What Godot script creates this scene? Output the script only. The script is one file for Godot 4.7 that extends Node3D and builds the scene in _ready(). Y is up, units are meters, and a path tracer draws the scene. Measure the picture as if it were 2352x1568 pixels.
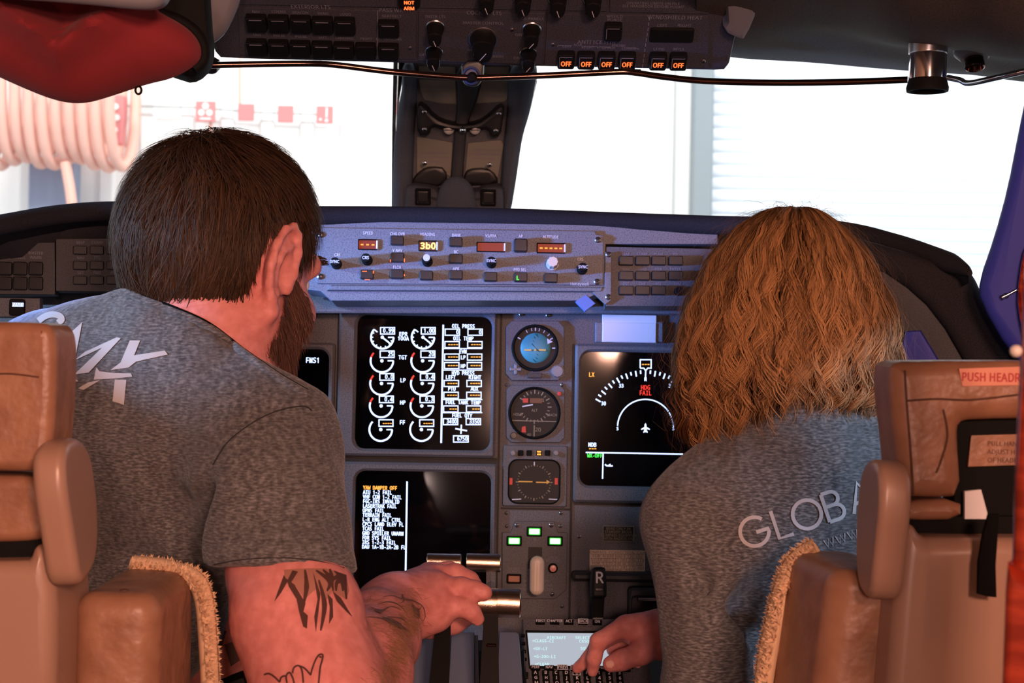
extends Node3D
# Cockpit of a business jet parked in a hangar, two people seen from behind.

const FPX := 3600.0                       # focal length in pixels of the 2352 x 1568 frame
const EYE := Vector3(0, 1.25, 0)
var tilt := Basis(Vector3(0, 0, 1), deg_to_rad(1.0))
var M := {}
var used := {}
var rng := RandomNumberGenerator.new()
var nz := FastNoiseLite.new()
var font: SystemFont
var font_mono: SystemFont


# ---------------------------------------------------------------- placing
func ray(px: float, py: float) -> Vector3:
	return tilt * Vector3((px - 1176.0) / FPX, (784.0 - py) / FPX, -1.0)

func at(px: float, py: float, d: float) -> Vector3:
	return EYE + ray(px, py) * d

func frame(px: float, py: float, d: float, pitch := 0.0, yaw := 0.0) -> Transform3D:
	return Transform3D(Basis.from_euler(Vector3(deg_to_rad(pitch), deg_to_rad(yaw), 0)), at(px, py, d))

func on(fr: Transform3D, px: float, py: float, lift := 0.0) -> Vector3:
	var inv := fr.affine_inverse()
	var o := inv * EYE
	var r := inv.basis * ray(px, py)
	return o + r * ((lift - o.z) / r.z)

# centre (Vector3) and size (Vector2) on a plane, of a box given in the photograph's pixels
func spot(fr: Transform3D, x0: float, y0: float, x1: float, y1: float, lift := 0.0) -> Array:
	var a := on(fr, x0, (y0 + y1) / 2, lift)
	var b := on(fr, x1, (y0 + y1) / 2, lift)
	var c := on(fr, (x0 + x1) / 2, y0, lift)
	var d := on(fr, (x0 + x1) / 2, y1, lift)
	return [Vector3((a.x + b.x) / 2, (c.y + d.y) / 2, lift), Vector2(absf(b.x - a.x), absf(c.y - d.y))]


# ---------------------------------------------------------------- naming
func numbered(called: String) -> String:
	if not used.has(called):
		used[called] = 0
		return called
	used[called] += 1
	return "%s_%03d" % [called, used[called]]

func tag(o: Node3D, label: String, category := "", group := "", kind := "") -> Node3D:
	if label: o.set_meta("label", label)
	if category: o.set_meta("category", category)
	if group: o.set_meta("group", group)
	if kind: o.set_meta("kind", kind)
	return o

func thing(called: String, label: String, category: String, where := Transform3D(), group := "") -> Node3D:
	var o := Node3D.new()
	o.name = numbered(called)
	add_child(o)
	o.transform = where
	tag(o, label, category, group)
	return o

func part(called: String, mesh: Mesh, mat: Material, parent: Node3D, where := Transform3D(), label := "") -> MeshInstance3D:
	var o := MeshInstance3D.new()
	o.mesh = mesh
	o.material_override = mat
	if parent == self:
		o.name = numbered(called)
		add_child(o)
	else:
		var n := called
		var k := 0
		while parent.has_node(n):
			k += 1
			n = "%s_%03d" % [called, k]
		o.name = n
		parent.add_child(o)
	o.transform = where
	if label: o.set_meta("label", label)
	return o

func struct(called: String, mesh: Mesh, mat: Material, label := "", where := Transform3D()) -> MeshInstance3D:
	var o := part(called, mesh, mat, self, where)
	tag(o, label, "", "", "structure")
	return o

func off(x: float, y: float, z: float) -> Transform3D:
	return Transform3D(Basis(), Vector3(x, y, z))

func offv(v: Vector3) -> Transform3D:
	return Transform3D(Basis(), v)


# ---------------------------------------------------------------- mesh builder
class MB:
	var v := PackedVector3Array()
	var ix := PackedInt32Array()
	var uvs := PackedVector2Array()

	func tri(a: Vector3, b: Vector3, c: Vector3) -> void:
		var n := v.size()
		v.append(a); v.append(b); v.append(c)
		ix.append(n); ix.append(n + 1); ix.append(n + 2)

	func quad(a: Vector3, b: Vector3, c: Vector3, d: Vector3) -> void:
		var n := v.size()
		v.append(a); v.append(b); v.append(c); v.append(d)
		ix.append_array(PackedInt32Array([n, n + 1, n + 2, n, n + 2, n + 3]))

	# rings of equal length, counter-clockwise seen from the last ring's side
	func loft(rings: Array, closed := true, cap0 := false, cap1 := false, xf := Transform3D()) -> void:
		var n: int = rings[0].size()
		var base := v.size()
		for r in rings:
			for p in r:
				v.append(xf * p)
		for i in rings.size() - 1:
			for j in (n if closed else n - 1):
				var a := base + i * n + j
				var b := base + i * n + (j + 1) % n
				ix.append_array(PackedInt32Array([a, b, b + n, a, b + n, a + n]))
		for e in 2:
			if [cap0, cap1][e]:
				var r = rings[0 if e == 0 else rings.size() - 1]
				var c := Vector3()
				for p in r: c += p
				c /= n
				for j in n:
					if e == 0: tri(xf * c, xf * r[(j + 1) % n], xf * r[j])
					else: tri(xf * c, xf * r[j], xf * r[(j + 1) % n])

	# outline counter-clockwise in x, y; front at z1 (rounded by bevel), back at z0
	func prism(pts: PackedVector2Array, z0: float, z1: float, bevel := 0.0, xf := Transform3D(), steps := 1, back_bevel := 0.0) -> void:
		var zs := []
		if back_bevel > 0.0:
			for k in steps:
				var t := float(k) / steps * PI / 2
				zs.append([z0 + back_bevel * (1.0 - sin(t)), back_bevel * (1.0 - cos(PI / 2 - t)) if steps > 1 else back_bevel])
			zs = []
			for k in steps + 1:
				var t := PI / 2 * (1.0 - float(k) / steps)
				zs.append([z0 + back_bevel * (1.0 - sin(t)), back_bevel * (1.0 - cos(t))])
		else:
			zs.append([z0, 0.0])
		if bevel > 0.0:
			for k in steps + 1:
				var t := PI / 2 * float(k) / steps
				zs.append([z1 - bevel * (1.0 - sin(t)), bevel * (1.0 - cos(t))])
		else:
			zs.append([z1, 0.0])
		var rings := []
		for s in zs:
			var r := PackedVector3Array()
			for p in MB.inset(pts, s[1]):
				r.append(Vector3(p.x, p.y, s[0]))
			rings.append(r)
		loft(rings, true, false, false, xf)
		for e in 2:
			var s = zs[0] if e == 0 else zs[zs.size() - 1]
			var q0 := MB.inset(pts, s[1])
			var q := PackedVector2Array()
			for p in q0:
				if q.is_empty() or (p.distance_to(q[-1]) > 2e-6 and p.distance_to(q[0]) > 2e-6): q.append(p)
			var t := Geometry2D.triangulate_polygon(q)
			if t.is_empty():
				var mid := Vector2()
				for p in q: mid += p / q.size()
				q.append(mid)
				for k in q.size() - 1: t.append_array(PackedInt32Array([q.size() - 1, k, (k + 1) % (q.size() - 1)]))
			for k in range(0, t.size(), 3):
				var a := q[t[k]]
				var b := q[t[k + 1]]
				var c := q[t[k + 2]]
				var ccw := (b - a).cross(c - a) > 0
				if ccw == (e == 1):
					tri(xf * Vector3(a.x, a.y, s[0]), xf * Vector3(b.x, b.y, s[0]), xf * Vector3(c.x, c.y, s[0]))
				else:
					tri(xf * Vector3(a.x, a.y, s[0]), xf * Vector3(c.x, c.y, s[0]), xf * Vector3(b.x, b.y, s[0]))

	static func inset(pts: PackedVector2Array, by: float) -> PackedVector2Array:
		if by == 0.0: return pts
		var q := PackedVector2Array()
		var n := pts.size()
		for i in n:
			var e0 := (pts[i] - pts[(i + n - 1) % n]).normalized()
			var e1 := (pts[(i + 1) % n] - pts[i]).normalized()
			var m := Vector2(-e0.y, e0.x) + Vector2(-e1.y, e1.x)
			var l := m.length_squared()
			q.append(pts[i] + (m * (2.0 * by / l) if l > 0.3 else m.normalized() * by))
		if by < 0.0: return q
		var bad := false
		for i in n:
			if (q[(i + 1) % n] - q[i]).dot(pts[(i + 1) % n] - pts[i]) < 0.0: bad = true
		if not bad: return q
		var big := PackedVector2Array()      # corners tighter than the bevel: take the true offset outline
		for p in pts: big.append(p * 1000.0)
		var best := PackedVector2Array()
		var area := 0.0
		for o in Geometry2D.offset_polygon(big, -by * 1000.0, Geometry2D.JOIN_MITER):
			var a := 0.0
			for i in o.size(): a += o[i].cross(o[(i + 1) % o.size()])
			if absf(a) > area:
				area = absf(a)
				best = o
		if best.size() < 3: return q
		var r := PackedVector2Array()
		for p in q:
			var near := Vector2()
			var dist := 1e9
			for i in best.size():
				var c := Geometry2D.get_closest_point_to_segment(p * 1000.0, best[i], best[(i + 1) % best.size()])
				if c.distance_squared_to(p * 1000.0) < dist:
					dist = c.distance_squared_to(p * 1000.0)
					near = c
			r.append(near / 1000.0)
		return r

	static func rrect(w: float, h: float, r: float, n := 4, c := Vector2()) -> PackedVector2Array:
		var q := PackedVector2Array()
		r = maxf(minf(r, minf(w, h) * 0.4999), 1e-5)
		for k in 4:
			var o := Vector2((w / 2 - r) * [1, -1, -1, 1][k], (h / 2 - r) * [1, 1, -1, -1][k])
			for j in n + 1:
				q.append(c + o + Vector2.from_angle(PI / 2 * (k + float(j) / n)) * r)
		return q

	static func circle(r: float, n := 20, c := Vector2()) -> PackedVector2Array:
		var q := PackedVector2Array()
		for j in n: q.append(c + Vector2.from_angle(TAU * j / n) * r)
		return q

	# a flat frame: outer and inner outline with the same number of points
	func bezel(outer: PackedVector2Array, inner: PackedVector2Array, z0: float, z1: float, bevel: float, zi: float, xf := Transform3D()) -> void:
		var rings := []
		for s in [[outer, 0.0, z0], [outer, 0.0, z1 - bevel], [outer, bevel, z1], [inner, -bevel, z1], [inner, 0.0, z1 - bevel], [inner, 0.0, zi]]:
			var r := PackedVector3Array()
			for p in MB.inset(s[0], s[1]): r.append(Vector3(p.x, p.y, s[2]))
			rings.append(r)
		loft(rings, true, false, false, xf)

	func box(size: Vector3, bevel := 0.0, xf := Transform3D()) -> void:
		prism(MB.rrect(size.x, size.y, bevel, 2 if bevel > 0 else 1), -size.z / 2, size.z / 2, bevel, xf, 1, bevel)

	# profile of (radius, z), from the back to the front
	func lathe(profile: Array, n := 24, xf := Transform3D(), flute := 0.0, flutes := 0) -> void:
		var rings := []
		for p in profile:
			var r := PackedVector3Array()
			for j in n:
				var a := TAU * j / n
				var rr: float = maxf(p.x, 1e-5) * (1.0 + (flute * cos(a * flutes) if flutes else 0.0))
				r.append(Vector3(cos(a) * rr, sin(a) * rr, p.y))
			rings.append(r)
		loft(rings, true, profile[0].x > 1e-4, profile[-1].x > 1e-4, xf)

	func tube(path: Array, radii, n := 10, xf := Transform3D(), caps := true, flat := 1.0, up := Vector3.UP) -> void:
		var rings := []
		var side := Vector3()
		for i in path.size():
			var t: Vector3 = (path[mini(i + 1, path.size() - 1)] - path[maxi(i - 1, 0)]).normalized()
			if i == 0:
				side = t.cross(up)
				if side.length() < 0.01: side = t.cross(Vector3(1, 0, 0.3))
			side = (side - t * side.dot(t)).normalized()
			var u := side.cross(t)
			var r := PackedVector3Array()
			var rad: float = radii if radii is float else radii[i]
			for j in n:
				var a := TAU * j / n
				r.append(path[i] + (side * cos(a) - u * sin(a) * flat) * rad)
			rings.append(r)
		loft(rings, true, caps, caps, xf)

	func ellipsoid(r: Vector3, n := 16, xf := Transform3D()) -> void:
		var rings := []
		for i in n / 2 + 1:
			var p := -PI / 2 + PI * i / (n / 2)
			var q := PackedVector3Array()
			for j in n:
				var a := TAU * j / n
				q.append(Vector3(cos(a) * cos(p) * r.x, sin(a) * cos(p) * r.y, sin(p) * r.z))
			rings.append(q)
		loft(rings, true, false, false, xf)

	# a line of a drawing: flat ribbon in x, y at height z
	func stroke(pts: Array, w: float, z: float, closed := false, xf := Transform3D()) -> void:
		var n := pts.size()
		var l := PackedVector3Array()
		var r := PackedVector3Array()
		for i in n:
			var a: Vector2 = pts[i] - pts[(i + n - 1) % n] if (i > 0 or closed) else pts[1] - pts[0]
			var b: Vector2 = pts[(i + 1) % n] - pts[i] if (i < n - 1 or closed) else a
			a = a.normalized(); b = b.normalized()
			var m := Vector2(-a.y, a.x) + Vector2(-b.y, b.x)
			m = m * (w / maxf(m.length_squared(), 0.6))
			l.append(xf * Vector3(pts[i].x + m.x, pts[i].y + m.y, z))
			r.append(xf * Vector3(pts[i].x - m.x, pts[i].y - m.y, z))
		for i in (n if closed else n - 1):
			quad(r[i], r[(i + 1) % n], l[(i + 1) % n], l[i])

	func arc(c: Vector2, rad: float, a0: float, a1: float, w: float, z: float, xf := Transform3D(), n := 24) -> void:
		var q := []
		for i in n + 1: q.append(c + Vector2.from_angle(deg_to_rad(lerpf(a0, a1, float(i) / n))) * rad)
		stroke(q, w, z, false, xf)

	func fill(pts: PackedVector2Array, z: float, xf := Transform3D()) -> void:
		var t := Geometry2D.triangulate_polygon(pts)
		for k in range(0, t.size(), 3):
			var a := pts[t[k]]; var b := pts[t[k + 1]]; var c := pts[t[k + 2]]
			if (b - a).cross(c - a) < 0:
				var s := b; b = c; c = s
			tri(xf * Vector3(a.x, a.y, z), xf * Vector3(b.x, b.y, z), xf * Vector3(c.x, c.y, z))

	# welded, creased normals
	func done(crease := 40.0) -> ArrayMesh:
		var key := {}
		var w := PackedInt32Array()
		w.resize(v.size())
		var wp := PackedVector3Array()
		for i in v.size():
			var k := Vector3i(v[i] * 200000.0)
			var g: int = key.get(k, -1)
			if g < 0:
				g = wp.size()
				key[k] = g
				wp.append(v[i])
			w[i] = g
		var nf := ix.size() / 3
		var fn := PackedVector3Array()
		fn.resize(nf)
		var around := []
		around.resize(wp.size())
		for f in nf:
			var a := wp[w[ix[f * 3]]]; var b := wp[w[ix[f * 3 + 1]]]; var c := wp[w[ix[f * 3 + 2]]]
			fn[f] = (b - a).cross(c - a)
			for e in 3:
				var g := w[ix[f * 3 + e]]
				if around[g] == null: around[g] = PackedInt32Array()
				around[g].append(f)
		var has_uv := uvs.size() == v.size()
		var ov := PackedVector3Array(); var on_ := PackedVector3Array(); var ou := PackedVector2Array()
		var lim := cos(deg_to_rad(crease))
		for f in nf:
			var n0 := fn[f].normalized()
			if n0 == Vector3(): continue
			for e in [0, 2, 1]:
				var i := ix[f * 3 + e]
				var s := Vector3()
				for g in around[w[i]]:
					if fn[g].normalized().dot(n0) >= lim: s += fn[g]
				ov.append(v[i]); on_.append(s.normalized() if s.length() > 0 else n0)
				if has_uv: ou.append(uvs[i])
		return MB.pack(ov, on_, PackedInt32Array(), ou)

	static func pack(p: PackedVector3Array, n: PackedVector3Array, i: PackedInt32Array, u := PackedVector2Array(), c := PackedColorArray()) -> ArrayMesh:
		var a := []
		a.resize(Mesh.ARRAY_MAX)
		a[Mesh.ARRAY_VERTEX] = p
		a[Mesh.ARRAY_NORMAL] = n
		if i.size(): a[Mesh.ARRAY_INDEX] = i
		if u.size(): a[Mesh.ARRAY_TEX_UV] = u
		if c.size(): a[Mesh.ARRAY_COLOR] = c
		var m := ArrayMesh.new()
		m.add_surface_from_arrays(Mesh.PRIMITIVE_TRIANGLES, a)
		return m


# lettering: TextMesh triangles added to a builder; h is the height of the capitals; ax 0 centre, -1 left edge, 1 right edge
func letters(mb: MB, text: String, pos: Vector3, h: float, ax := 0, xf := Transform3D(), mono := false, squeeze := 1.0, bold := 0.0) -> void:
	var t := TextMesh.new()
	t.font = font_mono if mono else font
	t.text = text
	t.font_size = 48
	t.pixel_size = h / 34.0
	t.depth = 0.0
	t.curve_step = 6.0
	t.horizontal_alignment = [HORIZONTAL_ALIGNMENT_CENTER, HORIZONTAL_ALIGNMENT_RIGHT, HORIZONTAL_ALIGNMENT_LEFT][ax]
	t.vertical_alignment = VERTICAL_ALIGNMENT_CENTER
	var a := t.get_mesh_arrays()
	if a.size() == 0 or a[Mesh.ARRAY_VERTEX] == null: return
	var vs: PackedVector3Array = a[Mesh.ARRAY_VERTEX]
	var is_ = a[Mesh.ARRAY_INDEX]
	var idx: PackedInt32Array = is_ if is_ != null else PackedInt32Array(range(vs.size()))
	for copy in (1 if bold == 0.0 else 5):
		var sh: Vector3 = [Vector3(), Vector3(bold, 0, 0), Vector3(-bold, 0, 0), Vector3(0, bold, 0), Vector3(0, -bold, 0)][copy]
		for k in range(0, idx.size(), 3):
			var p := []
			for e in 3:
				var q := vs[idx[k + e]]
				p.append(xf * (pos + sh + Vector3(q.x * squeeze, q.y, copy * 0.000005)))
			if (p[1] - p[0]).cross(p[2] - p[0]).dot(xf.basis.z) > 0: mb.tri(p[0], p[1], p[2])
			else: mb.tri(p[0], p[2], p[1])


# ---------------------------------------------------------------- rounded bodies from distance fields
# a shape is a list of [kind, op, k, ...]; kind 0 tapered capsule (a, b, ra, rb), kind 1 ellipsoid (inverse transform, radii), kind 2 half space (point, normal), kind 3 rounded box (inverse transform, half size, radius)
class Field:
	var kind := PackedInt32Array()
	var op := PackedInt32Array()           # 0 join, 1 cut away, 2 keep inside
	var kk := PackedFloat32Array()
	var a := PackedVector3Array()
	var ba := PackedVector3Array()
	var bl := PackedFloat32Array()
	var ra := PackedFloat32Array()
	var rb := PackedFloat32Array()
	var inv: Array[Transform3D] = []
	var rough := 0.0
	var noise: FastNoiseLite
	var stretch := Vector3.ONE

	func _add(kd: int, o: int, k: float) -> void:
		kind.append(kd); op.append(o); kk.append(k); a.append(Vector3()); ba.append(Vector3()); bl.append(1.0); ra.append(0.0); rb.append(0.0); inv.append(Transform3D())

	func cap(p: Vector3, q: Vector3, r0: float, r1: float, k := 0.02, o := 0) -> void:
		_add(0, o, k)
		var i := kind.size() - 1
		a[i] = p; ba[i] = q - p; bl[i] = maxf((q - p).length_squared(), 1e-9); ra[i] = r0; rb[i] = r1

	func ell(xf: Transform3D, r: Vector3, k := 0.02, o := 0) -> void:
		_add(1, o, k)
		var i := kind.size() - 1
		inv[i] = xf.affine_inverse(); a[i] = r; ra[i] = minf(r.x, minf(r.y, r.z))

	func half(p: Vector3, n: Vector3, k := 0.003, o := 1) -> void:      # cuts away the side that n points to
		_add(2, o, k)
		a[-1] = p; ba[-1] = n.normalized()

	func boxy(xf: Transform3D, h: Vector3, r: float, k := 0.01, o := 0) -> void:
		_add(3, o, k)
		var i := kind.size() - 1
		inv[i] = xf.affine_inverse(); a[i] = h - Vector3.ONE * r; ra[i] = r

	func chain(pts: Array, radii: Array, k := 0.006, o := 0) -> void:
		for i in pts.size() - 1: cap(pts[i], pts[i + 1], radii[i], radii[i + 1], k, o)

	func one(i: int, p: Vector3) -> float:
		match kind[i]:
			0:
				var pa := p - a[i]
				var h := clampf(pa.dot(ba[i]) / bl[i], 0.0, 1.0)
				return (pa - ba[i] * h).length() - lerpf(ra[i], rb[i], h)
			1:
				var q := inv[i] * p
				var n := q / a[i]
				var k0 := n.length()
				var k1 := (n / a[i]).length()
				return k0 * (k0 - 1.0) / k1 if k1 > 1e-6 else -ra[i]
			2:
				return (a[i] - p).dot(ba[i])
			_:
				var q := (inv[i] * p).abs() - a[i]
				return Vector3(maxf(q.x, 0), maxf(q.y, 0), maxf(q.z, 0)).length() + minf(maxf(q.x, maxf(q.y, q.z)), 0.0) - ra[i]

	func few(p: Vector3, act: PackedInt32Array) -> float:
		var d := 1e3
		for i in act:
			var e := one(i, p)
			var k := kk[i]
			if op[i] == 0:
				var h := k - absf(d - e)
				d = minf(d, e)
				if h > 0.0: d -= h * h / (4.0 * k)
			else:
				if op[i] == 1: e = -e
				var h := k - absf(d - e)
				d = maxf(d, e)
				if h > 0.0: d += h * h / (4.0 * k)
		if rough > 0.0: d += noise.get_noise_3dv(p * stretch) * rough
		return d

	var everything := PackedInt32Array()
	func at(p: Vector3) -> float:
		if everything.size() != kind.size(): everything = PackedInt32Array(range(kind.size()))
		return few(p, everything)

	# the surface met from p along dir
	func hit(p: Vector3, dir: Vector3, far := 0.4) -> Vector3:
		var t := 0.0
		for i in 60:
			var d := at(p + dir * t)
			if d < 0.0002: break
			t += d * 0.8
			if t > far: break
		return p + dir * t

	func normal(p: Vector3) -> Vector3:
		var e := 0.002
		return Vector3(at(p + Vector3(e, 0, 0)) - at(p - Vector3(e, 0, 0)), at(p + Vector3(0, e, 0)) - at(p - Vector3(0, e, 0)), at(p + Vector3(0, 0, e)) - at(p - Vector3(0, 0, e))).normalized()

	# surface nets, added to shared arrays
	func net(lo: Vector3, hi: Vector3, cell: float, ov: PackedVector3Array, on_: PackedVector3Array, oi: PackedInt32Array) -> void:
		var B := 5
		var nb := Vector3i(((hi - lo) / (cell * B)).ceil())
		var nx := nb.x * B + 1
		var ny := nb.y * B + 1
		var nzz := nb.z * B + 1
		var val := PackedFloat32Array()
		val.resize(nx * ny * nzz)
		val.fill(9.0)
		var live := []
		var hd := cell * B * 0.5 * 1.7321
		var idx := PackedInt32Array(range(kind.size()))
		var es := PackedFloat32Array()
		es.resize(kind.size())
		for bz in nb.z:
			for by in nb.y:
				for bx in nb.x:
					var c := lo + Vector3(bx + 0.5, by + 0.5, bz + 0.5) * (cell * B)
					var d := few(c, idx)
					if absf(d) > hd * 1.25 + rough + 0.012: continue
					var best := 1e3
					for i in kind.size():
						es[i] = one(i, c)
						if op[i] == 0: best = minf(best, es[i])
					var act := PackedInt32Array()
					for i in kind.size():
						if op[i] == 0:
							if es[i] < best + 2.2 * hd + kk[i] + 0.004: act.append(i)
						elif op[i] == 1:
							if es[i] < hd * 1.1 + kk[i] + 0.01: act.append(i)
						else: act.append(i)
					live.append(Vector3i(bx, by, bz))
					for z in range(bz * B, bz * B + B + 1):
						for y in range(by * B, by * B + B + 1):
							var at0 := (z * ny + y) * nx + bx * B
							for x in B + 1:
								if val[at0 + x] == 9.0:
									val[at0 + x] = few(lo + Vector3(bx * B + x, y, z) * cell, act)
		var vi := PackedInt32Array()
		vi.resize(nx * ny * nzz)
		vi.fill(-1)
		var first := ov.size()
		var sx := 1; var sy := nx; var sz := nx * ny
		var co := [0, sx, sy, sx + sy, sz, sx + sz, sy + sz, sx + sy + sz]
		var edges := [[0, 1], [2, 3], [4, 5], [6, 7], [0, 2], [1, 3], [4, 6], [5, 7], [0, 4], [1, 5], [2, 6], [3, 7]]
		for b in live:
			for z in range(b.z * B, b.z * B + B):
				for y in range(b.y * B, b.y * B + B):
					for x in range(b.x * B, b.x * B + B):
						var g := z * sz + y * sy + x
						var m := 0
						for k in 8:
							if val[g + co[k]] < 0.0: m |= 1 << k
						if m == 0 or m == 255: continue
						var s := Vector3()
						var c := 0
						for e in edges:
							var e0: int = e[0]
							var e1: int = e[1]
							if ((m >> e0) & 1) == ((m >> e1) & 1): continue
							var v0 := val[g + co[e0]]
							var v1 := val[g + co[e1]]
							var t := v0 / (v0 - v1)
							s += Vector3(e0 & 1, (e0 >> 1) & 1, e0 >> 2).lerp(Vector3(e1 & 1, (e1 >> 1) & 1, e1 >> 2), t)
							c += 1
						vi[g] = ov.size()
						ov.append(lo + (Vector3(x, y, z) + s / c) * cell)
						on_.append(Vector3())
		for b in live:
			for z in range(maxi(b.z * B, 1), b.z * B + B):
				for y in range(maxi(b.y * B, 1), b.y * B + B):
					for x in range(maxi(b.x * B, 1), b.x * B + B):
						var g := z * sz + y * sy + x
						if vi[g] < 0: continue
						var in0 := val[g] < 0.0
						for ax in 3:
							var o: int = [sx, sy, sz][ax]
							if (val[g + o] < 0.0) == in0: continue
							var p: int = [sy, sz, sx][ax]
							var q: int = [sz, sx, sy][ax]
							var i0 := vi[g]; var i1 := vi[g - p]; var i2 := vi[g - p - q]; var i3 := vi[g - q]
							if i0 < 0 or i1 < 0 or i2 < 0 or i3 < 0: continue
							if in0: oi.append_array(PackedInt32Array([i0, i1, i2, i0, i2, i3]))
							else: oi.append_array(PackedInt32Array([i0, i2, i1, i0, i3, i2]))
		for k in range(0, oi.size(), 3):
			if oi[k] < first: continue
			var p0 := ov[oi[k]]; var p1 := ov[oi[k + 1]]; var p2 := ov[oi[k + 2]]
			var n := (p2 - p0).cross(p1 - p0)
			on_[oi[k]] += n; on_[oi[k + 1]] += n; on_[oi[k + 2]] += n
		for k in range(first, on_.size()): on_[k] = on_[k].normalized()

	func mesh(lo: Vector3, hi: Vector3, cell: float) -> ArrayMesh:
		var p := PackedVector3Array(); var n := PackedVector3Array(); var i := PackedInt32Array()
		net(lo, hi, cell, p, n, i)
		return MB.pack(p, n, i)


# ---------------------------------------------------------------- camera, sky, lamps: first of all
func _ready() -> void:
	rng.seed = 7
	nz.seed = 3
	nz.frequency = 1.0
	var cam := Camera3D.new()
	cam.name = "camera"
	add_child(cam)
	cam.position = EYE
	cam.basis = tilt
	cam.fov = rad_to_deg(2.0 * atan(784.0 / FPX))
	cam.near = 0.02
	cam.far = 100.0
	var lens := CameraAttributesPhysical.new()
	lens.frustum_focal_length = 55.0
	lens.frustum_focus_distance = 1.62
	lens.exposure_aperture = 13.0
	cam.attributes = lens
	cam.current = true
	cam.fov = rad_to_deg(2.0 * atan(784.0 / FPX))

	var env := Environment.new()
	env.background_mode = Environment.BG_COLOR          # the white air of a hangar open to the day
	env.background_color = Color(0.95, 0.97, 1.0)
	env.background_energy_multiplier = 1.1
	env.tonemap_mode = Environment.TONE_MAPPER_LINEAR
	env.tonemap_exposure = 1.0
	env.sdfgi_enabled = true
	env.ssao_enabled = true
	env.ssil_enabled = true
	var we := WorldEnvironment.new()
	we.name = "world_environment"
	we.environment = env
	add_child(we)

	font = SystemFont.new()
	font.font_names = PackedStringArray(["Droid Sans"])
	font_mono = SystemFont.new()
	font_mono.font_names = PackedStringArray(["Droid Sans Mono"])
	materials()
	lamps()

	shell()
	hangar()
	windscreen()
	main_panel()
	glareshield()
	overhead()
	pedestal()
	seats()
	man()
	woman()
	small_things()


func lamp_panel(called: String, label: String, where: Vector3, look: Vector3, size: Vector2, color: Color, energy: float, glow: float, housing: Material) -> void:
	var b := Basis.looking_at(look - where, Vector3.UP if absf((look - where).normalized().y) < 0.95 else Vector3.RIGHT)
	var t := thing(called, label, "lamp", Transform3D(b, where))
	var mb := MB.new()
	mb.box(Vector3(size.x + 0.03, size.y + 0.03, 0.03), 0.006, off(0, 0, 0.02))
	part("housing", mb.done(), housing, t)
	mb = MB.new()
	mb.box(Vector3(size.x, size.y, 0.004), 0.001, off(0, 0, 0.003))
	var g := StandardMaterial3D.new()
	g.albedo_color = Color(0.9, 0.9, 0.9)
	g.emission_enabled = true
	g.emission = color
	g.emission_energy_multiplier = glow
	part("lit_diffuser", mb.done(), g, t)
	var l := AreaLight3D.new()
	l.name = "light"
	l.area_size = size
	l.area_normalize_energy = true
	l.light_color = color
	l.light_energy = energy
	l.shadow_enabled = true
	l.area_range = 30.0
	l.area_attenuation = 2.0
	t.add_child(l)
	l.position = Vector3(0, 0, -0.004)


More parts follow.
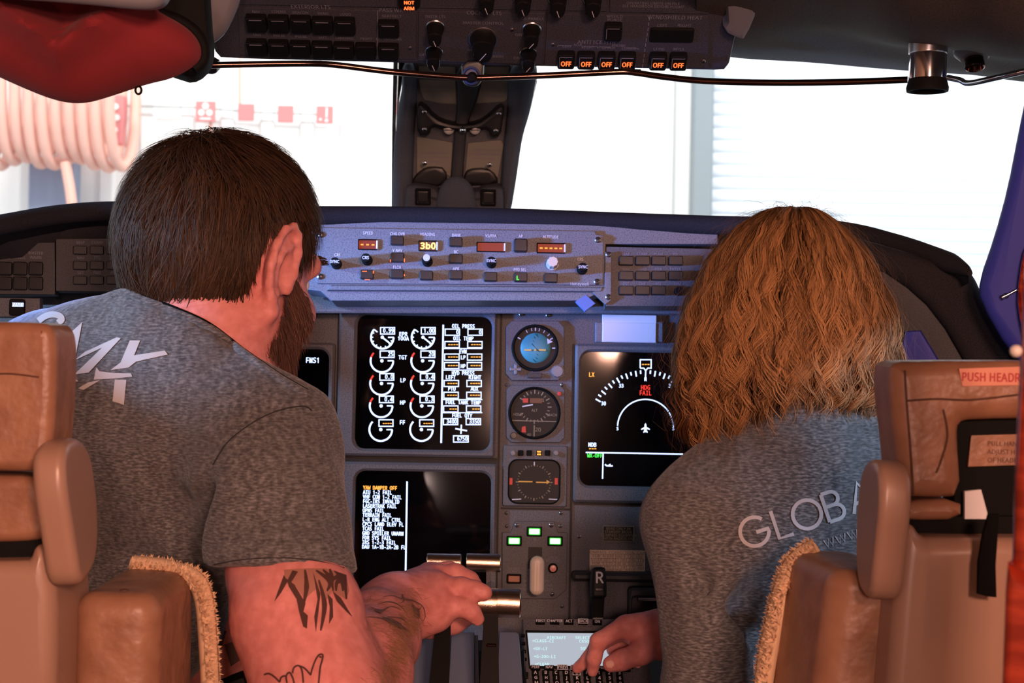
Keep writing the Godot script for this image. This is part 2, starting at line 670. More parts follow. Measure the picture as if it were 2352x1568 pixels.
# lamps of cabin and hangar, plus added lamps that shape the light; the camera sees none of them directly
func lamps() -> void:
	var warm := Color(1.0, 0.74, 0.63)
	lamp_panel("cabin_lamp", "warm lamp high in the cabin behind both seats", Vector3(0.42, 1.60, 0.75), Vector3(0.0, 1.05, -1.6), Vector2(0.30, 0.20), warm, 3.2, 3.0, M.plastic_grey)
	lamp_panel("cabin_lamp", "small round cornered lamp low in the cabin behind the left seat", Vector3(-0.31, 1.09, 0.9), Vector3(-0.05, 1.15, -1.6), Vector2(0.09, 0.08), Color(1.0, 0.86, 0.82), 0.15, 3.0, M.plastic_grey)
	lamp_panel("cabin_lamp", "added warm fill lamp in the cabin, brightening the hand on the keys", Vector3(0.05, 1.36, 0.9), Vector3(0.08, 1.05, -1.7), Vector2(0.12, 0.12), Color(1.0, 0.77, 0.69), 1.3, 3.0, M.plastic_grey)  # added fill, unseen; brightens the woman's hand and the pedestal
	lamp_panel("added_floodlight", "added pale blue lamp outside the right side window, unseen", Vector3(1.85, 1.92, -0.60), Vector3(0.2, 1.2, -1.46), Vector2(0.05, 0.05), Color(0.72, 0.85, 1.0), 4.2, 4.0, M.plastic_dark)  # added lamp, unseen; lays the bluish patch on the woman's back
	lamp_panel("added_floodlight", "added pale blue lamp high outside the left side window, unseen", Vector3(-1.90, 1.80, -0.85), Vector3(-0.4, 1.28, -1.55), Vector2(0.10, 0.10), Color(0.66, 0.82, 1.0), 4.5, 4.0, M.plastic_dark)  # added lamp, unseen; lays the bluish patch on the man's upper back
	var fl := thing("added_floodlight", "added cold blue lamp outside the left side window, unseen", "lamp", Transform3D(Basis.looking_at(Vector3(1.3, 0.10, -0.50)), Vector3(-1.22, 1.26, -1.39)))  # invented lamp; supplies the blue side light raking the autopilot panel
	var mb := MB.new()
	mb.lathe([Vector2(0.03, 0.10), Vector2(0.05, 0.08), Vector2(0.06, 0.0), Vector2(0.055, -0.002), Vector2(0.05, 0.006)], 24)
	part("housing", mb.done(), M.plastic_dark, fl)
	mb = MB.new()
	mb.lathe([Vector2(0.051, 0.008), Vector2(0.0, 0.006)], 24)
	part("lit_lens", mb.done(), glow("added_flood_lens", Color(0.45, 0.65, 1.0), 3.0), fl)
	var sp := SpotLight3D.new()
	sp.name = "light"
	sp.light_color = Color(0.42, 0.62, 1.0)
	sp.light_energy = 7.0
	sp.light_size = 0.05
	sp.spot_angle = 11.0
	sp.spot_angle_attenuation = 1.0
	sp.spot_range = 30.0
	sp.spot_attenuation = 2.0
	sp.shadow_enabled = true
	fl.add_child(sp)
	sp.position = Vector3(0, 0, -0.004)
	for k in 3:
		lamp_panel("hangar_lamp", ["white hangar ceiling lamp over the hose reel", "white hangar ceiling lamp over the middle wall", "white hangar ceiling lamp over the roller door"][k], Vector3(-4.0 + 4.0 * k, 6.2, -6.5), Vector3(-4.0 + 4.0 * k, 1.5, -11.0), Vector2(2.4, 0.8), Color(1.0, 0.99, 0.97), 26.0, 4.0, M.plastic_grey)


# ---------------------------------------------------------------- materials
func mat(called: String, color: Color, rough := 0.6, metal := 0.0, spec := 0.5) -> StandardMaterial3D:
	var m := StandardMaterial3D.new()
	m.resource_name = called
	m.albedo_color = color
	m.roughness = rough
	m.metallic = metal
	m.metallic_specular = spec
	M[called] = m
	return m

func noise_tex(seed_: int, freq: float, oct: int, ramp: Array, size := 256, normal := 0.0, sx := 1.0) -> NoiseTexture2D:
	var t := NoiseTexture2D.new()
	var n := FastNoiseLite.new()
	n.seed = seed_
	n.frequency = freq
	n.fractal_octaves = oct
	n.noise_type = FastNoiseLite.TYPE_SIMPLEX_SMOOTH
	t.noise = n
	t.width = size
	t.height = int(size * sx)
	t.seamless = true
	t.seamless_blend_skirt = 0.2
	if normal > 0.0:
		t.as_normal_map = true
		t.bump_strength = normal
	elif ramp.size():
		var g := Gradient.new()
		g.offsets = PackedFloat32Array([0.25, 0.75]) if ramp.size() == 2 else PackedFloat32Array([0.2, 0.5, 0.8])
		g.colors = PackedColorArray(ramp)
		t.color_ramp = g
	return t

func tri_tex(m: StandardMaterial3D, tex: Texture2D, scale: Vector3, world := false) -> StandardMaterial3D:
	m.albedo_texture = tex
	m.uv1_triplanar = true
	m.uv1_world_triplanar = world
	m.uv1_scale = scale
	return m

func glow(called: String, color: Color, energy: float) -> StandardMaterial3D:
	var m := mat(called, Color(0.02, 0.02, 0.02), 0.5)
	m.emission_enabled = true
	m.emission = color
	m.emission_energy_multiplier = energy
	return m

func materials() -> void:
	var speck := noise_tex(11, 0.22, 3, [Color(0.72, 0.72, 0.72), Color(1, 1, 1), Color(1, 1, 1)])
	var bump := noise_tex(12, 0.12, 3, [], 256, 4.0)
	var wrinkle := noise_tex(13, 0.03, 4, [], 256, 7.0)
	tri_tex(mat("panel", Color(0.36, 0.36, 0.385), 0.55, 0.0, 0.4), speck, Vector3(9, 9, 9))
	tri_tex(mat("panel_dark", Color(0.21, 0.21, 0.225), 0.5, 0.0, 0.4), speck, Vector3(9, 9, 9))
	tri_tex(mat("panel_light", Color(0.46, 0.47, 0.50), 0.55, 0.0, 0.4), speck, Vector3(9, 9, 9))
	tri_tex(mat("overhead_paint", Color(0.25, 0.25, 0.285), 0.6, 0.0, 0.35), speck, Vector3(9, 9, 9))
	mat("black", Color(0.035, 0.035, 0.04), 0.55, 0.0, 0.4)
	mat("button", Color(0.10, 0.10, 0.11), 0.45, 0.0, 0.45)
	mat("rubber", Color(0.03, 0.03, 0.032), 0.75, 0.0, 0.3)
	mat("plastic_dark", Color(0.08, 0.08, 0.09), 0.4)
	mat("plastic_grey", Color(0.42, 0.42, 0.45), 0.45)
	mat("print_white", Color(0.80, 0.80, 0.84), 0.7)
	mat("print_dim", Color(0.46, 0.46, 0.52), 0.7)
	mat("steel", Color(0.72, 0.72, 0.74), 0.28, 1.0)
	mat("chrome", Color(0.86, 0.86, 0.88), 0.10, 1.0)
	mat("bronze", Color(0.42, 0.32, 0.29), 0.18, 1.0)
	var brass := mat("champagne_metal", Color(0.82, 0.73, 0.65), 0.26, 1.0)
	brass.normal_enabled = true
	brass.normal_texture = noise_tex(15, 0.3, 2, [], 128, 0.6)
	brass.uv1_triplanar = true
	brass.uv1_scale = Vector3(30, 30, 30)
	var crt := mat("crt_glass", Color(0.006, 0.006, 0.012), 0.06, 0.0, 0.5)
	glow("crt_white", Color(0.72, 0.80, 1.0), 2.2)
	glow("crt_blue_haze", Color(0.10, 0.10, 0.55), 0.16)
	glow("crt_amber", Color(1.0, 0.66, 0.25), 1.5)
	glow("crt_red", Color(1.0, 0.22, 0.16), 1.0)
	glow("crt_green", Color(0.25, 1.0, 0.35), 1.1)
	glow("lit_orange", Color(1.0, 0.42, 0.2), 2.0)
	glow("orange_window", Color(0.62, 0.16, 0.05), 0.75)
	glow("lit_green", Color(0.75, 1.0, 0.78), 2.4)
	glow("lit_green_rim", Color(0.12, 0.9, 0.12), 0.9)
	glow("lit_white", Color(1.0, 0.82, 0.50), 2.0)
	glow("lcd_white", Color(0.78, 0.81, 0.86), 0.80)
	glow("lcd_text", Color(0.80, 0.97, 0.98), 1.0)
	# cloth, leather, skin, hair
	var cloth := mat("shirt", Color(1, 1, 1), 0.9, 0.0, 0.25)
	var heather := noise_tex(21, 0.05, 5, [Color(0.25, 0.245, 0.25), Color(0.37, 0.365, 0.37), Color(0.53, 0.53, 0.535)], 512)
	tri_tex(cloth, heather, Vector3(5, 16, 5))
	cloth.rim_enabled = true
	cloth.rim = 0.35
	cloth.normal_enabled = true
	cloth.normal_texture = bump
	cloth.normal_scale = 0.08
	mat("shirt_print", Color(0.74, 0.72, 0.72), 0.75, 0.0, 0.3)
	var leather := mat("leather", Color(0.62, 0.45, 0.35), 0.42, 0.0, 0.5)
	leather.normal_enabled = true
	leather.normal_texture = wrinkle
	leather.normal_scale = 0.2
	tri_tex(leather, noise_tex(22, 0.02, 4, [Color(0.90, 0.88, 0.87), Color(1, 1, 1)]), Vector3(5, 5, 5))
	mat("seat_shell", Color(0.63, 0.50, 0.43), 0.34, 0.0, 0.5)
	mat("fleece", Color(0.86, 0.72, 0.58), 0.95, 0.0, 0.2)
	mat("strap", Color(0.03, 0.03, 0.034), 0.8, 0.0, 0.25)
	var skin := mat("skin", Color(0.90, 0.59, 0.57), 0.5, 0.0, 0.35)
	skin.subsurf_scatter_enabled = true
	skin.subsurf_scatter_strength = 0.12
	tri_tex(skin, noise_tex(23, 0.03, 4, [Color(0.90, 0.85, 0.84), Color(1, 1, 1)]), Vector3(9, 9, 9))
	var hair := mat("hair", Color(1, 1, 1), 0.5, 0.0, 0.28)
	hair.vertex_color_use_as_albedo = true
	mat("hair_cap_brown", Color(0.07, 0.052, 0.042), 0.7)
	mat("hair_cap_auburn", Color(0.16, 0.08, 0.045), 0.75)
	mat("ink", Color(0.33, 0.22, 0.20), 0.6, 0.0, 0.3)
	mat("ink_light", Color(0.45, 0.34, 0.31), 0.6, 0.0, 0.3)
	var red := mat("red_cloth", Color(0.50, 0.17, 0.19), 0.85, 0.0, 0.25)
	red.rim_enabled = true
	red.rim = 0.3
	red.normal_enabled = true
	red.normal_texture = bump
	red.normal_scale = 0.3
	red.uv1_triplanar = true
	red.uv1_scale = Vector3(20, 20, 20)
	# shell
	tri_tex(mat("headliner", Color(0.33, 0.29, 0.27), 0.8, 0.0, 0.3), speck, Vector3(6, 6, 6))
	tri_tex(mat("trim_suede", Color(0.31, 0.325, 0.365), 0.9, 0.0, 0.25), speck, Vector3(12, 12, 12))  # bluish window light on the post is mixed into this colour
	mat("pillar_blue_lit", Color(0.20, 0.23, 0.62), 0.55, 0.0, 0.4)  # blue light falling on the pillar is put into its colour
	tri_tex(mat("glare_pad", Color(0.155, 0.15, 0.165), 0.85, 0.0, 0.3), speck, Vector3(10, 10, 10))
	mat("cabin_wall", Color(0.62, 0.52, 0.44), 0.8)
	mat("carpet", Color(0.20, 0.18, 0.18), 0.95)
	var wood := mat("lacquer", Color(0.60, 0.20, 0.12), 0.12, 0.0, 0.5)
	tri_tex(wood, noise_tex(24, 0.02, 4, [Color(0.75, 0.6, 0.55), Color(1, 1, 1)]), Vector3(3, 14, 3))
	wood.clearcoat_enabled = true
	wood.clearcoat = 0.8
	wood.clearcoat_roughness = 0.04
	var pane := mat("pane", Color(0.95, 0.97, 1.0, 0.03), 0.02, 0.0, 0.4)
	pane.transparency = BaseMaterial3D.TRANSPARENCY_ALPHA
	# hangar
	mat("hangar_white", Color(0.93, 0.93, 0.92), 0.8, 0.0, 0.2)
	mat("door_white", Color(0.90, 0.93, 0.96), 0.6, 0.0, 0.3)
	mat("column_grey", Color(0.53, 0.57, 0.59), 0.7, 0.0, 0.3)
	mat("sign_red_hazed", Color(0.82, 0.52, 0.52), 0.7, 0.0, 0.3)  # flare through the windscreen is mixed into the red, washing it out
	mat("hose_orange_hazed", Color(0.90, 0.70, 0.64), 0.7, 0.0, 0.3)  # washed out the same way: outside glare is part of this colour
	mat("concrete", Color(0.75, 0.75, 0.74), 0.8)
	mat("cabinet_blue", Color(0.56, 0.60, 0.70), 0.7)
	mat("placard_metal", Color(0.50, 0.49, 0.45), 0.5, 0.2, 0.4)
	mat("paper", Color(0.88, 0.88, 0.90), 0.8)
	mat("paper_cream", Color(0.82, 0.74, 0.66), 0.8)
	mat("ring_blue", Color(0.20, 0.25, 0.40), 0.45)
	mat("blue_tape", Color(0.35, 0.45, 0.72), 0.6)
	mat("lever_white", Color(0.80, 0.76, 0.72), 0.35)
	mat("pedestal_blue", Color(0.42, 0.47, 0.56), 0.5, 0.0, 0.4)
	mat("gauge_teal", Color(0.22, 0.52, 0.58), 0.5)
	mat("gauge_brown", Color(0.42, 0.26, 0.16), 0.6)
	mat("needle_yellow", Color(0.86, 0.66, 0.30), 0.6)
	mat("flag_red", Color(0.80, 0.25, 0.20), 0.6)
	mat("gauge_ink", Color(0.55, 0.50, 0.42), 0.7)
	mat("eye_white", Color(0.9, 0.88, 0.86), 0.2)


# ---------------------------------------------------------------- aircraft shell (mostly outside the frame) and hangar
func slab(called: String, lo: Vector3, hi: Vector3, m: Material, label := "") -> void:
	var mb := MB.new()
	mb.box(hi - lo, 0.0, offv((lo + hi) / 2))
	struct(called, mb.done(), m, label)

func shell() -> void:
	slab("floor", Vector3(-1.0, -0.08, -2.6), Vector3(1.0, 0.0, 1.7), M.carpet, "dark carpeted cockpit floor")
	slab("ceiling", Vector3(-1.0, 1.80, -1.75), Vector3(1.0, 1.86, 1.7), M.headliner, "grey ceiling lining above the cockpit and cabin")
	slab("wall_rear", Vector3(-1.0, 0.0, 1.6), Vector3(1.0, 1.86, 1.68), M.cabin_wall, "tan rear wall of the cabin")
	var lw := MB.new()  # opening stepped so the added lamps reach only the panel and the man
	for q in [[-1.72, 1.6, 0.0, 1.12], [-1.72, -1.64, 1.12, 1.39], [-1.42, 1.6, 1.12, 1.39], [-1.72, -1.64, 1.39, 1.55], [-1.2, 1.6, 1.39, 1.55], [-1.72, 1.6, 1.55, 1.86]]:
		lw.box(Vector3(0.06, q[3] - q[2], q[1] - q[0]), 0.0, off(-0.86, (q[2] + q[3]) / 2, (q[0] + q[1]) / 2))
	struct("wall_left", lw.done(), M.cabin_wall, "tan left side wall with a side window stepped to shape the added light")
	var rw := MB.new()  # opening sized to bound the added lamp's patch on the woman
	for q in [[-1.5, 1.6, 0.0, 1.2], [-1.5, -1.34, 1.2, 1.5], [-1.096, 1.6, 1.2, 1.5], [-1.5, 1.6, 1.5, 1.86]]:
		rw.box(Vector3(0.06, q[3] - q[2], q[1] - q[0]), 0.0, off(0.86, (q[2] + q[3]) / 2, (q[0] + q[1]) / 2))
	struct("wall_right", rw.done(), M.cabin_wall, "tan right side wall with a small side window cut to shape the added light")
	slab("wall_front", Vector3(-0.9, 0.0, -2.56), Vector3(0.9, 1.2, -2.5), M.panel_dark, "dark bulkhead ahead of the instrument panel")
	slab("wall_console", Vector3(0.50, 0.3, -2.05), Vector3(0.84, 1.10, -1.30), M.panel_dark, "dark console wall below the right windscreen")
	slab("wall_console", Vector3(-0.84, 0.3, -2.05), Vector3(-0.60, 1.10, -1.30), M.panel_dark, "dark console wall below the left windscreen")
	# roof over the windscreen
	var mb := MB.new()
	mb.box(Vector3(1.9, 0.04, 0.62), 0.0, Transform3D(Basis(Vector3.RIGHT, 0.0), Vector3(0, 1.76, -2.0)))
	struct("ceiling_front", mb.done(), M.headliner, "grey ceiling lining ahead of the overhead panel")


func hangar() -> void:
	slab("ground", Vector3(-14, -2.1, -12), Vector3(14, -1.9, 6), M.concrete, "pale concrete hangar floor")
	# corrugated back wall
	var mb := MB.new()
	var prof := PackedVector2Array()
	var x := -7.0
	var D := 11.0
	while x < 1.6:
		for q in [[0.0, 0.0], [0.16, 0.0], [0.18, 0.035], [0.26, 0.035], [0.28, 0.0]]:
			prof.append(Vector2(x + q[0], q[1]))
		x += 0.28
	var r0 := PackedVector3Array(); var r1 := PackedVector3Array()
	for p in prof:
		r0.append(Vector3(p.x, -2.0, -D + p.y)); r1.append(Vector3(p.x, 7.0, -D + p.y))
	mb.loft([r0, r1], false)
	mb.box(Vector3(18, 9.0, 0.05), 0.0, off(1.0, 2.5, -D - 0.06))
	struct("wall_hangar", mb.done(20), M.hangar_white, "white corrugated hangar wall beyond the windscreen")
	# grey column and white roller door
	var a := at(1590, 400, 10.8)
	var b := at(1634, 400, 10.8)
	mb = MB.new()
	mb.box(Vector3(b.x - a.x, 9.0, 0.25), 0.01, off((a.x + b.x) / 2, 2.5, -10.85))
	tag(part("hangar_column", mb.done(), M.column_grey, self), "grey steel column beside the white roller door outside", "column")
	var dr := thing("roller_door", "white roller door of horizontal slats outside the right windscreen", "door", off(b.x, -1.9, -10.92))
	var pitch := 28.2 / FPX * 10.9
	mb = MB.new()
	var pr := []
	var w := 3.6
	for side in 2:
		var r := PackedVector3Array()
		for k in 7:
			var u := float(k) / 6
			r.append(Vector3(w * side, u * pitch, 0.012 * sin(u * PI) - (0.010 if k == 0 or k == 6 else 0.0)))
		pr.append(r)
	pr.reverse()
	mb.loft(pr, false)
	var slat := mb.done(50)
	for k in 54:
		part("slat", slat, M.door_white, dr, off(0, 0.9 + k * pitch, 0))
	# fire point signs
	var signs := [[450, 232, 495, 280], [547, 238, 584, 278], [638, 242, 674, 282], [727, 243, 765, 284]]
	var names := ["square red hangar sign with white emblem, leftmost of four", "plain red square hangar sign right of the emblem sign", "plain red square hangar sign paled by painted haze, third of four", "red square hangar sign with white stroke, rightmost of four"]
	for k in 4:
		var s = signs[k]
		var p0 := at(s[0], s[1], 10.86)
		var p1 := at(s[2], s[3], 10.86)
		var sz := Vector2(p1.x - p0.x, p0.y - p1.y)
		var t := thing("wall_sign", names[k], "sign", offv((p0 + p1) / 2))
		mb = MB.new()
		mb.box(Vector3(sz.x, sz.y, 0.02), 0.004)
		part("plate", mb.done(), M.sign_red_hazed, t)
		mb = MB.new()
		if k == 0:
			mb.prism(MB.circle(sz.x * 0.16, 14, Vector2(0.0, sz.y * 0.26)), 0.010, 0.013)
			mb.prism(MB.circle(sz.x * 0.15, 14, Vector2(-sz.x * 0.2, -sz.y * 0.06)), 0.010, 0.013)
			mb.prism(MB.circle(sz.x * 0.15, 14, Vector2(sz.x * 0.2, -sz.y * 0.06)), 0.010, 0.013)
			mb.box(Vector3(sz.x * 0.55, sz.y * 0.07, 0.004), 0.0, off(0, -sz.y * 0.36, 0.011))
			part("emblem", mb.done(), M.hangar_white, t)
		if k == 3:
			mb.box(Vector3(sz.x * 0.08, sz.y * 0.6, 0.004), 0.0, off(sz.x * 0.12, sz.y * 0.12, 0.011))
			mb.prism(MB.circle(sz.x * 0.09, 10, Vector2(sz.x * 0.12, -sz.y * 0.34)), 0.010, 0.013)
			mb.prism(MB.circle(sz.x * 0.07, 10, Vector2(-sz.x * 0.24, -sz.y * 0.28)), 0.010, 0.013)
			part("emblem", mb.done(), M.hangar_white, t)
	for s in [[551, 120, 240, "thin red pipe paled by painted haze, rising above the plain red sign"], [484, 276, 480, "thin red pipe paled by painted haze, below the emblem sign"]]:
		mb = MB.new()
		mb.tube([at(s[0], s[1], 10.9), at(s[0], s[2], 10.9)], 0.012, 8)
		tag(part("wall_pipe", mb.done(), M.hose_orange_hazed, self), s[3], "pipe")
	mb = MB.new()
	mb.tube([at(288, 243, 10.9), at(450, 247, 10.9), at(590, 258, 10.9), at(760, 264, 10.9)], 0.006, 6)
	tag(part("wall_cable", mb.done(), M.column_grey, self), "thin grey cable running behind the four red signs", "cable")
	# hose coil: loops hang from a bracket
	var t := thing("hose_reel", "big coil of orange hose, paled by painted haze, hanging at far left outside", "hose")
	for k in 11:
		mb = MB.new()
		var cx := -60.0 + 31.0 * k
		var path := []
		var drop := 372.0 + 9.0 * sin(k * 1.7) + maxf(0, k - 8) * 10.0
		for j in 15:
			var u := float(j) / 14
			var ang := PI * u
			var lx := cx + 62.0 * (1.0 - cos(ang)) * 0.5
			var ly := 150.0 + (drop - 150.0) * (sin(ang) ** 0.55)
			path.append(at(lx, ly, 10.2 + 0.5 * u))
		mb.tube(path, 0.038, 8)
		part("hose_loop", mb.done(60), M.hose_orange_hazed, t)
	mb = MB.new()
	mb.box(Vector3(0.12, 0.34, 0.12), 0.01, offv(at(267, 278, 10.6)))
	part("bracket_plate", mb.done(), M.sign_red_hazed, t)
	mb = MB.new()
	for q in [[265, 245], [263, 298], [268, 270]]:
		mb.prism(MB.circle(0.022, 12), 0, 0.004, 0.0, offv(at(q[0], q[1], 10.53)))
	part("bolt_disc", mb.done(), M.hangar_white, t)
	mb = MB.new()
	mb.tube([at(150, 372, 10.4), at(160, 430, 10.4), at(172, 520, 10.4)], 0.035, 8)
	part("stand_leg", mb.done(), M.hose_orange_hazed, t)
	var q0 := at(76, 372, 10.78)
	var q1 := at(152, 1834, 10.78)
	mb = MB.new()
	mb.box(Vector3(q1.x - q0.x, q0.y - q1.y, 0.2), 0.01, offv((q0 + q1) / 2))
	tag(part("storage_cabinet", mb.done(), M.cabinet_blue, self), "pale blue grey cabinet standing under the hose coil", "cabinet")


# ---------------------------------------------------------------- outlines given in the photograph's pixels, laid on a plane
func poly(fr: Transform3D, pts: Array, lift := 0.0) -> PackedVector2Array:
	var q := PackedVector2Array()
	for k in range(0, pts.size(), 2):
		var p := on(fr, pts[k], pts[k + 1], lift)
		q.append(Vector2(p.x, p.y))
	if not Geometry2D.is_polygon_clockwise(q): return q
	q.reverse()
	return q

# the same outline with its corners rounded off
func soft(q: PackedVector2Array, times := 2) -> PackedVector2Array:
	for t in times:
		var r := PackedVector2Array()
		for i in q.size():
			var a := q[i]
			var b := q[(i + 1) % q.size()]
			r.append(a.lerp(b, 0.25)); r.append(a.lerp(b, 0.75))
		q = r
	return q

func spline(pts: Array, n := 8) -> Array:
	var q := []
	for i in pts.size() - 1:
		var p0 = pts[maxi(i - 1, 0)]; var p1 = pts[i]; var p2 = pts[i + 1]; var p3 = pts[mini(i + 2, pts.size() - 1)]
		for k in n:
			q.append(p1.cubic_interpolate(p2, p0, p3, float(k) / n))
	q.append(pts[-1])
	return q

func slab_poly(fr: Transform3D, pts: Array, z0: float, z1: float, bevel := 0.002, rounds := 0, steps := 2) -> ArrayMesh:
	var mb := MB.new()
	var q := poly(fr, pts)
	if rounds: q = soft(q, rounds)
	mb.prism(q, z0, z1, bevel, Transform3D(), steps)
	return mb.done()

func screw_mesh(r: float) -> ArrayMesh:
	var mb := MB.new()
	mb.lathe([Vector2(r * 1.05, 0), Vector2(r, r * 0.35), Vector2(r * 0.7, r * 0.6), Vector2(0, r * 0.7)], 14)
	return mb.done()

func screw_slot(r: float) -> ArrayMesh:
	var mb := MB.new()
	for k in 2: mb.box(Vector3(r * (1.1 if k == 0 else 0.25), r * (0.25 if k == 0 else 1.1), r * 0.1), 0.0, off(0, 0, r * 0.68))
	return mb.done()

func screws(parent: Node3D, fr: Transform3D, list: Array, rpx: float, z := 0.0) -> void:
	var r := rpx * (fr.origin.z - EYE.z) / -FPX
	var a := screw_mesh(r)
	var b := screw_slot(r)
	for k in range(0, list.size(), 2):
		var s := part("screw", a, M.steel, parent, offv(on(fr, list[k], list[k + 1], z)))
		part("slot", b, M.black, s, Transform3D(Basis(Vector3.BACK, k * 1.3), Vector3()))

func knob_mesh(r: float, h: float, flutes := 0) -> ArrayMesh:
	var mb := MB.new()
	var f := 0.05 if flutes else 0.0
	mb.lathe([Vector2(r * 1.06, 0), Vector2(r * 1.06, h * 0.18)], 36)
	mb.lathe([Vector2(r * 0.98, h * 0.16), Vector2(r * 0.95, h * 0.86), Vector2(r * 0.88, h * 0.97), Vector2(r * 0.8, h)], 36, Transform3D(), f, flutes)
	return mb.done(35)

func button_mesh(w: float, h: float, d: float) -> ArrayMesh:
	var mb := MB.new()
	mb.prism(MB.rrect(w, h, minf(w, h) * 0.14, 2), 0.0, d, minf(w, h) * 0.09, Transform3D(), 2)
	return mb.done()


# ---------------------------------------------------------------- windscreen post, panes, pillar, things under the roof
func windscreen() -> void:
	var pf := frame(1062, 320, 2.32, 18)
	var t := thing("windscreen_post", "dark padded centre post between the two windscreen panes, with placards", "window post", pf)
	part("side_trim", slab_poly(pf, [926, 140, 956, 140, 959, 240, 953, 290, 946, 500, 903, 500, 905, 400, 907, 320, 918, 235, 927, 190], -0.04, 0.035, 0.016, 2, 3), M.trim_suede, t)
	part("side_trim", slab_poly(pf, [1168, 140, 1243, 140, 1217, 255, 1199, 310, 1187, 400, 1170, 500, 1146, 500, 1160, 300, 1166, 240], -0.04, 0.035, 0.016, 2, 3), M.trim_suede, t)
	part("window_seal", slab_poly(pf, [902, 140, 929, 140, 912, 240, 904, 330, 902, 500, 898, 500, 899, 300], -0.05, -0.01, 0.002), M.rubber, t)
	part("centre_plate", slab_poly(pf, [950, 140, 1172, 140, 1176, 240, 1172, 300, 1164, 430, 936, 430, 952, 290], -0.03, 0.004, 0.002), M.panel, t)
	part("spine", slab_poly(pf, [1049, 140, 1114, 140, 1106, 184, 1091, 234, 1073, 290, 1070, 325, 1066, 380, 1062, 440, 1032, 440, 1039, 380, 1043, 325, 1045, 290, 1051, 234], 0.0, 0.022, 0.006, 1), M.panel_dark, t)
	var pl := [[962, 150, 1046, 152, 1048, 176, 963, 174], [963, 180, 1047, 183, 1049, 238, 1015, 237, 975, 228, 966, 205], [1107, 183, 1168, 182, 1165, 226, 1158, 232, 1094, 236], [1112, 152, 1170, 152, 1169, 176, 1108, 178], [958, 311, 1040, 326, 1036, 404, 990, 380, 958, 396], [1075, 326, 1150, 320, 1157, 330, 1144, 405, 1068, 402]]
	for k in pl.size():
		var p := part("placard", slab_poly(pf, pl[k], 0.0, 0.007, 0.0008), M.placard_metal, t, Transform3D(), "dull metal placard with fine print")
		if k == 0 or k == 3: continue
		var mb := MB.new()
		var c := Vector2()
		for j in range(0, pl[k].size(), 2): c += Vector2(pl[k][j], pl[k][j + 1])
		c /= pl[k].size() / 2
		for j in 3:
			var q := on(pf, c.x, c.y - 12 + j * 10, 0.0076)
			letters(mb, ["OPERATION LIMITS", "STANDBY COMPASS", "VMO 340  MMO .85"][j], q, 0.0024)
		part("fine_print", mb.done(), M.print_dim, p)
	for q in [[948, 408, 968, 386, 990, 378, 1026, 383, 1028, 424, 950, 420], [1066, 400, 1075, 384, 1120, 382, 1142, 400, 1144, 420, 1064, 422]]:
		part("dark_plate", slab_poly(pf, q, 0.0, 0.016, 0.004, 1), M.plastic_dark, t)  # raised dark plates low on the post
	part("bracket", slab_poly(pf, [960, 234, 974, 231, 1002, 263, 1030, 275, 1063, 279, 1098, 275, 1124, 257, 1148, 234, 1158, 238, 1156, 262, 1150, 304, 1128, 306, 1122, 284, 1100, 288, 1062, 292, 1022, 287, 992, 278, 990, 302, 962, 302], 0.0, 0.036, 0.004, 1), M.plastic_dark, t)
	screws(t, pf, [975, 257, 975, 297, 1146, 261, 1139, 300, 1125, 378, 976, 374], 5.0, 0.036)
	for x in [1031, 1091]:
		var mb := MB.new()
		mb.ellipsoid(Vector3(0.0078, 0.0078, 0.006), 20)
		var k := part("round_knob", mb.done(60), M.lever_white, t, offv(on(pf, x, 297, 0.03)))
		mb = MB.new()
		mb.box(Vector3(0.013, 0.0011, 0.001), 0.0, off(0, 0, 0.0058))
		part("slot", mb.done(), M.black, k)
	var mb2 := MB.new()
	mb2.ellipsoid(Vector3(0.0055, 0.0055, 0.0055), 18)
	part("chrome_ball", mb2.done(60), M.chrome, t, offv(on(pf, 1063, 298, 0.034)))
	part("lower_box", slab_poly(pf, [930, 500, 933, 424, 941, 412, 1000, 420, 1010, 431, 1098, 431, 1110, 419, 1150, 418, 1159, 427, 1157, 500], 0.0, 0.042, 0.012, 1, 3), M.trim_suede, t)
	mb2 = MB.new()
	mb2.ellipsoid(Vector3(0.032, 0.05, 0.02), 24)
	part("padded_bulge", mb2.done(60), M.trim_suede, t, offv(on(pf, 1048, 480, 0.036)))
	for q in [[958, 438, 985, 466], [1108, 440, 1135, 468]]:
		var s := spot(pf, q[0], q[1], q[2], q[3], 0.042)
		var rim := MB.new()
		rim.bezel(MB.rrect(s[1].x * 1.35, s[1].y * 1.35, 0.002, 2), MB.rrect(s[1].x, s[1].y, 0.001, 2), -0.002, 0.003, 0.001, -0.003, offv(s[0]))
		var r := part("vent_rim", rim.done(), M.rubber, t)
		part("vent_cover", button_mesh(s[1].x * 0.96, s[1].y * 0.96, 0.0015), M.plastic_dark, r, offv(s[0]))
	# panes
	for k in 2:
		var c := [at(-260, 110, 2.0), at(915, 140, 2.14), at(902, 500, 2.5), at(-260, 560, 2.3)] if k == 0 else [at(1240, 140, 2.14), at(2400, 130, 2.0), at(2330, 620, 2.3), at(1172, 500, 2.5)]
		var n: Vector3 = (c[1] - c[0]).cross(c[2] - c[0]).normalized() * 0.006
		var mb := MB.new()
		var r0 := PackedVector3Array(); var r1 := PackedVector3Array()
		for p in c:
			r0.append(p - n); r1.append(p + n)
		r0.reverse(); r1.reverse()
		mb.loft([r0, r1] if n.z > 0 else [r1, r0], true, true, true)
		struct("window_%d" % (k + 1), mb.done(), M.pane, ["left windscreen pane", "right windscreen pane"][k])
	# right pillar
	var pp := frame(2330, 500, 1.62, 0, -22)
	t = thing("side_pillar", "windscreen pillar at the right edge, blue light painted into its colour", "window post", pp)
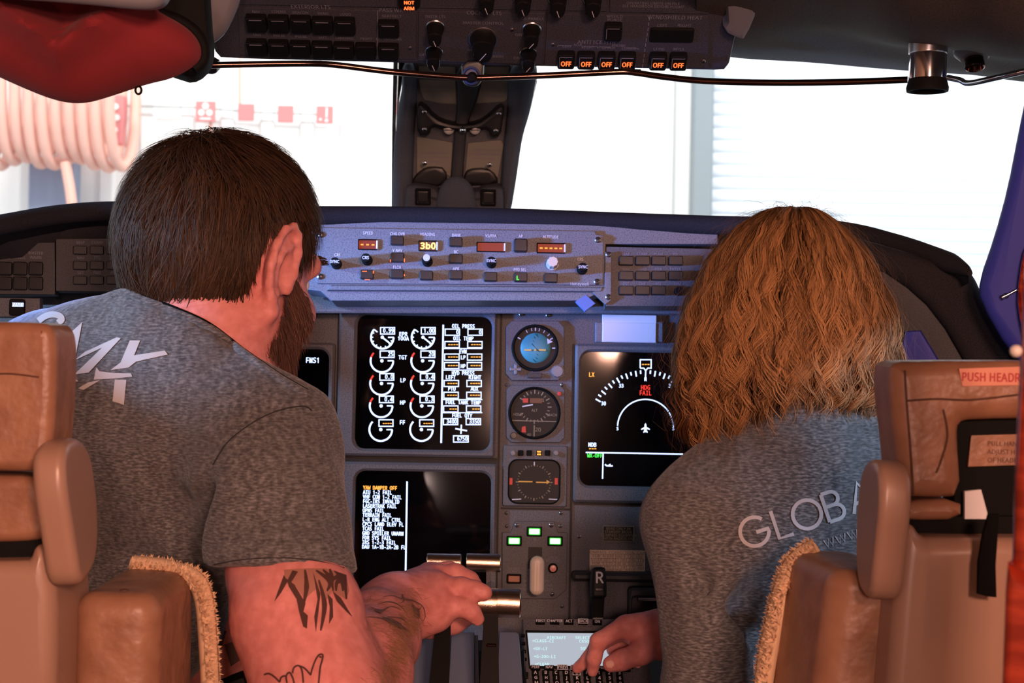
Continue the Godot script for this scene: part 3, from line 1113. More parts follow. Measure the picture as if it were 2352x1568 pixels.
	part("pillar_body", slab_poly(pp, [2360, 190, 2337, 300, 2312, 430, 2282, 540, 2246, 644, 2248, 690, 2318, 812, 2440, 930, 2500, 500, 2500, 120, 2380, 100], -0.05, 0.0, 0.012, 1, 3), M.pillar_blue_lit, t)
	part("dark_trim", slab_poly(pp, [2361, 560, 2348, 590, 2336, 680, 2344, 745, 2360, 800, 2440, 800, 2440, 560], 0.0, 0.012, 0.004, 1), M.lacquer, t)
	var lt := thing("pillar_latch", "small chrome latch pin on the right pillar", "latch", Transform3D(pp.basis, pp * on(pp, 2312, 679, 0.0)))
	var lm := MB.new()
	lm.tube([Vector3(0.010, 0.006, 0.004), Vector3(0.0, 0.0, 0.006), Vector3(-0.004, -0.002, 0.006)], [0.0016, 0.0018, 0.003], 10)
	part("pin", lm.done(), M.chrome, lt)
	lm = MB.new()
	lm.lathe([Vector2(0.003, 0), Vector2(0.003, 0.005), Vector2(0.001, 0.007)], 12)
	part("base", lm.done(), M.steel, lt)
	# handrail under the overhead panel
	var rail := []
	for q in [[420, 160, 1.74], [470, 151, 1.76], [560, 148, 1.77], [700, 146, 1.78], [770, 149, 1.78], [900, 165, 1.79], [1062, 178, 1.79], [1150, 177, 1.79], [1260, 173, 1.79], [1400, 166, 1.79], [1450, 166, 1.79], [1520, 176, 1.78], [1620, 186, 1.76], [1780, 190, 1.74], [1950, 188, 1.71], [2085, 183, 1.69]]:
		rail.append(at(q[0], q[1], q[2]))
	var mb := MB.new()
	mb.tube(spline(rail, 4), 0.0036, 12)
	var hr := thing("handrail", "thin bronze grab rail curving under the overhead panel", "grab rail")
	part("rail_tube", mb.done(60), M.bronze, hr)
	mb = MB.new()
	mb.tube(spline([at(2176, 178, 1.69), at(2205, 184, 1.68), at(2226, 191, 1.67), at(2290, 178, 1.64), at(2390, 155, 1.6)], 5), 0.0032, 12)
	part("rail_tube", mb.done(60), M.chrome, hr)
	mb = MB.new()
	mb.box(Vector3(0.024, 0.004, 0.010), 0.001, offv(at(1448, 164, 1.80)))
	part("rail_mount", mb.done(), M.black, hr)
	# compass mount below the overhead panel
	var cf := frame(1085, 172, 1.80, 12)
	t = thing("mount_knob", "black bracket with a blue ringed knob under the overhead panel", "bracket", cf)
	part("bracket", slab_poly(cf, [1060, 140, 1112, 140, 1110, 180, 1100, 196, 1088, 200, 1070, 196, 1061, 184], -0.02, 0.004, 0.003, 1), M.plastic_dark, t)
	mb = MB.new()
	mb.lathe([Vector2(0.0105, 0.003), Vector2(0.0105, 0.008), Vector2(0.0085, 0.009), Vector2(0.007, 0.007)], 28, offv(on(cf, 1083, 173, 0)))
	part("ring", mb.done(), M.ring_blue, t)
	mb = MB.new()
	mb.lathe([Vector2(0.006, 0.004), Vector2(0.0055, 0.017), Vector2(0.004, 0.019), Vector2(0, 0.0195)], 22, offv(on(cf, 1085, 176, 0)))
	part("knob", mb.done(), M.rubber, t)
	# roof lining at the right with its bulge
	var rows := []
	for r in [[[1600, 118, 2.04], [1700, 134, 2.03], [1850, 143, 2.01], [1980, 154, 1.99], [2090, 163, 1.97], [2230, 172, 1.92], [2460, 186, 1.8]],
			[[1600, 112, 1.95], [1700, 126, 1.95], [1850, 120, 1.9], [1980, 132, 1.86], [2090, 150, 1.85], [2230, 160, 1.8], [2460, 176, 1.7]],
			[[1600, 95, 1.88], [1700, 104, 1.88], [1850, 80, 1.8], [1960, 92, 1.76], [2070, 112, 1.74], [2220, 125, 1.7], [2460, 140, 1.62]],
			[[1600, 60, 1.82], [1720, 66, 1.8], [1850, 55, 1.74], [1950, 66, 1.68], [2060, 99, 1.64], [2210, 110, 1.6], [2460, 130, 1.52]],
			[[1600, 10, 1.74], [1730, 10, 1.72], [1850, 10, 1.66], [1950, 20, 1.60], [2060, 60, 1.54], [2210, 76, 1.5], [2460, 92, 1.44]],
			[[1600, -50, 1.64], [1730, -60, 1.62], [1850, -60, 1.56], [1950, -50, 1.52], [2060, -10, 1.46], [2210, 0, 1.42], [2460, 10, 1.36]],
			[[1600, -140, 1.52], [1730, -150, 1.5], [1850, -150, 1.46], [1950, -150, 1.42], [2060, -130, 1.38], [2210, -120, 1.34], [2460, -120, 1.28]]]:
		var q := []
		for c in r: q.append(at(c[0], c[1], c[2]))
		q.append(Vector3(0.84, q[-1].y + 0.03, q[-1].z + 0.10))
		rows.append(spline(q, 5))
	var fine := []
	for j in rows[0].size():
		var col := []
		for r in rows: col.append(r[j])
		fine.append(spline(col, 5))
	mb = MB.new()
	var rings := []
	for col in fine: rings.append(PackedVector3Array(col))
	mb.loft(rings, false)
	var up := []
	for col in fine: up.append(PackedVector3Array([col[0] + Vector3(0, 0.05, 0.02), col[0]]))
	mb.loft(up, false)
	struct("ceiling_lining", mb.done(70), M.headliner, "moulded grey brown roof lining above the right windscreen")
	# eyeball lamp
	var lp := at(2132, 98, 1.62)
	t = thing("spot_lamp", "polished cylinder spot lamp with a black rim hanging from the lining", "lamp", Transform3D(Basis(Vector3.RIGHT, PI / 2), lp))
	var k := 1.62 / FPX
	mb = MB.new()
	mb.lathe([Vector2(44 * k, -8 * k), Vector2(44 * k, 24 * k), Vector2(42 * k, 27 * k)], 36)
	part("collar", mb.done(), M.steel, t)
	mb = MB.new()
	mb.lathe([Vector2(41 * k, 26 * k), Vector2(42.5 * k, 29 * k), Vector2(42.5 * k, 84 * k), Vector2(40 * k, 88 * k)], 36)
	part("barrel", mb.done(), M.chrome, t)
	mb = MB.new()
	mb.lathe([Vector2(42 * k, 82 * k), Vector2(48 * k, 104 * k), Vector2(47 * k, 112 * k), Vector2(40 * k, 113 * k), Vector2(36 * k, 100 * k)], 36)
	part("rim", mb.done(), M.rubber, t)
	mb = MB.new()
	mb.lathe([Vector2(36 * k, 98 * k), Vector2(0, 101 * k)], 30)
	part("lens", mb.done(), M.plastic_grey, t)
	t = thing("map_lamp", "small swivel map lamp right of the cylinder spot lamp", "lamp", Transform3D(Basis(Vector3.RIGHT, PI / 2 - 0.3), at(2236, 112, 1.66)))
	mb = MB.new()
	mb.lathe([Vector2(0.021, -0.004), Vector2(0.021, 0.004), Vector2(0.014, 0.012)], 28)
	part("cup", mb.done(), M.plastic_grey, t)
	mb = MB.new()
	mb.lathe([Vector2(0.009, 0.0), Vector2(0.010, 0.012), Vector2(0.0105, 0.022), Vector2(0.009, 0.023), Vector2(0.007, 0.016), Vector2(0, 0.016)], 24)
	part("barrel", mb.done(), M.bronze, t)
	# things at the upper left: pouch, its black backing, visor, trim
	var vf := frame(180, 0, 1.25, 10)
	tag(part("sun_visor", slab_poly(vf, [-120, -160, 384, -160, 381, -8, 368, 14, 345, 22, 300, 21, 200, 10, -120, -14], -0.02, 0.0, 0.006, 1, 3), M.plastic_grey, self, vf), "grey plastic visor edge at the top left corner above the red pouch", "visor")
	var bf := frame(220, 110, 1.36, 0, 6)
	var q := soft(poly(bf, [-90, -90, 330, -80, 352, 24, 410, 52, 446, 78, 463, 108, 462, 136, 442, 156, 395, 181, 340, 193, 298, 207, 250, 223, 205, 236, 165, 238, 118, 228, 60, 205, 0, 178, -60, 150]), 2)
	t = thing("hanging_pouch", "big red cloth pouch with black edging hanging at top left", "pouch", bf)
	mb = MB.new()
	rings = []
	var cen := Vector2(on(bf, 200, 70).x, on(bf, 200, 70).y)
	for i in 13:
		var u := float(i) / 12
		var s := cos(u * PI / 2) * 0.97 + 0.03
		var ring := PackedVector3Array()
		for p in q:
			var w := cen + (p - cen) * s
			var d := w - cen
			var fold := 0.026 * exp(-pow((absf(d.x + 0.012) * 0.75 - d.y - 0.030) / 0.013, 2)) - 0.036 * exp(-pow((absf(d.x + 0.012) * 0.75 - d.y + 0.008) / 0.018, 2))
			ring.append(Vector3(w.x, w.y, 0.06 * sin(u * PI / 2) + fold * sin(u * PI / 2)))
		rings.append(ring)
	mb.loft(rings, true, false, true)
	part("bag", mb.done(80), M.red_cloth, t)
	mb = MB.new()
	var edge := []
	for p in [[300, -70], [350, 18], [412, 48], [450, 76], [467, 108], [466, 138], [446, 158]]:
		edge.append(on(bf, p[0], p[1], -0.004))
	mb.tube(spline(edge, 6), 0.0055, 8)
	part("piping", mb.done(60), M.rubber, t)
	part("backing", slab_poly(bf, [250, -90, 470, -90, 476, 30, 484, 95, 474, 140, 446, 166, 415, 170, 300, 120], -0.05, -0.006, 0.01, 1), M.rubber, t)
	mb = MB.new()
	var lo := []
	for i in 17: lo.append(on(bf, 318 + 7 * sin(TAU * i / 16.0), 207 - 9 * cos(TAU * i / 16.0), 0.004))
	mb.tube(lo, 0.0011, 6, Transform3D(), false)
	part("zip_loop", mb.done(60), M.rubber, t)
	var tf := frame(520, 50, 1.66, 20, 10)
	tag(part("overhead_fairing", slab_poly(tf, [440, -120, 575, -120, 556, 0, 530, 62, 508, 92, 482, 108, 440, 112], -0.05, 0.0, 0.01, 1, 3), M.plastic_grey, self, tf), "grey fairing between the red pouch and the overhead panel", "fairing")
	var wf := frame(465, 155, 1.80, 20)
	tag(part("visor_mount", slab_poly(wf, [425, 162, 450, 136, 496, 138, 500, 164, 492, 172, 470, 170], -0.02, 0.0, 0.003, 1), M.plastic_dark, self, wf), "small dark mounting tab at the left end of the grab rail", "bracket")


# ---------------------------------------------------------------- instrument panel
var mip: Transform3D
const PX := 2.0 / 3600.0

func pm(x: float, y: float, z := 0.0) -> Vector2:
	var p := on(mip, x, y, z)
	return Vector2(p.x, p.y)

# a display: bezel, glass and the lines on it; returns [thing, builders by colour]
func display(label: String, o: Array, s: Array) -> Node3D:
	var so := spot(mip, o[0], o[1], o[2], o[3])
	var si := spot(mip, s[0], s[1], s[2], s[3])
	var t := thing("cockpit_display", label, "screen", mip)
	var oc := Vector2(so[0].x, so[0].y)
	var ic := Vector2(si[0].x, si[0].y)
	var mb := MB.new()
	mb.bezel(MB.rrect(so[1].x, so[1].y, 0.004, 5, oc), MB.rrect(si[1].x, si[1].y, 0.013, 5, ic), 0.0, 0.012, 0.003, 0.002)
	part("bezel", mb.done(), M.panel, t)
	mb = MB.new()
	mb.prism(MB.rrect(si[1].x + 0.001, si[1].y + 0.001, 0.013, 5, ic), 0.001, 0.0035)
	part("screen_glass", mb.done(), M.crt_glass, t)
	return t

const ZS := 0.0039

func frame_px(mb: MB, x0: float, y0: float, x1: float, y1: float, w := 2.2) -> void:
	mb.stroke([pm(x0, y0), pm(x1, y0), pm(x1, y1), pm(x0, y1)], w * PX, ZS, true)

func line_px(mb: MB, pts: Array, w := 3.0) -> void:
	var q := []
	for k in range(0, pts.size(), 2): q.append(pm(pts[k], pts[k + 1]))
	mb.stroke(q, w * PX, ZS)

func text_px(mb: MB, s: String, x: float, y: float, h: float, ax := 0, squeeze := 0.82) -> void:
	var p := pm(x, y)
	letters(mb, s, Vector3(p.x, p.y, ZS), h * PX, ax, Transform3D(), true, squeeze, 0.00028)

func dashes(mb: MB, x0: float, x1: float, y: float, n: int, w := 2.4) -> void:
	for k in n:
		var a := lerpf(x0, x1, (k + 0.12) / n)
		var b := lerpf(x0, x1, (k + 0.88) / n)
		line_px(mb, [a, y, b, y], w)

func compass(w: MB, x: float, y: float, sx := 1.0) -> void:
	for k in 25:
		var a := deg_to_rad(-60.0 + 5.0 * k)
		var r1 := 132.0
		var r0 := r1 - (13.0 if k % 2 == 0 else 8.0)
		if k == 12: continue
		line_px(w, [x + sin(a) * r0, y - cos(a) * r0, x + sin(a) * r1, y - cos(a) * r1], 3.4)
	for q in [["N", 0], ["33", -30], ["30", -60], ["3", 30], ["6", 60]]:
		var a := deg_to_rad(q[1])
		text_px(w, q[0], x + sin(a) * 111, y - cos(a) * 111, 8)

func main_panel() -> void:
	mip = frame(1050, 900, 2.0, -3)
	var t := thing("instrument_panel", "grey main instrument panel carrying the screens and round gauges", "instrument panel", mip)
	part("panel_plate", slab_poly(mip, [-150, 672, 2260, 672, 2300, 1470, -150, 1470], -0.03, 0.0, 0.001), M.panel, t)
	var mb := MB.new()
	for g in [[778, 1048, 1142, 1062], [769, 700, 773, 1400], [1143, 700, 1148, 1420], [1310, 790, 1315, 1440], [1318, 1156, 1640, 1161], [1150, 1166, 1312, 1170]]:
		var s := spot(mip, g[0], g[1], g[2], g[3], 0.0)
		mb.box(Vector3(s[1].x, s[1].y, 0.004), 0.0, offv(s[0]))
	part("panel_gap", mb.done(), M.black, t)
	screws(t, mip, [787, 878, 783, 1234, 800, 1190, 1196, 722, 1258, 724, 1164, 884, 1291, 884, 1163, 1178, 1288, 1178, 1330, 1232, 1328, 1314, 1164, 1208, 1287, 1208, 1291, 1392], 4.0, 0.001)

	# ---- engine screen, upper middle
	t = display("upper middle screen full of white round engine gauges", [778, 708, 1140, 1048], [818, 726, 1128, 1032])
	var w := MB.new(); var am := MB.new(); var rd := MB.new()
	for row in 5:
		for col in 2:
			var cx: float = (878.7 if col == 0 else 972.0) - row * 0.9
			var cy: float = [774.8, 828.6, 880.5, 931.9, 986.2][row]
			var r := 26.0 * PX
			var c := pm(cx, cy)
			if row == 0 or row == 4: w.arc(c, r, 137, 360, 4.2 * PX, ZS, Transform3D(), 40)
			else:
				rd.arc(c, r, 137, 163, 4.2 * PX, ZS, Transform3D(), 8)
				w.arc(c, r, 163, 360, 4.2 * PX, ZS, Transform3D(), 36)
			line_px(w, [cx + 13, cy, cx + 27, cy], 3.0)
			w.fill(MB.circle(3.9 * PX, 14, c), ZS)
			if row == 0:
				line_px(w, [cx, cy, cx + 20, cy + 16], 3.6)
				line_px(w, [cx - 19, cy - 18, cx - 11, cy - 12], 3.0)
				for a in [155, 180, 205, 235, 262, 290, 318, 340]:
					var d := Vector2.from_angle(deg_to_rad(a))
					w.stroke([c + d * r, c + d * r * 0.8], 2.6 * PX, ZS)
			frame_px(w, cx - 4, cy - 22.5, cx + 28, cy - 7.5, 2.6)
			var v: String = [["0.99", "1.00"], ["25", "20"], ["0.0", "0.4"], ["0.4", "0.3"], ["", ""]][row][col]
			if v: text_px(w, v, cx + 26.5, cy - 15, 9.4, 1, 0.8)
			else: dashes(am, cx + 4, cx + 26, cy - 14, 4)
	for q in [["EPR", 926.5, 767.5], ["100A", 926.5, 777.5], ["TGT", 925.5, 821], ["LP", 926, 873.5], ["HP", 925.5, 924.5], ["FF", 924.5, 970]]:
		text_px(w, q[0], q[1], q[2], 8.8, 0, 0.88)
	line_px(w, [1018.5, 746, 1013.6, 1017], 4.0)
	for q in [["OIL PRESS", 1064.7, 749.5], ["OIL TEMP", 1064.7, 777.5], ["EVM", 1063.3, 807.5], ["LP", 1064, 821], ["HP", 1064, 841], ["HYD PRESS", 1064, 857], ["LEFT", 1035.5, 866.5], ["RIGHT", 1091, 866.5], ["PTU", 1038, 893], ["AUX", 1090, 893], ["FUEL TANK TEMP", 1064, 924], ["FUEL QTY", 1061.5, 954]]:
		text_px(w, q[0], q[1], q[2], 8.4, 0, 0.82)
	for q in [[756, 0], [784.5, 1], [813, 1], [832.5, 1], [873.5, 1], [900.5, 1], [932, 2], [961, 3]]:
		for col in 2:
			var x0: float = (1022.8 if col == 0 else 1075.0) - (q[0] - 756) * 0.02
			frame_px(w, x0, q[0], x0 + 33, q[0] + 14, 2.4)
			if q[1] == 0: text_px(w, "0", x0 + 31, q[0] + 7, 8.8, 1)
			elif q[1] == 3: text_px(w, ["3400", "3350"][col], x0 + 31, q[0] + 7, 8.8, 1, 0.8)
			else: dashes(am, x0 + (7 if q[1] == 1 else 13), x0 + 31, q[0] + 7, 4 if q[1] == 1 else 3)
	for y in [800.5, 850, 917.5, 947.5]: line_px(w, [1017, y, 1108, y], 2.2)
	line_px(w, [1060, 975, 1059, 996], 3.4); line_px(w, [1046, 984, 1073, 989], 3.4)
	frame_px(w, 1042, 1000.5, 1075.5, 1015, 2.6)
	text_px(w, "6750", 1074, 1007.5, 8.8, 1, 0.8)
	part("symbols_white", w.done(), M.crt_white, t, Transform3D(), "glowing white gauge symbols")
	part("symbols_amber", am.done(), M.crt_amber, t, Transform3D(), "glowing amber dashes")
	part("symbols_red", rd.done(), M.crt_red, t, Transform3D(), "glowing red arc ends")

	# ---- message screen, lower middle
	t = display("lower middle screen with a white list of failure messages", [778, 1062, 1140, 1420], [815, 1082, 1126, 1392])
	w = MB.new(); am = MB.new()
	var msg := ["YAW DAMPER OFF", "AIU 1-2 FAIL", "VHF COM 1-2 FAIL", "FGC-IRS INVALID", "LASERTRAK FAIL", "OPNS FAIL", "TERRAIN FAIL", "L-R ENG ALT CTRL", "CPCS LAND ELEV FL", "TCAS FAIL", "GND SPOILER UNARM", "FDR SYS FAIL", "IRS 1-2-3 FAIL", "DAU 1A-1B-2A-2B FL"]
	for k in msg.size():
		text_px(am if k == 0 else w, msg[k], 834.6 - k * 0.2, 1119.2 + k * 10.42, 8.2, -1, 0.80)
	line_px(w, [935.5, 1105, 931.8, 1330], 3.8)
	part("messages_white", w.done(), M.crt_white, t, Transform3D(), "glowing white message lines")
	part("messages_amber", am.done(), M.crt_amber, t, Transform3D(), "glowing amber top message")

	# ---- heading screens, right and left
	t = display("right screen with a white compass arc and HDG FAIL in red", [1318, 793, 1690, 1155], [1332, 810, 1640, 1117])
	w = MB.new(); am = MB.new(); rd = MB.new()
	var gr := MB.new()
	compass(w, 1482, 982)
	line_px(w, [1470, 845.5, 1470, 826, 1495, 826, 1495, 845.5, 1487, 845.5, 1482.5, 851, 1478, 845.5, 1470, 845.5], 2.8)
	line_px(w, [1482.5, 851, 1482, 868], 3)
	dashes(am, 1473, 1492, 837, 3)
	text_px(rd, "HDG", 1482, 890, 10, 0, 0.85); text_px(rd, "FAIL", 1482, 902.5, 10, 0, 0.85)
	w.arc(pm(1482, 981), 64 * PX, 2, 178, 3.0 * PX, ZS, Transform3D(), 44)
	text_px(w, "S", 1418, 984, 7); text_px(w, "S", 1546, 984, 7)
	var sx := 1482.0; var sy := 982.0
	w.fill(poly(mip, [sx, sy - 11, sx + 2.2, sy - 7, sx + 2.4, sy - 2, sx + 10, sy + 2.5, sx + 10, sy + 5, sx + 2, sy + 3, sx + 1.6, sy + 7, sx + 5, sy + 9.5, sx + 5, sy + 11.5, sx, sy + 10, sx - 5, sy + 11.5, sx - 5, sy + 9.5, sx - 1.6, sy + 7, sx - 2, sy + 3, sx - 10, sy + 5, sx - 10, sy + 2.5, sx - 2.4, sy - 2, sx - 2.2, sy - 7]), ZS)
	text_px(am, "LX", 1358.5, 860.5, 9.4); text_px(w, "NDB", 1360, 1021, 9); dashes(am, 1352, 1370, 1030, 3)
	line_px(w, [1345, 1038.5, 1568, 1042.5], 3.2)
	line_px(w, [1385, 1041, 1383.5, 1099], 3.0)
	text_px(gr, "WX-OFF", 1366, 1046, 8.4)
	line_px(w, [1389, 1066, 1393, 1069, 1407, 1069.5], 3.4); line_px(w, [1397, 1068, 1402, 1065.5], 2.4)
	part("symbols_white", w.done(), M.crt_white, t, Transform3D(), "glowing white compass arc and lines")
	part("symbols_amber", am.done(), M.crt_amber, t)
	part("symbols_red", rd.done(), M.crt_red, t, Transform3D(), "glowing red warning words")
	part("symbols_green", gr.done(), M.crt_green, t)
	t = display("left screen with a compass arc, mostly behind the man", [395, 785, 768, 1145], [445, 800, 755, 1105])
	w = MB.new()
	compass(w, 600, 977)
	text_px(w, "FMS1", 719, 827.5, 11.5, 0, 0.85); text_px(w, "GS1", 731, 1015, 9)
	part("symbols_white", w.done(), M.crt_white, t)

	gauges()
	# ---- card holders
	for k in 2:
		var x0 := 1382.0 if k == 0 else 560.0
		var hx := thing("card_holder", ["metal clip holder with a blank white card above the right screen", "metal clip card holder partly behind the man's face"][k], "card holder", mip)
		for e in 2:
			var s := spot(mip, x0 - 16 + 138 * e, 740, x0 + 2 + 138 * e, 787)
			mb = MB.new()
			mb.box(Vector3(s[1].x, s[1].y, 0.008), 0.0015, offv(s[0] + Vector3(0, 0, 0.004)))
			part("clip", mb.done(), M.steel if k else M.panel_light, hx)
		var s := spot(mip, x0, 724, x0 + 124, 787)
		mb = MB.new()
		mb.box(Vector3(s[1].x, s[1].y, 0.002), 0.0004, offv(s[0] + Vector3(0, 0, 0.007)))
		part("card", mb.done(), M.paper, hx)
		s = spot(mip, x0 + 2, 742, x0 + 123, 786)
		mb = MB.new()
		mb.box(Vector3(s[1].x, s[1].y, 0.0015), 0.0004, offv(s[0] + Vector3(0, 0, 0.009)))
		part("front_card", mb.done(), M.paper, hx)
	# ---- gear panel
	var gp := thing("landing_gear_console", "grey landing gear panel with three lit green lights", "control panel", mip)
	part("plate", slab_poly(mip, [1153, 1222, 1172, 1222, 1184, 1196, 1272, 1196, 1282, 1222, 1303, 1222, 1301, 1352, 1276, 1374, 1180, 1374, 1153, 1352], 0.0, 0.005, 0.0012, 0), M.panel, gp)
	for q in [[1227.5, 1220], [1181, 1241.5], [1275, 1242]]:
		var s := spot(mip, q[0] - 13.5, q[1] - 8, q[0] + 13.5, q[1] + 8, 0.005)
		mb = MB.new()
		mb.bezel(MB.rrect(s[1].x * 1.3, s[1].y * 1.4, 0.001, 2), MB.rrect(s[1].x, s[1].y, 0.001, 2), -0.001, 0.004, 0.0008, 0.0, offv(s[0]))
		var l := part("gear_light", mb.done(), M.rubber, gp)
		part("lens_rim", button_mesh(s[1].x, s[1].y, 0.003), M.lit_green_rim, l, offv(s[0]))
		part("lens", button_mesh(s[1].x * 0.86, s[1].y * 0.78, 0.0035), M.lit_green, l, offv(s[0]))
	var s1 := spot(mip, 1213, 1256, 1245, 1306, 0.005)
	mb = MB.new()
	mb.box(Vector3(s1[1].x, s1[1].y, 0.002), 0.0, offv(s1[0]))
	part("lever_slot", mb.done(), M.black, gp)
	mb = MB.new()
	for q in [["N", 1228, 1238, 5], ["L", 1180, 1259, 5], ["R", 1275, 1259, 5], ["LOCK", 1270, 1280.5, 5.5], ["RELEASE", 1270, 1287.5, 5.5], ["HORN", 1180, 1306, 5.5], ["SILENCE", 1180, 1313, 5.5], ["UP", 1208, 1334, 5], ["DN", 1254, 1334, 5], ["LDG", 1206, 1344, 5], ["GEAR", 1258, 1344, 5], ["DOWN", 1204, 1353, 5], ["LOCK", 1260, 1353, 5]]:
		var p := pm(q[1], q[2], 0.0055)
		letters(mb, q[0], Vector3(p.x, p.y, 0.0054), q[3] * PX)
	part("lettering", mb.done(), M.print_dim, gp)
	var hs := spot(mip, 1166, 1320, 1195, 1337, 0.005)
	part("horn_button", button_mesh(hs[1].x * 1.18, hs[1].y * 1.3, 0.003), M.rubber, gp, offv(hs[0]))
	part("horn_cap", button_mesh(hs[1].x * 0.9, hs[1].y * 0.85, 0.005), mat("amber_cap", Color(0.62, 0.40, 0.30), 0.5), gp, offv(hs[0]))
	mb = MB.new()
	mb.lathe([Vector2(0.0062, 0), Vector2(0.0062, 0.005), Vector2(0.005, 0.006)], 20)
	var rb := part("release_button", mb.done(), M.rubber, gp, offv(on(mip, 1270, 1304, 0.005)))
	mb = MB.new()
	mb.lathe([Vector2(0.0046, 0.005), Vector2(0.004, 0.009), Vector2(0, 0.0095)], 20)
	part("button_cap", mb.done(), mat("pink_cap", Color(0.85, 0.55, 0.50), 0.35), rb)
	screws(gp, mip, [1187, 1206, 1266, 1206, 1268, 1364], 5.0, 0.005)
	var gl := thing("gear_lever", "white wheel shaped landing gear lever on the grey gear panel", "lever", Transform3D(mip.basis, mip * on(mip, 1233, 1320, 0.02)))
	mb = MB.new()
	mb.prism(MB.rrect(33 * PX, 88 * PX, 16 * PX, 8), 0.0, 0.016, 0.006, Transform3D(), 4, 0.004)
	part("wheel_grip", mb.done(50), M.lever_white, gl)
	mb = MB.new()
	mb.box(Vector3(0.007, 0.010, 0.02), 0.001, off(0, 0.016, -0.009))
	part("stem", mb.done(), M.steel, gl)
	mb = MB.new()
	for k in 3: mb.box(Vector3(0.0008, 0.034, 0.0006), 0.0, off((k - 1) * 0.0034, -0.004, 0.0162))
	part("grip_line", mb.done(), M.paper_cream, gl)
	# ---- placards
	var pk := thing("placard", "small black placard with faded print above the cream card", "placard", mip)
	s1 = spot(mip, 1384, 1207, 1456, 1243)
	mb = MB.new()
	mb.box(Vector3(s1[1].x, s1[1].y, 0.002), 0.0005, offv(s1[0] + Vector3(0, 0, 0.001)))
	part("rim", mb.done(), M.placard_metal, pk)
	mb = MB.new()
	mb.box(Vector3(s1[1].x * 0.95, s1[1].y * 0.9, 0.002), 0.0004, offv(s1[0] + Vector3(0, 0, 0.0016)))
	part("plate", mb.done(), M.black, pk)
	mb = MB.new()
	for k in 4:
		var p := pm(1420, 1213.5 + k * 7.6)
		letters(mb, ["READ ONLY IN", "STANDBY MODE", "COMPASS EQUIPPED", "WITH RADIOS ON"][k], Vector3(p.x, p.y, 0.0028), 4.6 * PX)
	part("lettering", mb.done(), M.gauge_ink, pk)
	pk = thing("placard", "cream table card with rows of fine figures behind the R lever", "placard", mip)
	s1 = spot(mip, 1354, 1263, 1481, 1315)
	mb = MB.new()
	mb.box(Vector3(s1[1].x, s1[1].y, 0.0016), 0.0004, offv(s1[0] + Vector3(0, 0, 0.001)))
	part("card", mb.done(), M.paper_cream, pk)
	mb = MB.new()
	for k in 6:
		var p := pm(1418, 1268.5 + k * 8.4)
		letters(mb, ["COMPASS  CORRECTION  CARD", "FOR  N 030 060 E 120 150", "STEER 001 031 061 090 119", "FOR  S 210 240 W 300 330", "STEER 180 211 241 270 301", "RADIOS ON   DATE"][k], Vector3(p.x, p.y, 0.002), 5.0 * PX, 0, Transform3D(), false, 1.15)
	for k in 5:
		var a := pm(1357, 1273 + k * 8.4)
		var b := pm(1478, 1273 + k * 8.4)
		mb.stroke([a, b], 0.7 * PX, 0.002)
	part("print", mb.done(), mat("print_brown", Color(0.42, 0.32, 0.28), 0.8), pk)
	# ---- ledge and dark trough below the panel at the right
	mb = MB.new()
	var e0 := on(mip, 1312, 1322, 0.0); var e1 := on(mip, 1620, 1322, 0.0)
	mb.box(Vector3(e1.x - e0.x, 0.012, 0.03), 0.004, offv((e0 + e1) / 2 + Vector3(0, 0, 0.012)))
	tag(part("panel_ledge", mb.done(), M.panel_dark, self, mip), "dark ledge under the cream card and R lever", "ledge")
	var rl := thing("chrome_rail", "dark recess with a short chrome rail above the woman's hand", "rail", mip)
	s1 = spot(mip, 1440, 1345, 1560, 1418, 0.0)
	mb = MB.new()
	mb.bezel(MB.rrect(s1[1].x, s1[1].y, 0.006, 3), MB.rrect(s1[1].x * 0.86, s1[1].y * 0.6, 0.004, 3, Vector2(0, -0.004)), 0.0, 0.03, 0.003, 0.0, offv(s1[0]))
	part("recess", mb.done(), M.panel_dark, rl)
	mb = MB.new()
	mb.tube([on(mip, 1466, 1376, 0.034), on(mip, 1540, 1376, 0.034)], 0.0024, 10)
	part("rail", mb.done(), M.chrome, rl)


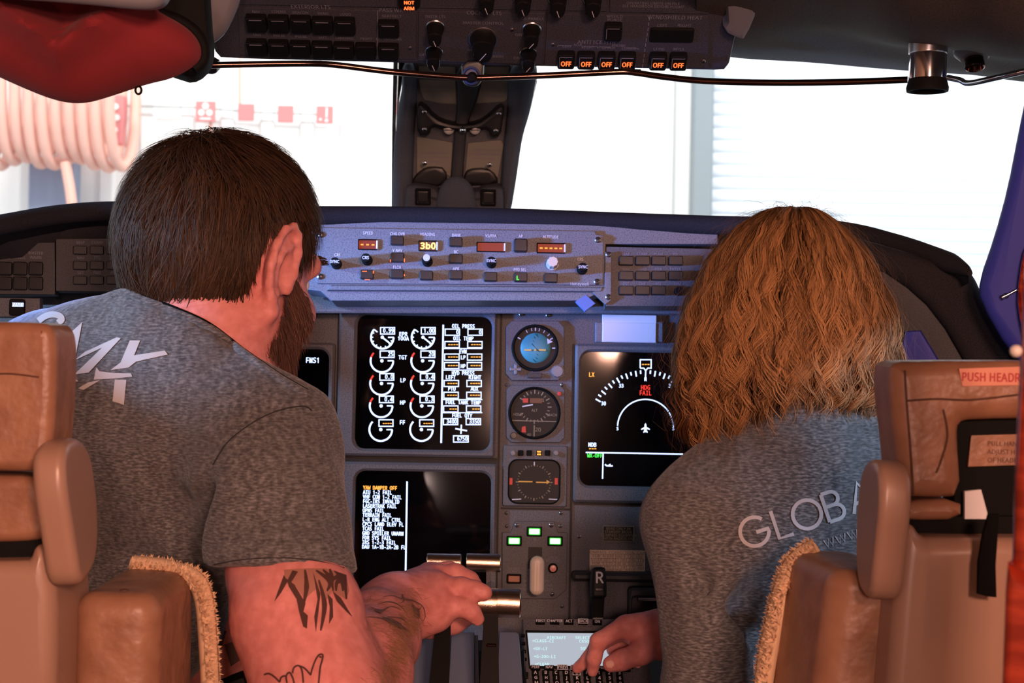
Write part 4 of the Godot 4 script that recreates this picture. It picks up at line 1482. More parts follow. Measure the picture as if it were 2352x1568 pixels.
func gauges() -> void:
	var mb := MB.new()
	# attitude
	var g := thing("attitude_indicator", "round standby horizon gauge with a teal face, topmost gauge", "gauge", mip)
	part("case", slab_poly(mip, [1176, 737, 1282, 737, 1296, 752, 1296, 858, 1282, 874, 1176, 874, 1162, 858, 1162, 752], 0.0, 0.007, 0.0015, 0), M.panel, g)
	var c := on(mip, 1229, 799, 0.007)
	mb = MB.new()
	mb.bezel(MB.circle(54 * PX, 40), MB.circle(47 * PX, 40), 0.0, 0.005, 0.0012, -0.004, offv(c))
	part("rim", mb.done(60), M.rubber, g)
	mb = MB.new()
	mb.prism(MB.circle(49 * PX, 36), -0.003, -0.002, 0.0, offv(c + Vector3(0, 0, 0.004)))
	part("dial", mb.done(), M.black, g)
	mb = MB.new()
	mb.lathe([Vector2(35 * PX, 0.0018), Vector2(30 * PX, 0.0035), Vector2(18 * PX, 0.0052), Vector2(0, 0.006)], 32, offv(c + Vector3(0.0005, 0, 0)))
	var hd := part("horizon_drum", mb.done(60), M.gauge_teal, g)
	mb = MB.new()
	for k in 7:
		var o := -24.0 + 8.0 * k
		var lx := 4.0 + o * 0.3
		mb.tube([c + Vector3((lx - 12) * PX, (o + 9) * PX, 0.0058 - absf(o) * 0.00008), c + Vector3((lx + 6) * PX, (o - 9) * PX, 0.0058 - absf(o) * 0.00008)], 0.0003, 5)
	part("pitch_line", mb.done(), M.black, hd)
	mb = MB.new()
	mb.prism(poly(mip, [1190, 815, 1206, 812, 1214, 832, 1203, 838, 1192, 828]), 0.0075, 0.0085)
	part("ground_band", mb.done(), M.gauge_brown, g)
	mb = MB.new()
	for q in [[1204, 1220], [1237, 1253], [1226.5, 1231]]:
		var s := spot(mip, q[0], 803, q[1], 806.5, 0.0)
		mb.box(Vector3(s[1].x, s[1].y, 0.001), 0.0, offv(s[0] + Vector3(0, 0, 0.0138)))
	part("wing_bar", mb.done(), M.needle_yellow, g)
	mb = MB.new()
	for a in [90, 62, 118, 78, 102, 30, 150, 0, 45]:
		var d := Vector2.from_angle(deg_to_rad(a))
		mb.stroke([Vector2(c.x, c.y) + d * 39 * PX, Vector2(c.x, c.y) + d * 46 * PX], (2.4 if a % 30 == 0 else 1.4) * PX, 0.0115)
	mb.fill(poly(mip, [1256, 778, 1269, 786, 1257, 791]), 0.0118)
	part("bank_mark", mb.done(), M.print_white, g)
	mb = MB.new()
	mb.box(Vector3(0.016, 0.005, 0.006), 0.0015); mb.box(Vector3(0.005, 0.014, 0.006), 0.0015)
	part("pull_knob", mb.done(), M.plastic_grey, g, offv(on(mip, 1185, 848, 0.012)))
	part("cage_knob", knob_mesh(14.5 * PX, 0.010, 12), M.plastic_grey, g, offv(on(mip, 1280, 853, 0.006)))
	part("nub", button_mesh(32 * PX, 12 * PX, 0.008), M.panel_dark, g, offv(on(mip, 1228, 862, 0.006)))
	# altimeter and airspeed
	g = thing("airspeed_gauge", "round black airspeed gauge in the middle of the column", "gauge", mip)
	part("case", slab_poly(mip, [1174, 884, 1286, 884, 1297, 895, 1297, 1004, 1286, 1016, 1174, 1016, 1163, 1004, 1163, 895], 0.0, 0.006, 0.0015, 0), M.panel, g)
	c = on(mip, 1227.5, 948, 0.006)
	var c2 := Vector2(c.x, c.y)
	mb = MB.new()
	mb.bezel(MB.circle(60 * PX, 44), MB.circle(54 * PX, 44), 0.0, 0.005, 0.0012, -0.004, offv(c))
	part("rim", mb.done(60), M.rubber, g)
	mb = MB.new()
	mb.prism(MB.circle(56 * PX, 36), 0.0, 0.0015, 0.0, offv(c))
	part("dial", mb.done(), M.black, g)
	mb = MB.new()
	for k in 21:
		var a := deg_to_rad(-60 + 15 * k)
		var d := Vector2(sin(a), cos(a))
		var o := Vector2(0, 14 * PX)
		mb.stroke([c2 + o + d * 30 * PX, c2 + o + d * (36.0 if k % 2 else 39.0) * PX], (1.6 if k % 2 else 2.4) * PX, 0.0079)
	mb.stroke([c2 + Vector2(-53, -18) * PX, c2 + Vector2(53, -19) * PX], 1.8 * PX, 0.0079)
	for q in [["ALT", 0, 6, 5], ["HOLD", -38, -4, 5], ["MACH", 40, -4, 5], ["1 8 4", 8, 29, 9], ["20", 9, -38, 9], ["40", -12, -50, 5]]:
		letters(mb, q[0], Vector3(c.x + q[1] * PX, c.y + q[2] * PX, 0.0079), q[3] * PX)
	mb.stroke([c2 + Vector2(0, -28) * PX, c2 + Vector2(0, -54) * PX], 2.2 * PX, 0.0082)
	part("dial_print", mb.done(), M.gauge_ink, g)
	mb = MB.new()
	mb.box(Vector3(12 * PX, 10 * PX, 0.001), 0.0, offv(c + Vector3(-21 * PX, 28 * PX, 0.003)))
	mb.prism(poly(mip, [1199, 980, 1207, 978, 1208, 993, 1198, 992]), 0.0078, 0.0086)
	part("warning_flag", mb.done(), M.flag_red, g)
	mb = MB.new()
	mb.box(Vector3(28 * PX, 11 * PX, 0.001), 0.0, offv(c + Vector3(3 * PX, 28 * PX, 0.0018)))
	part("counter_window", mb.done(), M.gauge_brown, g)
	mb = MB.new()
	mb.stroke([c2 + Vector2(-28, 14) * PX, c2 + Vector2(-4, 19) * PX], 3.0 * PX, 0.0092)
	part("needle", mb.done(), M.print_white, g)
	part("set_knob", knob_mesh(8 * PX, 0.008, 10), M.plastic_dark, g, offv(on(mip, 1180, 1000, 0.006)))
	mb = MB.new()
	mb.lathe([Vector2(0.003, 0), Vector2(0.0025, 0.003), Vector2(0, 0.0035)], 12)
	part("warning_lamp", mb.done(), M.flag_red, g, offv(on(mip, 1284.5, 904, 0.006)))
	# bearing gauge
	g = thing("bearing_gauge", "square dark bearing gauge with a yellow arrow, lowest of the column", "gauge", mip)
	var s := spot(mip, 1155, 1022, 1303, 1163)
	mb = MB.new()
	mb.prism(MB.rrect(s[1].x, s[1].y, 0.003, 3, Vector2(s[0].x, s[0].y)), 0.0, 0.006, 0.0015)
	part("case", mb.done(), M.panel, g)
	s = spot(mip, 1170, 1057, 1284, 1154, 0.006)
	mb = MB.new()
	mb.bezel(MB.rrect(s[1].x * 1.06, s[1].y * 1.06, 0.012, 5), MB.rrect(s[1].x, s[1].y, 0.011, 5), 0.0, 0.004, 0.001, -0.004, offv(s[0]))
	part("rim", mb.done(), M.rubber, g)
	mb = MB.new()
	mb.prism(MB.rrect(s[1].x, s[1].y, 0.011, 5), 0.0, 0.0012, 0.0, offv(s[0]))
	part("dial", mb.done(), M.black, g)
	c = on(mip, 1227, 1107, 0.0075)
	c2 = Vector2(c.x, c.y)
	mb = MB.new()
	for k in 36:
		var d := Vector2.from_angle(TAU * k / 36)
		mb.stroke([c2 + d * 36 * PX, c2 + d * (42.0 if k % 3 == 0 else 39.0) * PX], (2.2 if k % 3 == 0 else 1.2) * PX, 0.0078)
		if k % 3 == 0: letters(mb, ["E", "6", "3", "N", "33", "30", "W", "24", "21", "S", "15", "12"][k / 3], Vector3(c.x, c.y, 0.0003) + Vector3(d.x, d.y, 0) * 29 * PX, 6 * PX)
	part("dial_print", mb.done(), M.gauge_ink, g)
	mb = MB.new()
	mb.stroke([c2 + Vector2(-36, 1) * PX, c2 + Vector2(-4, 1) * PX], 2.8 * PX, 0.0086)
	mb.stroke([c2 + Vector2(4, 0) * PX, c2 + Vector2(30, 0) * PX], 2.8 * PX, 0.0086)
	mb.fill(poly(mip, [1255, 1101, 1263, 1106, 1255, 1111]), 0.0086)
	part("needle", mb.done(), M.needle_yellow, g)
	mb = MB.new()
	for x in [1173.5, 1277.5]: mb.box(Vector3(7 * PX, 15 * PX, 0.001), 0.0, offv(on(mip, x, 1105, 0.0085)))
	part("warning_flag", mb.done(), M.flag_red, g)
	mb = MB.new()
	mb.stroke([pm(1176, 1146), pm(1197, 1145)], 2.4 * PX, 0.0086); mb.stroke([pm(1260, 1145), pm(1281, 1146)], 2.4 * PX, 0.0086)
	mb.stroke([pm(1227, 1060), pm(1227, 1068)], 2.4 * PX, 0.0086)
	part("course_pointer", mb.done(), M.print_white, g)
	for k in 4:
		var x: float = [1196, 1215.5, 1238, 1257.5][k]
		part("annunciator", button_mesh(13 * PX, 13 * PX, 0.002), M.rubber, g, offv(on(mip, x, 1040, 0.006)))
	mb = MB.new()
	for y in [1037, 1043]: mb.box(Vector3(9 * PX, 3.6 * PX, 0.001), 0.0, offv(on(mip, 1238, y, 0.0084)))
	part("lit_legend", mb.done(), M.crt_amber, g)
	for x in [1178, 1277]: part("dimmer_knob", knob_mesh(6 * PX, 0.006), M.plastic_grey, g, offv(on(mip, x, 1040, 0.006)))
	mb = MB.new()
	for x in [1177, 1277]: letters(mb, "BRT", on(mip, x, 1055, 0.0064), 4 * PX)
	part("lettering", mb.done(), M.print_dim, g)


# ---------------------------------------------------------------- glareshield, autopilot panel, side button panels
func glareshield() -> void:
	# the padded lip, and the hood that runs from it to the foot of the windscreen
	var lip := [[-160, 545, 1.70], [0, 516, 1.76], [140, 492, 1.82], [275, 484, 1.86], [500, 490, 1.88], [705, 494, 1.89], [900, 495, 1.90], [1176, 500, 1.90], [1400, 508, 1.90], [1620, 516, 1.89], [1760, 520, 1.87], [1930, 530, 1.83], [2050, 558, 1.78], [2140, 588, 1.73], [2200, 612, 1.69], [2228, 628, 1.66]]
	var pts := []
	for q in lip: pts.append(at(q[0], q[1], q[2]))
	pts = spline(pts, 5)
	var t := thing("glareshield", "long dark padded glareshield hood under the windscreen", "glareshield")
	var mb := MB.new()
	var rad := []
	for i in pts.size(): rad.append(0.0115 * clampf(0.25 + (pts.size() - 1 - i) / 9.0, 0.25, 1.0))
	mb.tube(pts, rad, 14, Transform3D(), true, 1.0)
	part("padded_lip", mb.done(60), M.glare_pad, t)
	mb = MB.new()
	var rings := []
	for p in pts:
		var far := Vector3(p.x * 1.12, p.y - 0.02, minf(p.z - 0.10, -2.46 + absf(p.x) * 0.35))
		rings.append(PackedVector3Array([p + Vector3(0, 0.008, -0.004), p.lerp(far, 0.5) + Vector3(0, 0.01, 0), far, far - Vector3(0, 0.03, 0), p.lerp(far, 0.5) - Vector3(0, 0.02, 0), p + Vector3(0, -0.010, -0.004)]))
	mb.loft(rings, true, true, true)
	part("hood", mb.done(30), M.glare_pad, t)
	# apron under the lip, closing the space down to the panel
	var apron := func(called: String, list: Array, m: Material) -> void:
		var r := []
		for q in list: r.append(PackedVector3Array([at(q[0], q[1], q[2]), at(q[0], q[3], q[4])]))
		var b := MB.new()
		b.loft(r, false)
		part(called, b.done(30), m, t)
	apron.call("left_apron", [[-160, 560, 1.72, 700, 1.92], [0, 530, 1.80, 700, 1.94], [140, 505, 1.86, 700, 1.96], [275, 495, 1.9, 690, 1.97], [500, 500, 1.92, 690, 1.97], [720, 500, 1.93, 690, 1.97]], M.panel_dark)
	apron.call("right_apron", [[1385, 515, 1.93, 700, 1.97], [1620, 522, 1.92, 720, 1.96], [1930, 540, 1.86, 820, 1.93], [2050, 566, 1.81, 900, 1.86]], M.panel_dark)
	# the right end that falls away to the side
	var rf := frame(2200, 700, 1.70, 0, -18)
	part("end_cheek", slab_poly(rf, [1900, 528, 2060, 570, 2150, 600, 2205, 620, 2226, 622, 2238, 640, 2245, 656, 2262, 684, 2345, 806, 2480, 1010, 2330, 1010, 2230, 860, 2150, 720, 2060, 640, 1960, 590], -0.06, 0.0, 0.012, 1, 3), M.glare_pad, t, rf)
	part("side_panel", slab_poly(rf, [1900, 560, 2010, 600, 2100, 650, 2170, 735, 2240, 850, 2330, 1000, 1900, 1000], -0.05, -0.014, 0.002, 1), M.panel_dark, t, rf)
	part("blue_flap", slab_poly(rf, [2060, 830, 2080, 760, 2114, 758, 2160, 834, 2160, 900, 2060, 900], -0.014, 0.0, 0.004, 0), M.pillar_blue_lit, t, rf)
	# ---- sloping band under the autopilot panel
	var bf := frame(1050, 690, 1.96, -38)
	tag(part("panel_cowl", slab_poly(bf, [690, 664, 1660, 668, 1660, 716, 690, 714], -0.004, 0.0, 0.002), M.panel_light, self, bf), "sloping blue lit cowl between the autopilot panel and the screens", "cowl")
	# ---- autopilot panel
	var fg := frame(1050, 590, 1.885, -5)
	var S := 1.885 / 3600.0
	var ap := thing("autopilot_panel", "long blue lit autopilot panel with amber number windows under the glareshield", "control panel", fg)
	part("backing", slab_poly(fg, [700, 506, 1650, 516, 1650, 560, 1392, 560, 1392, 664, 1340, 690, 760, 690, 735, 668, 700, 664], -0.07, -0.003, 0.002), M.panel_light, ap)
	part("face_plate", slab_poly(fg, [724, 523, 1366, 531, 1368, 538, 1386, 542, 1384, 655, 730, 651, 722, 640], -0.003, 0.002, 0.001), M.panel_light, ap)
	part("lower_rail", slab_poly(fg, [760, 655, 1386, 660, 1380, 671, 752, 668], -0.02, 0.006, 0.003), M.panel_light, ap)
	screws(ap, fg, [737, 539, 735, 635, 1373, 551, 1371, 647, 711, 571], 7.0, 0.002)
	var bm := button_mesh(30 * S, 21 * S, 0.011)
	for q in [[913, 554], [1047.5, 557.5], [914, 593], [1048, 596], [844, 632], [913, 631], [980, 634], [1048, 633], [1127, 637], [1196, 638], [1265, 640]]:
		part("push_button", bm, M.button, ap, offv(on(fg, q[0], q[1], 0.002)))
	part("push_button", button_mesh(31 * S, 30 * S, 0.012), M.button, ap, offv(on(fg, 1196, 565.5, 0.002)))
	var mb2 := MB.new()
	letters(mb2, "L", on(fg, 1189, 638, 0.0134), 9 * S, 0, Transform3D(), false, 1.0, 0.0004)
	part("lit_legend", mb2.done(), M.crt_green, ap)
	mb2 = MB.new()
	for q in [[832, 622.5, 843, 624], [857, 622, 859, 628], [838, 641.5, 850, 643], [896, 596, 898, 602], [928, 594, 930, 602], [928, 630, 930, 634]]:
		var s := spot(fg, q[0], q[1], q[2], q[3], 0.012)
		mb2.box(Vector3(s[1].x, s[1].y, 0.001), 0.0, offv(s[0] + Vector3(0, 0, 0.0012)))
	part("lit_edge", mb2.done(), M.lit_orange, ap)
	for q in [[824, 552, 865, 572, 3], [963, 555, 1003, 575, -1], [1097, 558, 1158, 577, 0], [1235, 560.5, 1296, 580, 5]]:
		var s := spot(fg, q[0], q[1], q[2], q[3], 0.002)
		mb = MB.new()
		mb.bezel(MB.rrect(s[1].x * 1.08, s[1].y * 1.22, 0.001, 2), MB.rrect(s[1].x, s[1].y, 0.0006, 2), -0.001, 0.003, 0.0006, 0.0, offv(s[0]))
		var wn := part("number_window", mb.done(), M.rubber, ap)
		mb = MB.new()
		mb.box(Vector3(s[1].x, s[1].y, 0.0012), 0.0, offv(s[0] + Vector3(0, 0, 0.0002)))
		part("lit_filter", mb.done(), M.orange_window if q[4] >= 0 else M.gauge_brown, wn)
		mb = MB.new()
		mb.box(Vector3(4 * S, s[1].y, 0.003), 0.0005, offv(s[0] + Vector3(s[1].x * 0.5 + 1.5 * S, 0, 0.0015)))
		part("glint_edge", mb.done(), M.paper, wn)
		mb = MB.new()
		if q[4] == -1: letters(mb, "3b0", s[0] + Vector3(0, 0, 0.0012), 13.5 * S, 0, Transform3D(), true, 1.05, 0.0005)
		else:
			for k in q[4]:
				mb.box(Vector3(6.5 * S, 3.2 * S, 0.0006), 0.0, offv(s[0] + Vector3(s[1].x * ((k + 0.5) / q[4] - 0.5) * 0.92, 0, 0.0012)))
		if q[4] != 0: part("digits", mb.done(), M.lit_white if q[4] == -1 else M.crt_amber, wn)
	for q in [[773.5, 607, 11.5, "SYNC"], [844, 598, 11.5, "CRS"], [982, 601, 11.5, ""], [1129, 605, 11, "SYNC"], [1337, 619, 11.5, "SYNC"], [1268.7, 606.7, 13.5, "w"]]:
		var white: bool = q[3] == "w"
		var kn := part("rotary_knob", knob_mesh(q[2] * S, 0.024, 9 if white else 0), M.lever_white if white else M.rubber, ap, offv(on(fg, q[0], q[1], 0.002)), "white fluted knob" if white else "")
		mb = MB.new()
		if q[3] == "": mb.prism(MB.circle(8 * S, 16, Vector2(0, 3 * S)), 0.024, 0.0246)
		elif not white: letters(mb, q[3], Vector3(0, 0, 0.0245), 6 * S, 0, Transform3D(), false, 1.0, 0.0002)
		if not white: part("cap_print", mb.done(), M.print_white, kn)
	mb = MB.new()
	for q in [["SPEED", 845.5, 535], ["CHG OVR", 913, 537], ["HEADING", 982, 538], ["BANK", 1048, 540], ["VS/FPA", 1127.5, 541.5], ["AP", 1196, 542.5], ["ALTITUDE", 1265, 544], ["CRS", 775, 585], ["V NAV", 913, 575], ["BC", 1047.5, 578], ["FLCH", 912, 613.5], ["APR", 1047.5, 617], ["PFD SEL", 1194, 619], ["CRS", 1333, 595]]:
		letters(mb, q[0], on(fg, q[1], q[2], 0.0025), 6.4 * S, 0, Transform3D(), false, 0.9, 0.00012)
	letters(mb, "Honeywell", on(fg, 1331, 652, 0.0025), 5 * S)
	part("lettering", mb.done(), M.print_white, ap)
	tag(part("blue_tag", slab_poly(fg, [1322, 692, 1346, 676, 1368, 696, 1344, 714], -0.012, -0.002, 0.0005), M.blue_tape, self, fg), "small square of blue tape under the autopilot panel", "tape")
	# ---- button panel right of it
	var bp := thing("button_panel", "grey panel of three rows of black buttons left of the woman's hair", "control panel", fg)
	part("face_plate", slab_poly(fg, [1392, 566, 1680, 572, 1680, 703, 1392, 703], -0.05, 0.0, 0.001), M.panel, bp)
	part("mount_edge", slab_poly(fg, [1390, 580, 1404, 580, 1404, 690, 1390, 700, 1360, 672, 1388, 660], 0.0, 0.004, 0.001), M.panel_light, bp)
	bm = button_mesh(33 * S, 21 * S, 0.009)
	var names := ["MAP", "COMP", "PLAN", "WX", "NAV", "STAB", "VOR", "ENTER", "DST", "CHK", "HSI"]
	mb = MB.new()
	for k in 11:
		var x: float = [1437.5, 1475, 1512, 1551][k % 4]
		var y: float = [600, 634.5, 668][k / 4]
		part("push_button", bm, M.button, bp, offv(on(fg, x, y, 0.0)))
		letters(mb, names[k], on(fg, x, y - 16.5, 0.0005), 5.6 * S, 0, Transform3D(), false, 0.95, 0.0001)
	letters(mb, "DIM", on(fg, 1556, 652, 0.0005), 5.6 * S)
	part("lettering", mb.done(), M.print_dim, bp)
	part("dim_knob", knob_mesh(10 * S, 0.012), M.rubber, bp, offv(on(fg, 1558, 669, 0.0)))
	screws(bp, fg, [1397.5, 584.5, 1397, 682], 6.5, 0.004)
	# ---- left panels
	var lf := frame(150, 630, 1.86, -3, 7)
	S = 1.86 / 3600.0
	bp = thing("button_panel", "dark panel of black buttons at the left behind the man's head", "control panel", lf)
	part("face_plate", slab_poly(lf, [128, 548, 420, 545, 420, 672, 128, 668], -0.03, 0.0, 0.001), M.panel_dark, bp)
	bm = button_mesh(31 * S, 20 * S, 0.006)
	mb = MB.new()
	for k in 12:
		var x: float = 185 + (k % 4) * 38.2
		var y: float = [575, 610, 644][k / 4]
		part("push_button", bm, M.button, bp, offv(on(lf, x, y, 0.0)))
		letters(mb, ["MAP", "COMP", "PLAN", "WX", "NAV", "TTG", "VOR", "CRS", "SET", "FMS", "HSI", "DST"][k], on(lf, x, y - 18, 0.0005), 5.6 * S)
	part("lettering", mb.done(), M.print_dim, bp)
	bp = thing("warning_panel", "dark block of six unlit warning squares at the far left", "control panel", lf)
	part("face_plate", slab_poly(lf, [-60, 560, 126, 556, 126, 676, -60, 676], -0.03, 0.0, 0.001), M.panel_dark, bp)
	mb = MB.new()
	for k in 6:
		var x: float = [12, 47, 83][k % 3]
		var y: float = [617, 651][k / 3]
		part("warning_square", button_mesh(32 * S, 31 * S, 0.005), M.black, bp, offv(on(lf, x, y, 0.0)))
	for q in [["FIRE", 10, 582], ["WARN", 10, 591], ["CHK", 45, 582], ["PANEL", 45, 591], ["MASTER", 82, 581], ["WARN", 82, 591]]:
		letters(mb, q[0], on(lf, q[1], q[2], 0.0005), 6 * S)
	part("lettering", mb.done(), M.print_dim, bp)
	bp = thing("lit_annunciator", "small black switch with a bright white legend at far left", "switch", lf)
	part("base", slab_poly(lf, [-60, 682, 92, 684, 92, 728, -60, 728], -0.02, 0.0, 0.002), M.panel, bp)
	part("switch_body", button_mesh(34 * S, 38 * S, 0.008), M.rubber, bp, offv(on(lf, 41, 706, 0.0)))
	mb = MB.new()
	mb.box(Vector3(25 * S, 9 * S, 0.001), 0.0, offv(on(lf, 41, 699.5, 0.0084)))
	part("lit_legend", mb.done(), M.crt_white, bp)
	mb = MB.new()
	letters(mb, "PANEL", on(lf, 41, 699.5, 0.0092), 4.6 * S)
	part("lettering", mb.done(), M.gauge_brown, bp)


# ---------------------------------------------------------------- overhead panel
func overhead() -> void:
	var oh := frame(1080, 158, 1.84, 52)
	var S := 1.84 / 3600.0
	var t := thing("overhead_console", "broad dark overhead panel with switches, knobs and lit OFF buttons", "control panel", oh)
	part("panel_body", slab_poly(oh, [484, 98, 492, 122, 505, 136, 560, 139, 1080, 153, 1640, 165, 1665, 164, 1676, 150, 1690, 90, 1762, -170, 420, -170], -0.05, 0.0, 0.006, 0, 2), M.overhead_paint, t)
	part("right_shoulder", slab_poly(oh, [1640, -170, 1672, 20, 1655, 50, 1700, 70, 1712, 66, 1740, 0, 1790, -170], 0.0, 0.02, 0.008, 1, 2), M.plastic_grey, t)
	# plates
	part("sub_plate", slab_poly(oh, [546, 15, 866, 22, 957, 24, 956, 134, 552, 124], 0.0, 0.0022, 0.0008), M.overhead_paint, t)
	part("sub_plate", slab_poly(oh, [962, 24, 1252, 29, 1246, 146, 960, 137], 0.0, 0.0022, 0.0008), M.overhead_paint, t)
	part("sub_plate", slab_poly(oh, [1258, 29, 1628, 36, 1626, 154, 1250, 147], 0.0, 0.0022, 0.0008), M.overhead_paint, t)
	part("sub_plate", slab_poly(oh, [540, -160, 1398, -160, 1394, 24, 546, 8], 0.0, 0.0022, 0.0008), M.overhead_paint, t)
	part("sub_plate", slab_poly(oh, [1404, -160, 1650, -160, 1628, 30, 1400, 25], 0.0, 0.0022, 0.0008), M.overhead_paint, t)
	# rocker switches
	var sw := MB.new()
	sw.prism(MB.rrect(46 * S, 40 * S, 0.002, 3), 0.0, 0.009, 0.0016, Transform3D(), 2)
	var swm := sw.done()
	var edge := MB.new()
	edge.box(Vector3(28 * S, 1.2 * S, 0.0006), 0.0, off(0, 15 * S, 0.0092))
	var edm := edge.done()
	for q in [[590, 47], [641, 48.5], [692, 50], [742, 52], [793, 54], [893, 60], [591, 103], [641, 105], [691, 106.5], [741, 108], [791, 110], [841, 111.5], [893, 113]]:
		var s := part("push_switch", swm, M.black, t, offv(on(oh, q[0], q[1], 0.0022)))
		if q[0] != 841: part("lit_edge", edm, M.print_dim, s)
	# square buttons with OFF
	for q in [[1300, 132, 1], [1346, 133, 1], [1393, 133.5, 1], [1440, 134, 1], [1511, 135, 1], [1557.5, 135.5, 1], [1408, 67, 0]]:
		var s := part("push_switch", button_mesh(39 * S, 44 * S, 0.009), M.black, t, offv(on(oh, q[0], q[1], 0.0022)))
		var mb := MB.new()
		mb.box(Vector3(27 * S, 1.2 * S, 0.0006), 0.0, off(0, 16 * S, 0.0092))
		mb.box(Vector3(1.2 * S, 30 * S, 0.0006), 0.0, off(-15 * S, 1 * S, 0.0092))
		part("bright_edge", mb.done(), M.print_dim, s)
		if q[2]:
			mb = MB.new()
			letters(mb, "OFF", Vector3(0, -3 * S, 0.0095), 13.5 * S, 0, Transform3D(), false, 0.72, 0.0003)
			part("lit_legend", mb.done(), M.lit_orange, s)
	var hsp := spot(oh, 1492, 63, 1594, 95, 0.0022)
	part("readout_window", button_mesh(hsp[1].x, hsp[1].y, 0.003), M.black, t, offv(hsp[0]))
	var ma := spot(oh, 915, -30, 965, 9, 0.0022)
	var am := part("push_switch", button_mesh(ma[1].x, ma[1].y, 0.009), M.black, t, offv(ma[0]))
	var mb3 := MB.new()
	letters(mb3, "NOT", Vector3(0, -0.0025, 0.0096), 9 * S, 0, Transform3D(), false, 0.9, 0.0003)
	letters(mb3, "ARM", Vector3(0, -0.0105, 0.0096), 9 * S, 0, Transform3D(), false, 0.9, 0.0003)
	part("lit_legend", mb3.done(), M.lit_orange, am)
	# pointer knobs
	for q in [[1000, 62, 21], [997, 118, 20], [1110, 88, 32], [1221, 67, 21], [1214, 122, 20], [1118, -14, 22], [1202, -10, 22], [1282, -7, 22], [1362, -7, 22]]:
		var r: float = q[2] * S
		var k := Node3D.new()
		k.name = "pointer_knob"
		t.add_child(k, true)
		k.position = on(oh, q[0], q[1], 0.0022)
		var mb := MB.new()
		mb.lathe([Vector2(r * 1.08, 0), Vector2(r * 1.08, 0.002), Vector2(r, 0.003)], 32)
		part("skirt", mb.done(), M.steel, k)
		mb = MB.new()
		mb.lathe([Vector2(r * 0.98, 0.002), Vector2(r * 0.86, 0.006), Vector2(r * 0.82, 0.010)], 30)
		mb.prism(soft(PackedVector2Array([Vector2(-r * 0.8, r * 0.5), Vector2(-r * 0.62, -r * 0.9), Vector2(0, -r * 1.15), Vector2(r * 0.62, -r * 0.9), Vector2(r * 0.8, r * 0.5), Vector2(r * 0.4, r * 0.85), Vector2(-r * 0.4, r * 0.85)]), 1), 0.006, 0.022, 0.002, Transform3D(), 2)
		part("grip", mb.done(), M.black, k)
		mb = MB.new()
		mb.box(Vector3(1.3 * S, r * 0.8, 0.0006), 0.0, Transform3D(Basis(Vector3.BACK, -0.6 if q[0] > 1000 and q[1] > 60 else 0.3), Vector3(0, -r * 0.55, 0.0222)))
		part("pointer_line", mb.done(), M.print_white, k)
	# lettering
	var w := MB.new()
	for q in [["EXTERIOR LTS", 713, 16, 8.5], ["NAV", 588, 27, 5], ["STROBE", 640, 27, 5], ["BEACON", 690, 29, 5], ["WING", 742, 31, 5], ["LOGO", 793, 33, 5], ["PASS WARN", 907, 24, 8], ["SEATBELT", 900, 37, 6], ["TAXI", 590, 80, 5], ["PULSE", 641, 82, 5], ["PULSE", 691, 84, 5], ["LEFT", 741, 86, 5], ["LANDING", 791, 88, 5], ["RIGHT", 841, 89, 5], ["NO SMOKING", 893, 90, 5],
			["INSTR LTS", 1000, 38, 6], ["COCKPIT LTS", 1112, 30, 8], ["MASTER CONTROL", 1110, 53, 6.5], ["OVERRIDE", 1136, 130, 5.5], ["OFF", 1082, 115, 5.5], ["CB PANELS", 1223, 43, 6], ["OFF", 1192, 80, 6], ["OFF", 1188, 133, 6], ["OFF", 972, 126, 6], ["WSHLD", 1412, 38, 6.5], ["PURGE", 1412, 46, 6.5], ["ANTI ICE HTR", 1370, 97, 8.5], ["LEFT", 1302, 107, 6], ["AOA", 1327, 103, 6], ["RIGHT", 1350, 108.5, 6], ["UPPER", 1397, 110, 6], ["PROBE", 1421, 105, 6], ["LOWER", 1444, 111, 6], ["WINDSHIELD HEAT", 1550, 40, 8.5], ["LEFT", 1521, 58.5, 6.5], ["RIGHT", 1572, 58.5, 6.5], ["LF/RS", 1513, 113, 6], ["RF/LS", 1559, 113, 6], ["OPERATING LIMITS ON FILE", 1500, 8, 5], ["SEE HANDBOOK BEFORE FLIGHT", 1500, 15, 5]]:
		letters(w, q[0], on(oh, q[1], q[2], 0.0026), q[3] * S * 1.2, 0, Transform3D(), false, 1.0)
	for q in [[1281, 104, 1281, 101], [1281, 101, 1313, 102], [1341, 103, 1372, 104], [1372, 104, 1372, 107], [1376, 107, 1376, 104], [1376, 104, 1402, 105], [1440, 107, 1466, 108], [1466, 108, 1466, 111], [868, 20, 867, 132]]:
		var a := on(oh, q[0], q[1]); var b := on(oh, q[2], q[3])
		w.stroke([Vector2(a.x, a.y), Vector2(b.x, b.y)], 1.4 * S, 0.0026)
	for k in 10:
		var a := on(oh, 1492 - k * 1.75, 36 + k * 12.0); var b := on(oh, 1491 - k * 1.75, 44 + k * 12.0)
		w.stroke([Vector2(a.x, a.y), Vector2(b.x, b.y)], 1.6 * S, 0.0026)
	part("lettering", w.done(), M.print_dim, t)
	screws(t, oh, [1646, 8, 942, 110, 1616, 140, 1270, 102, 1176, 68], 5.0, 0.0022)


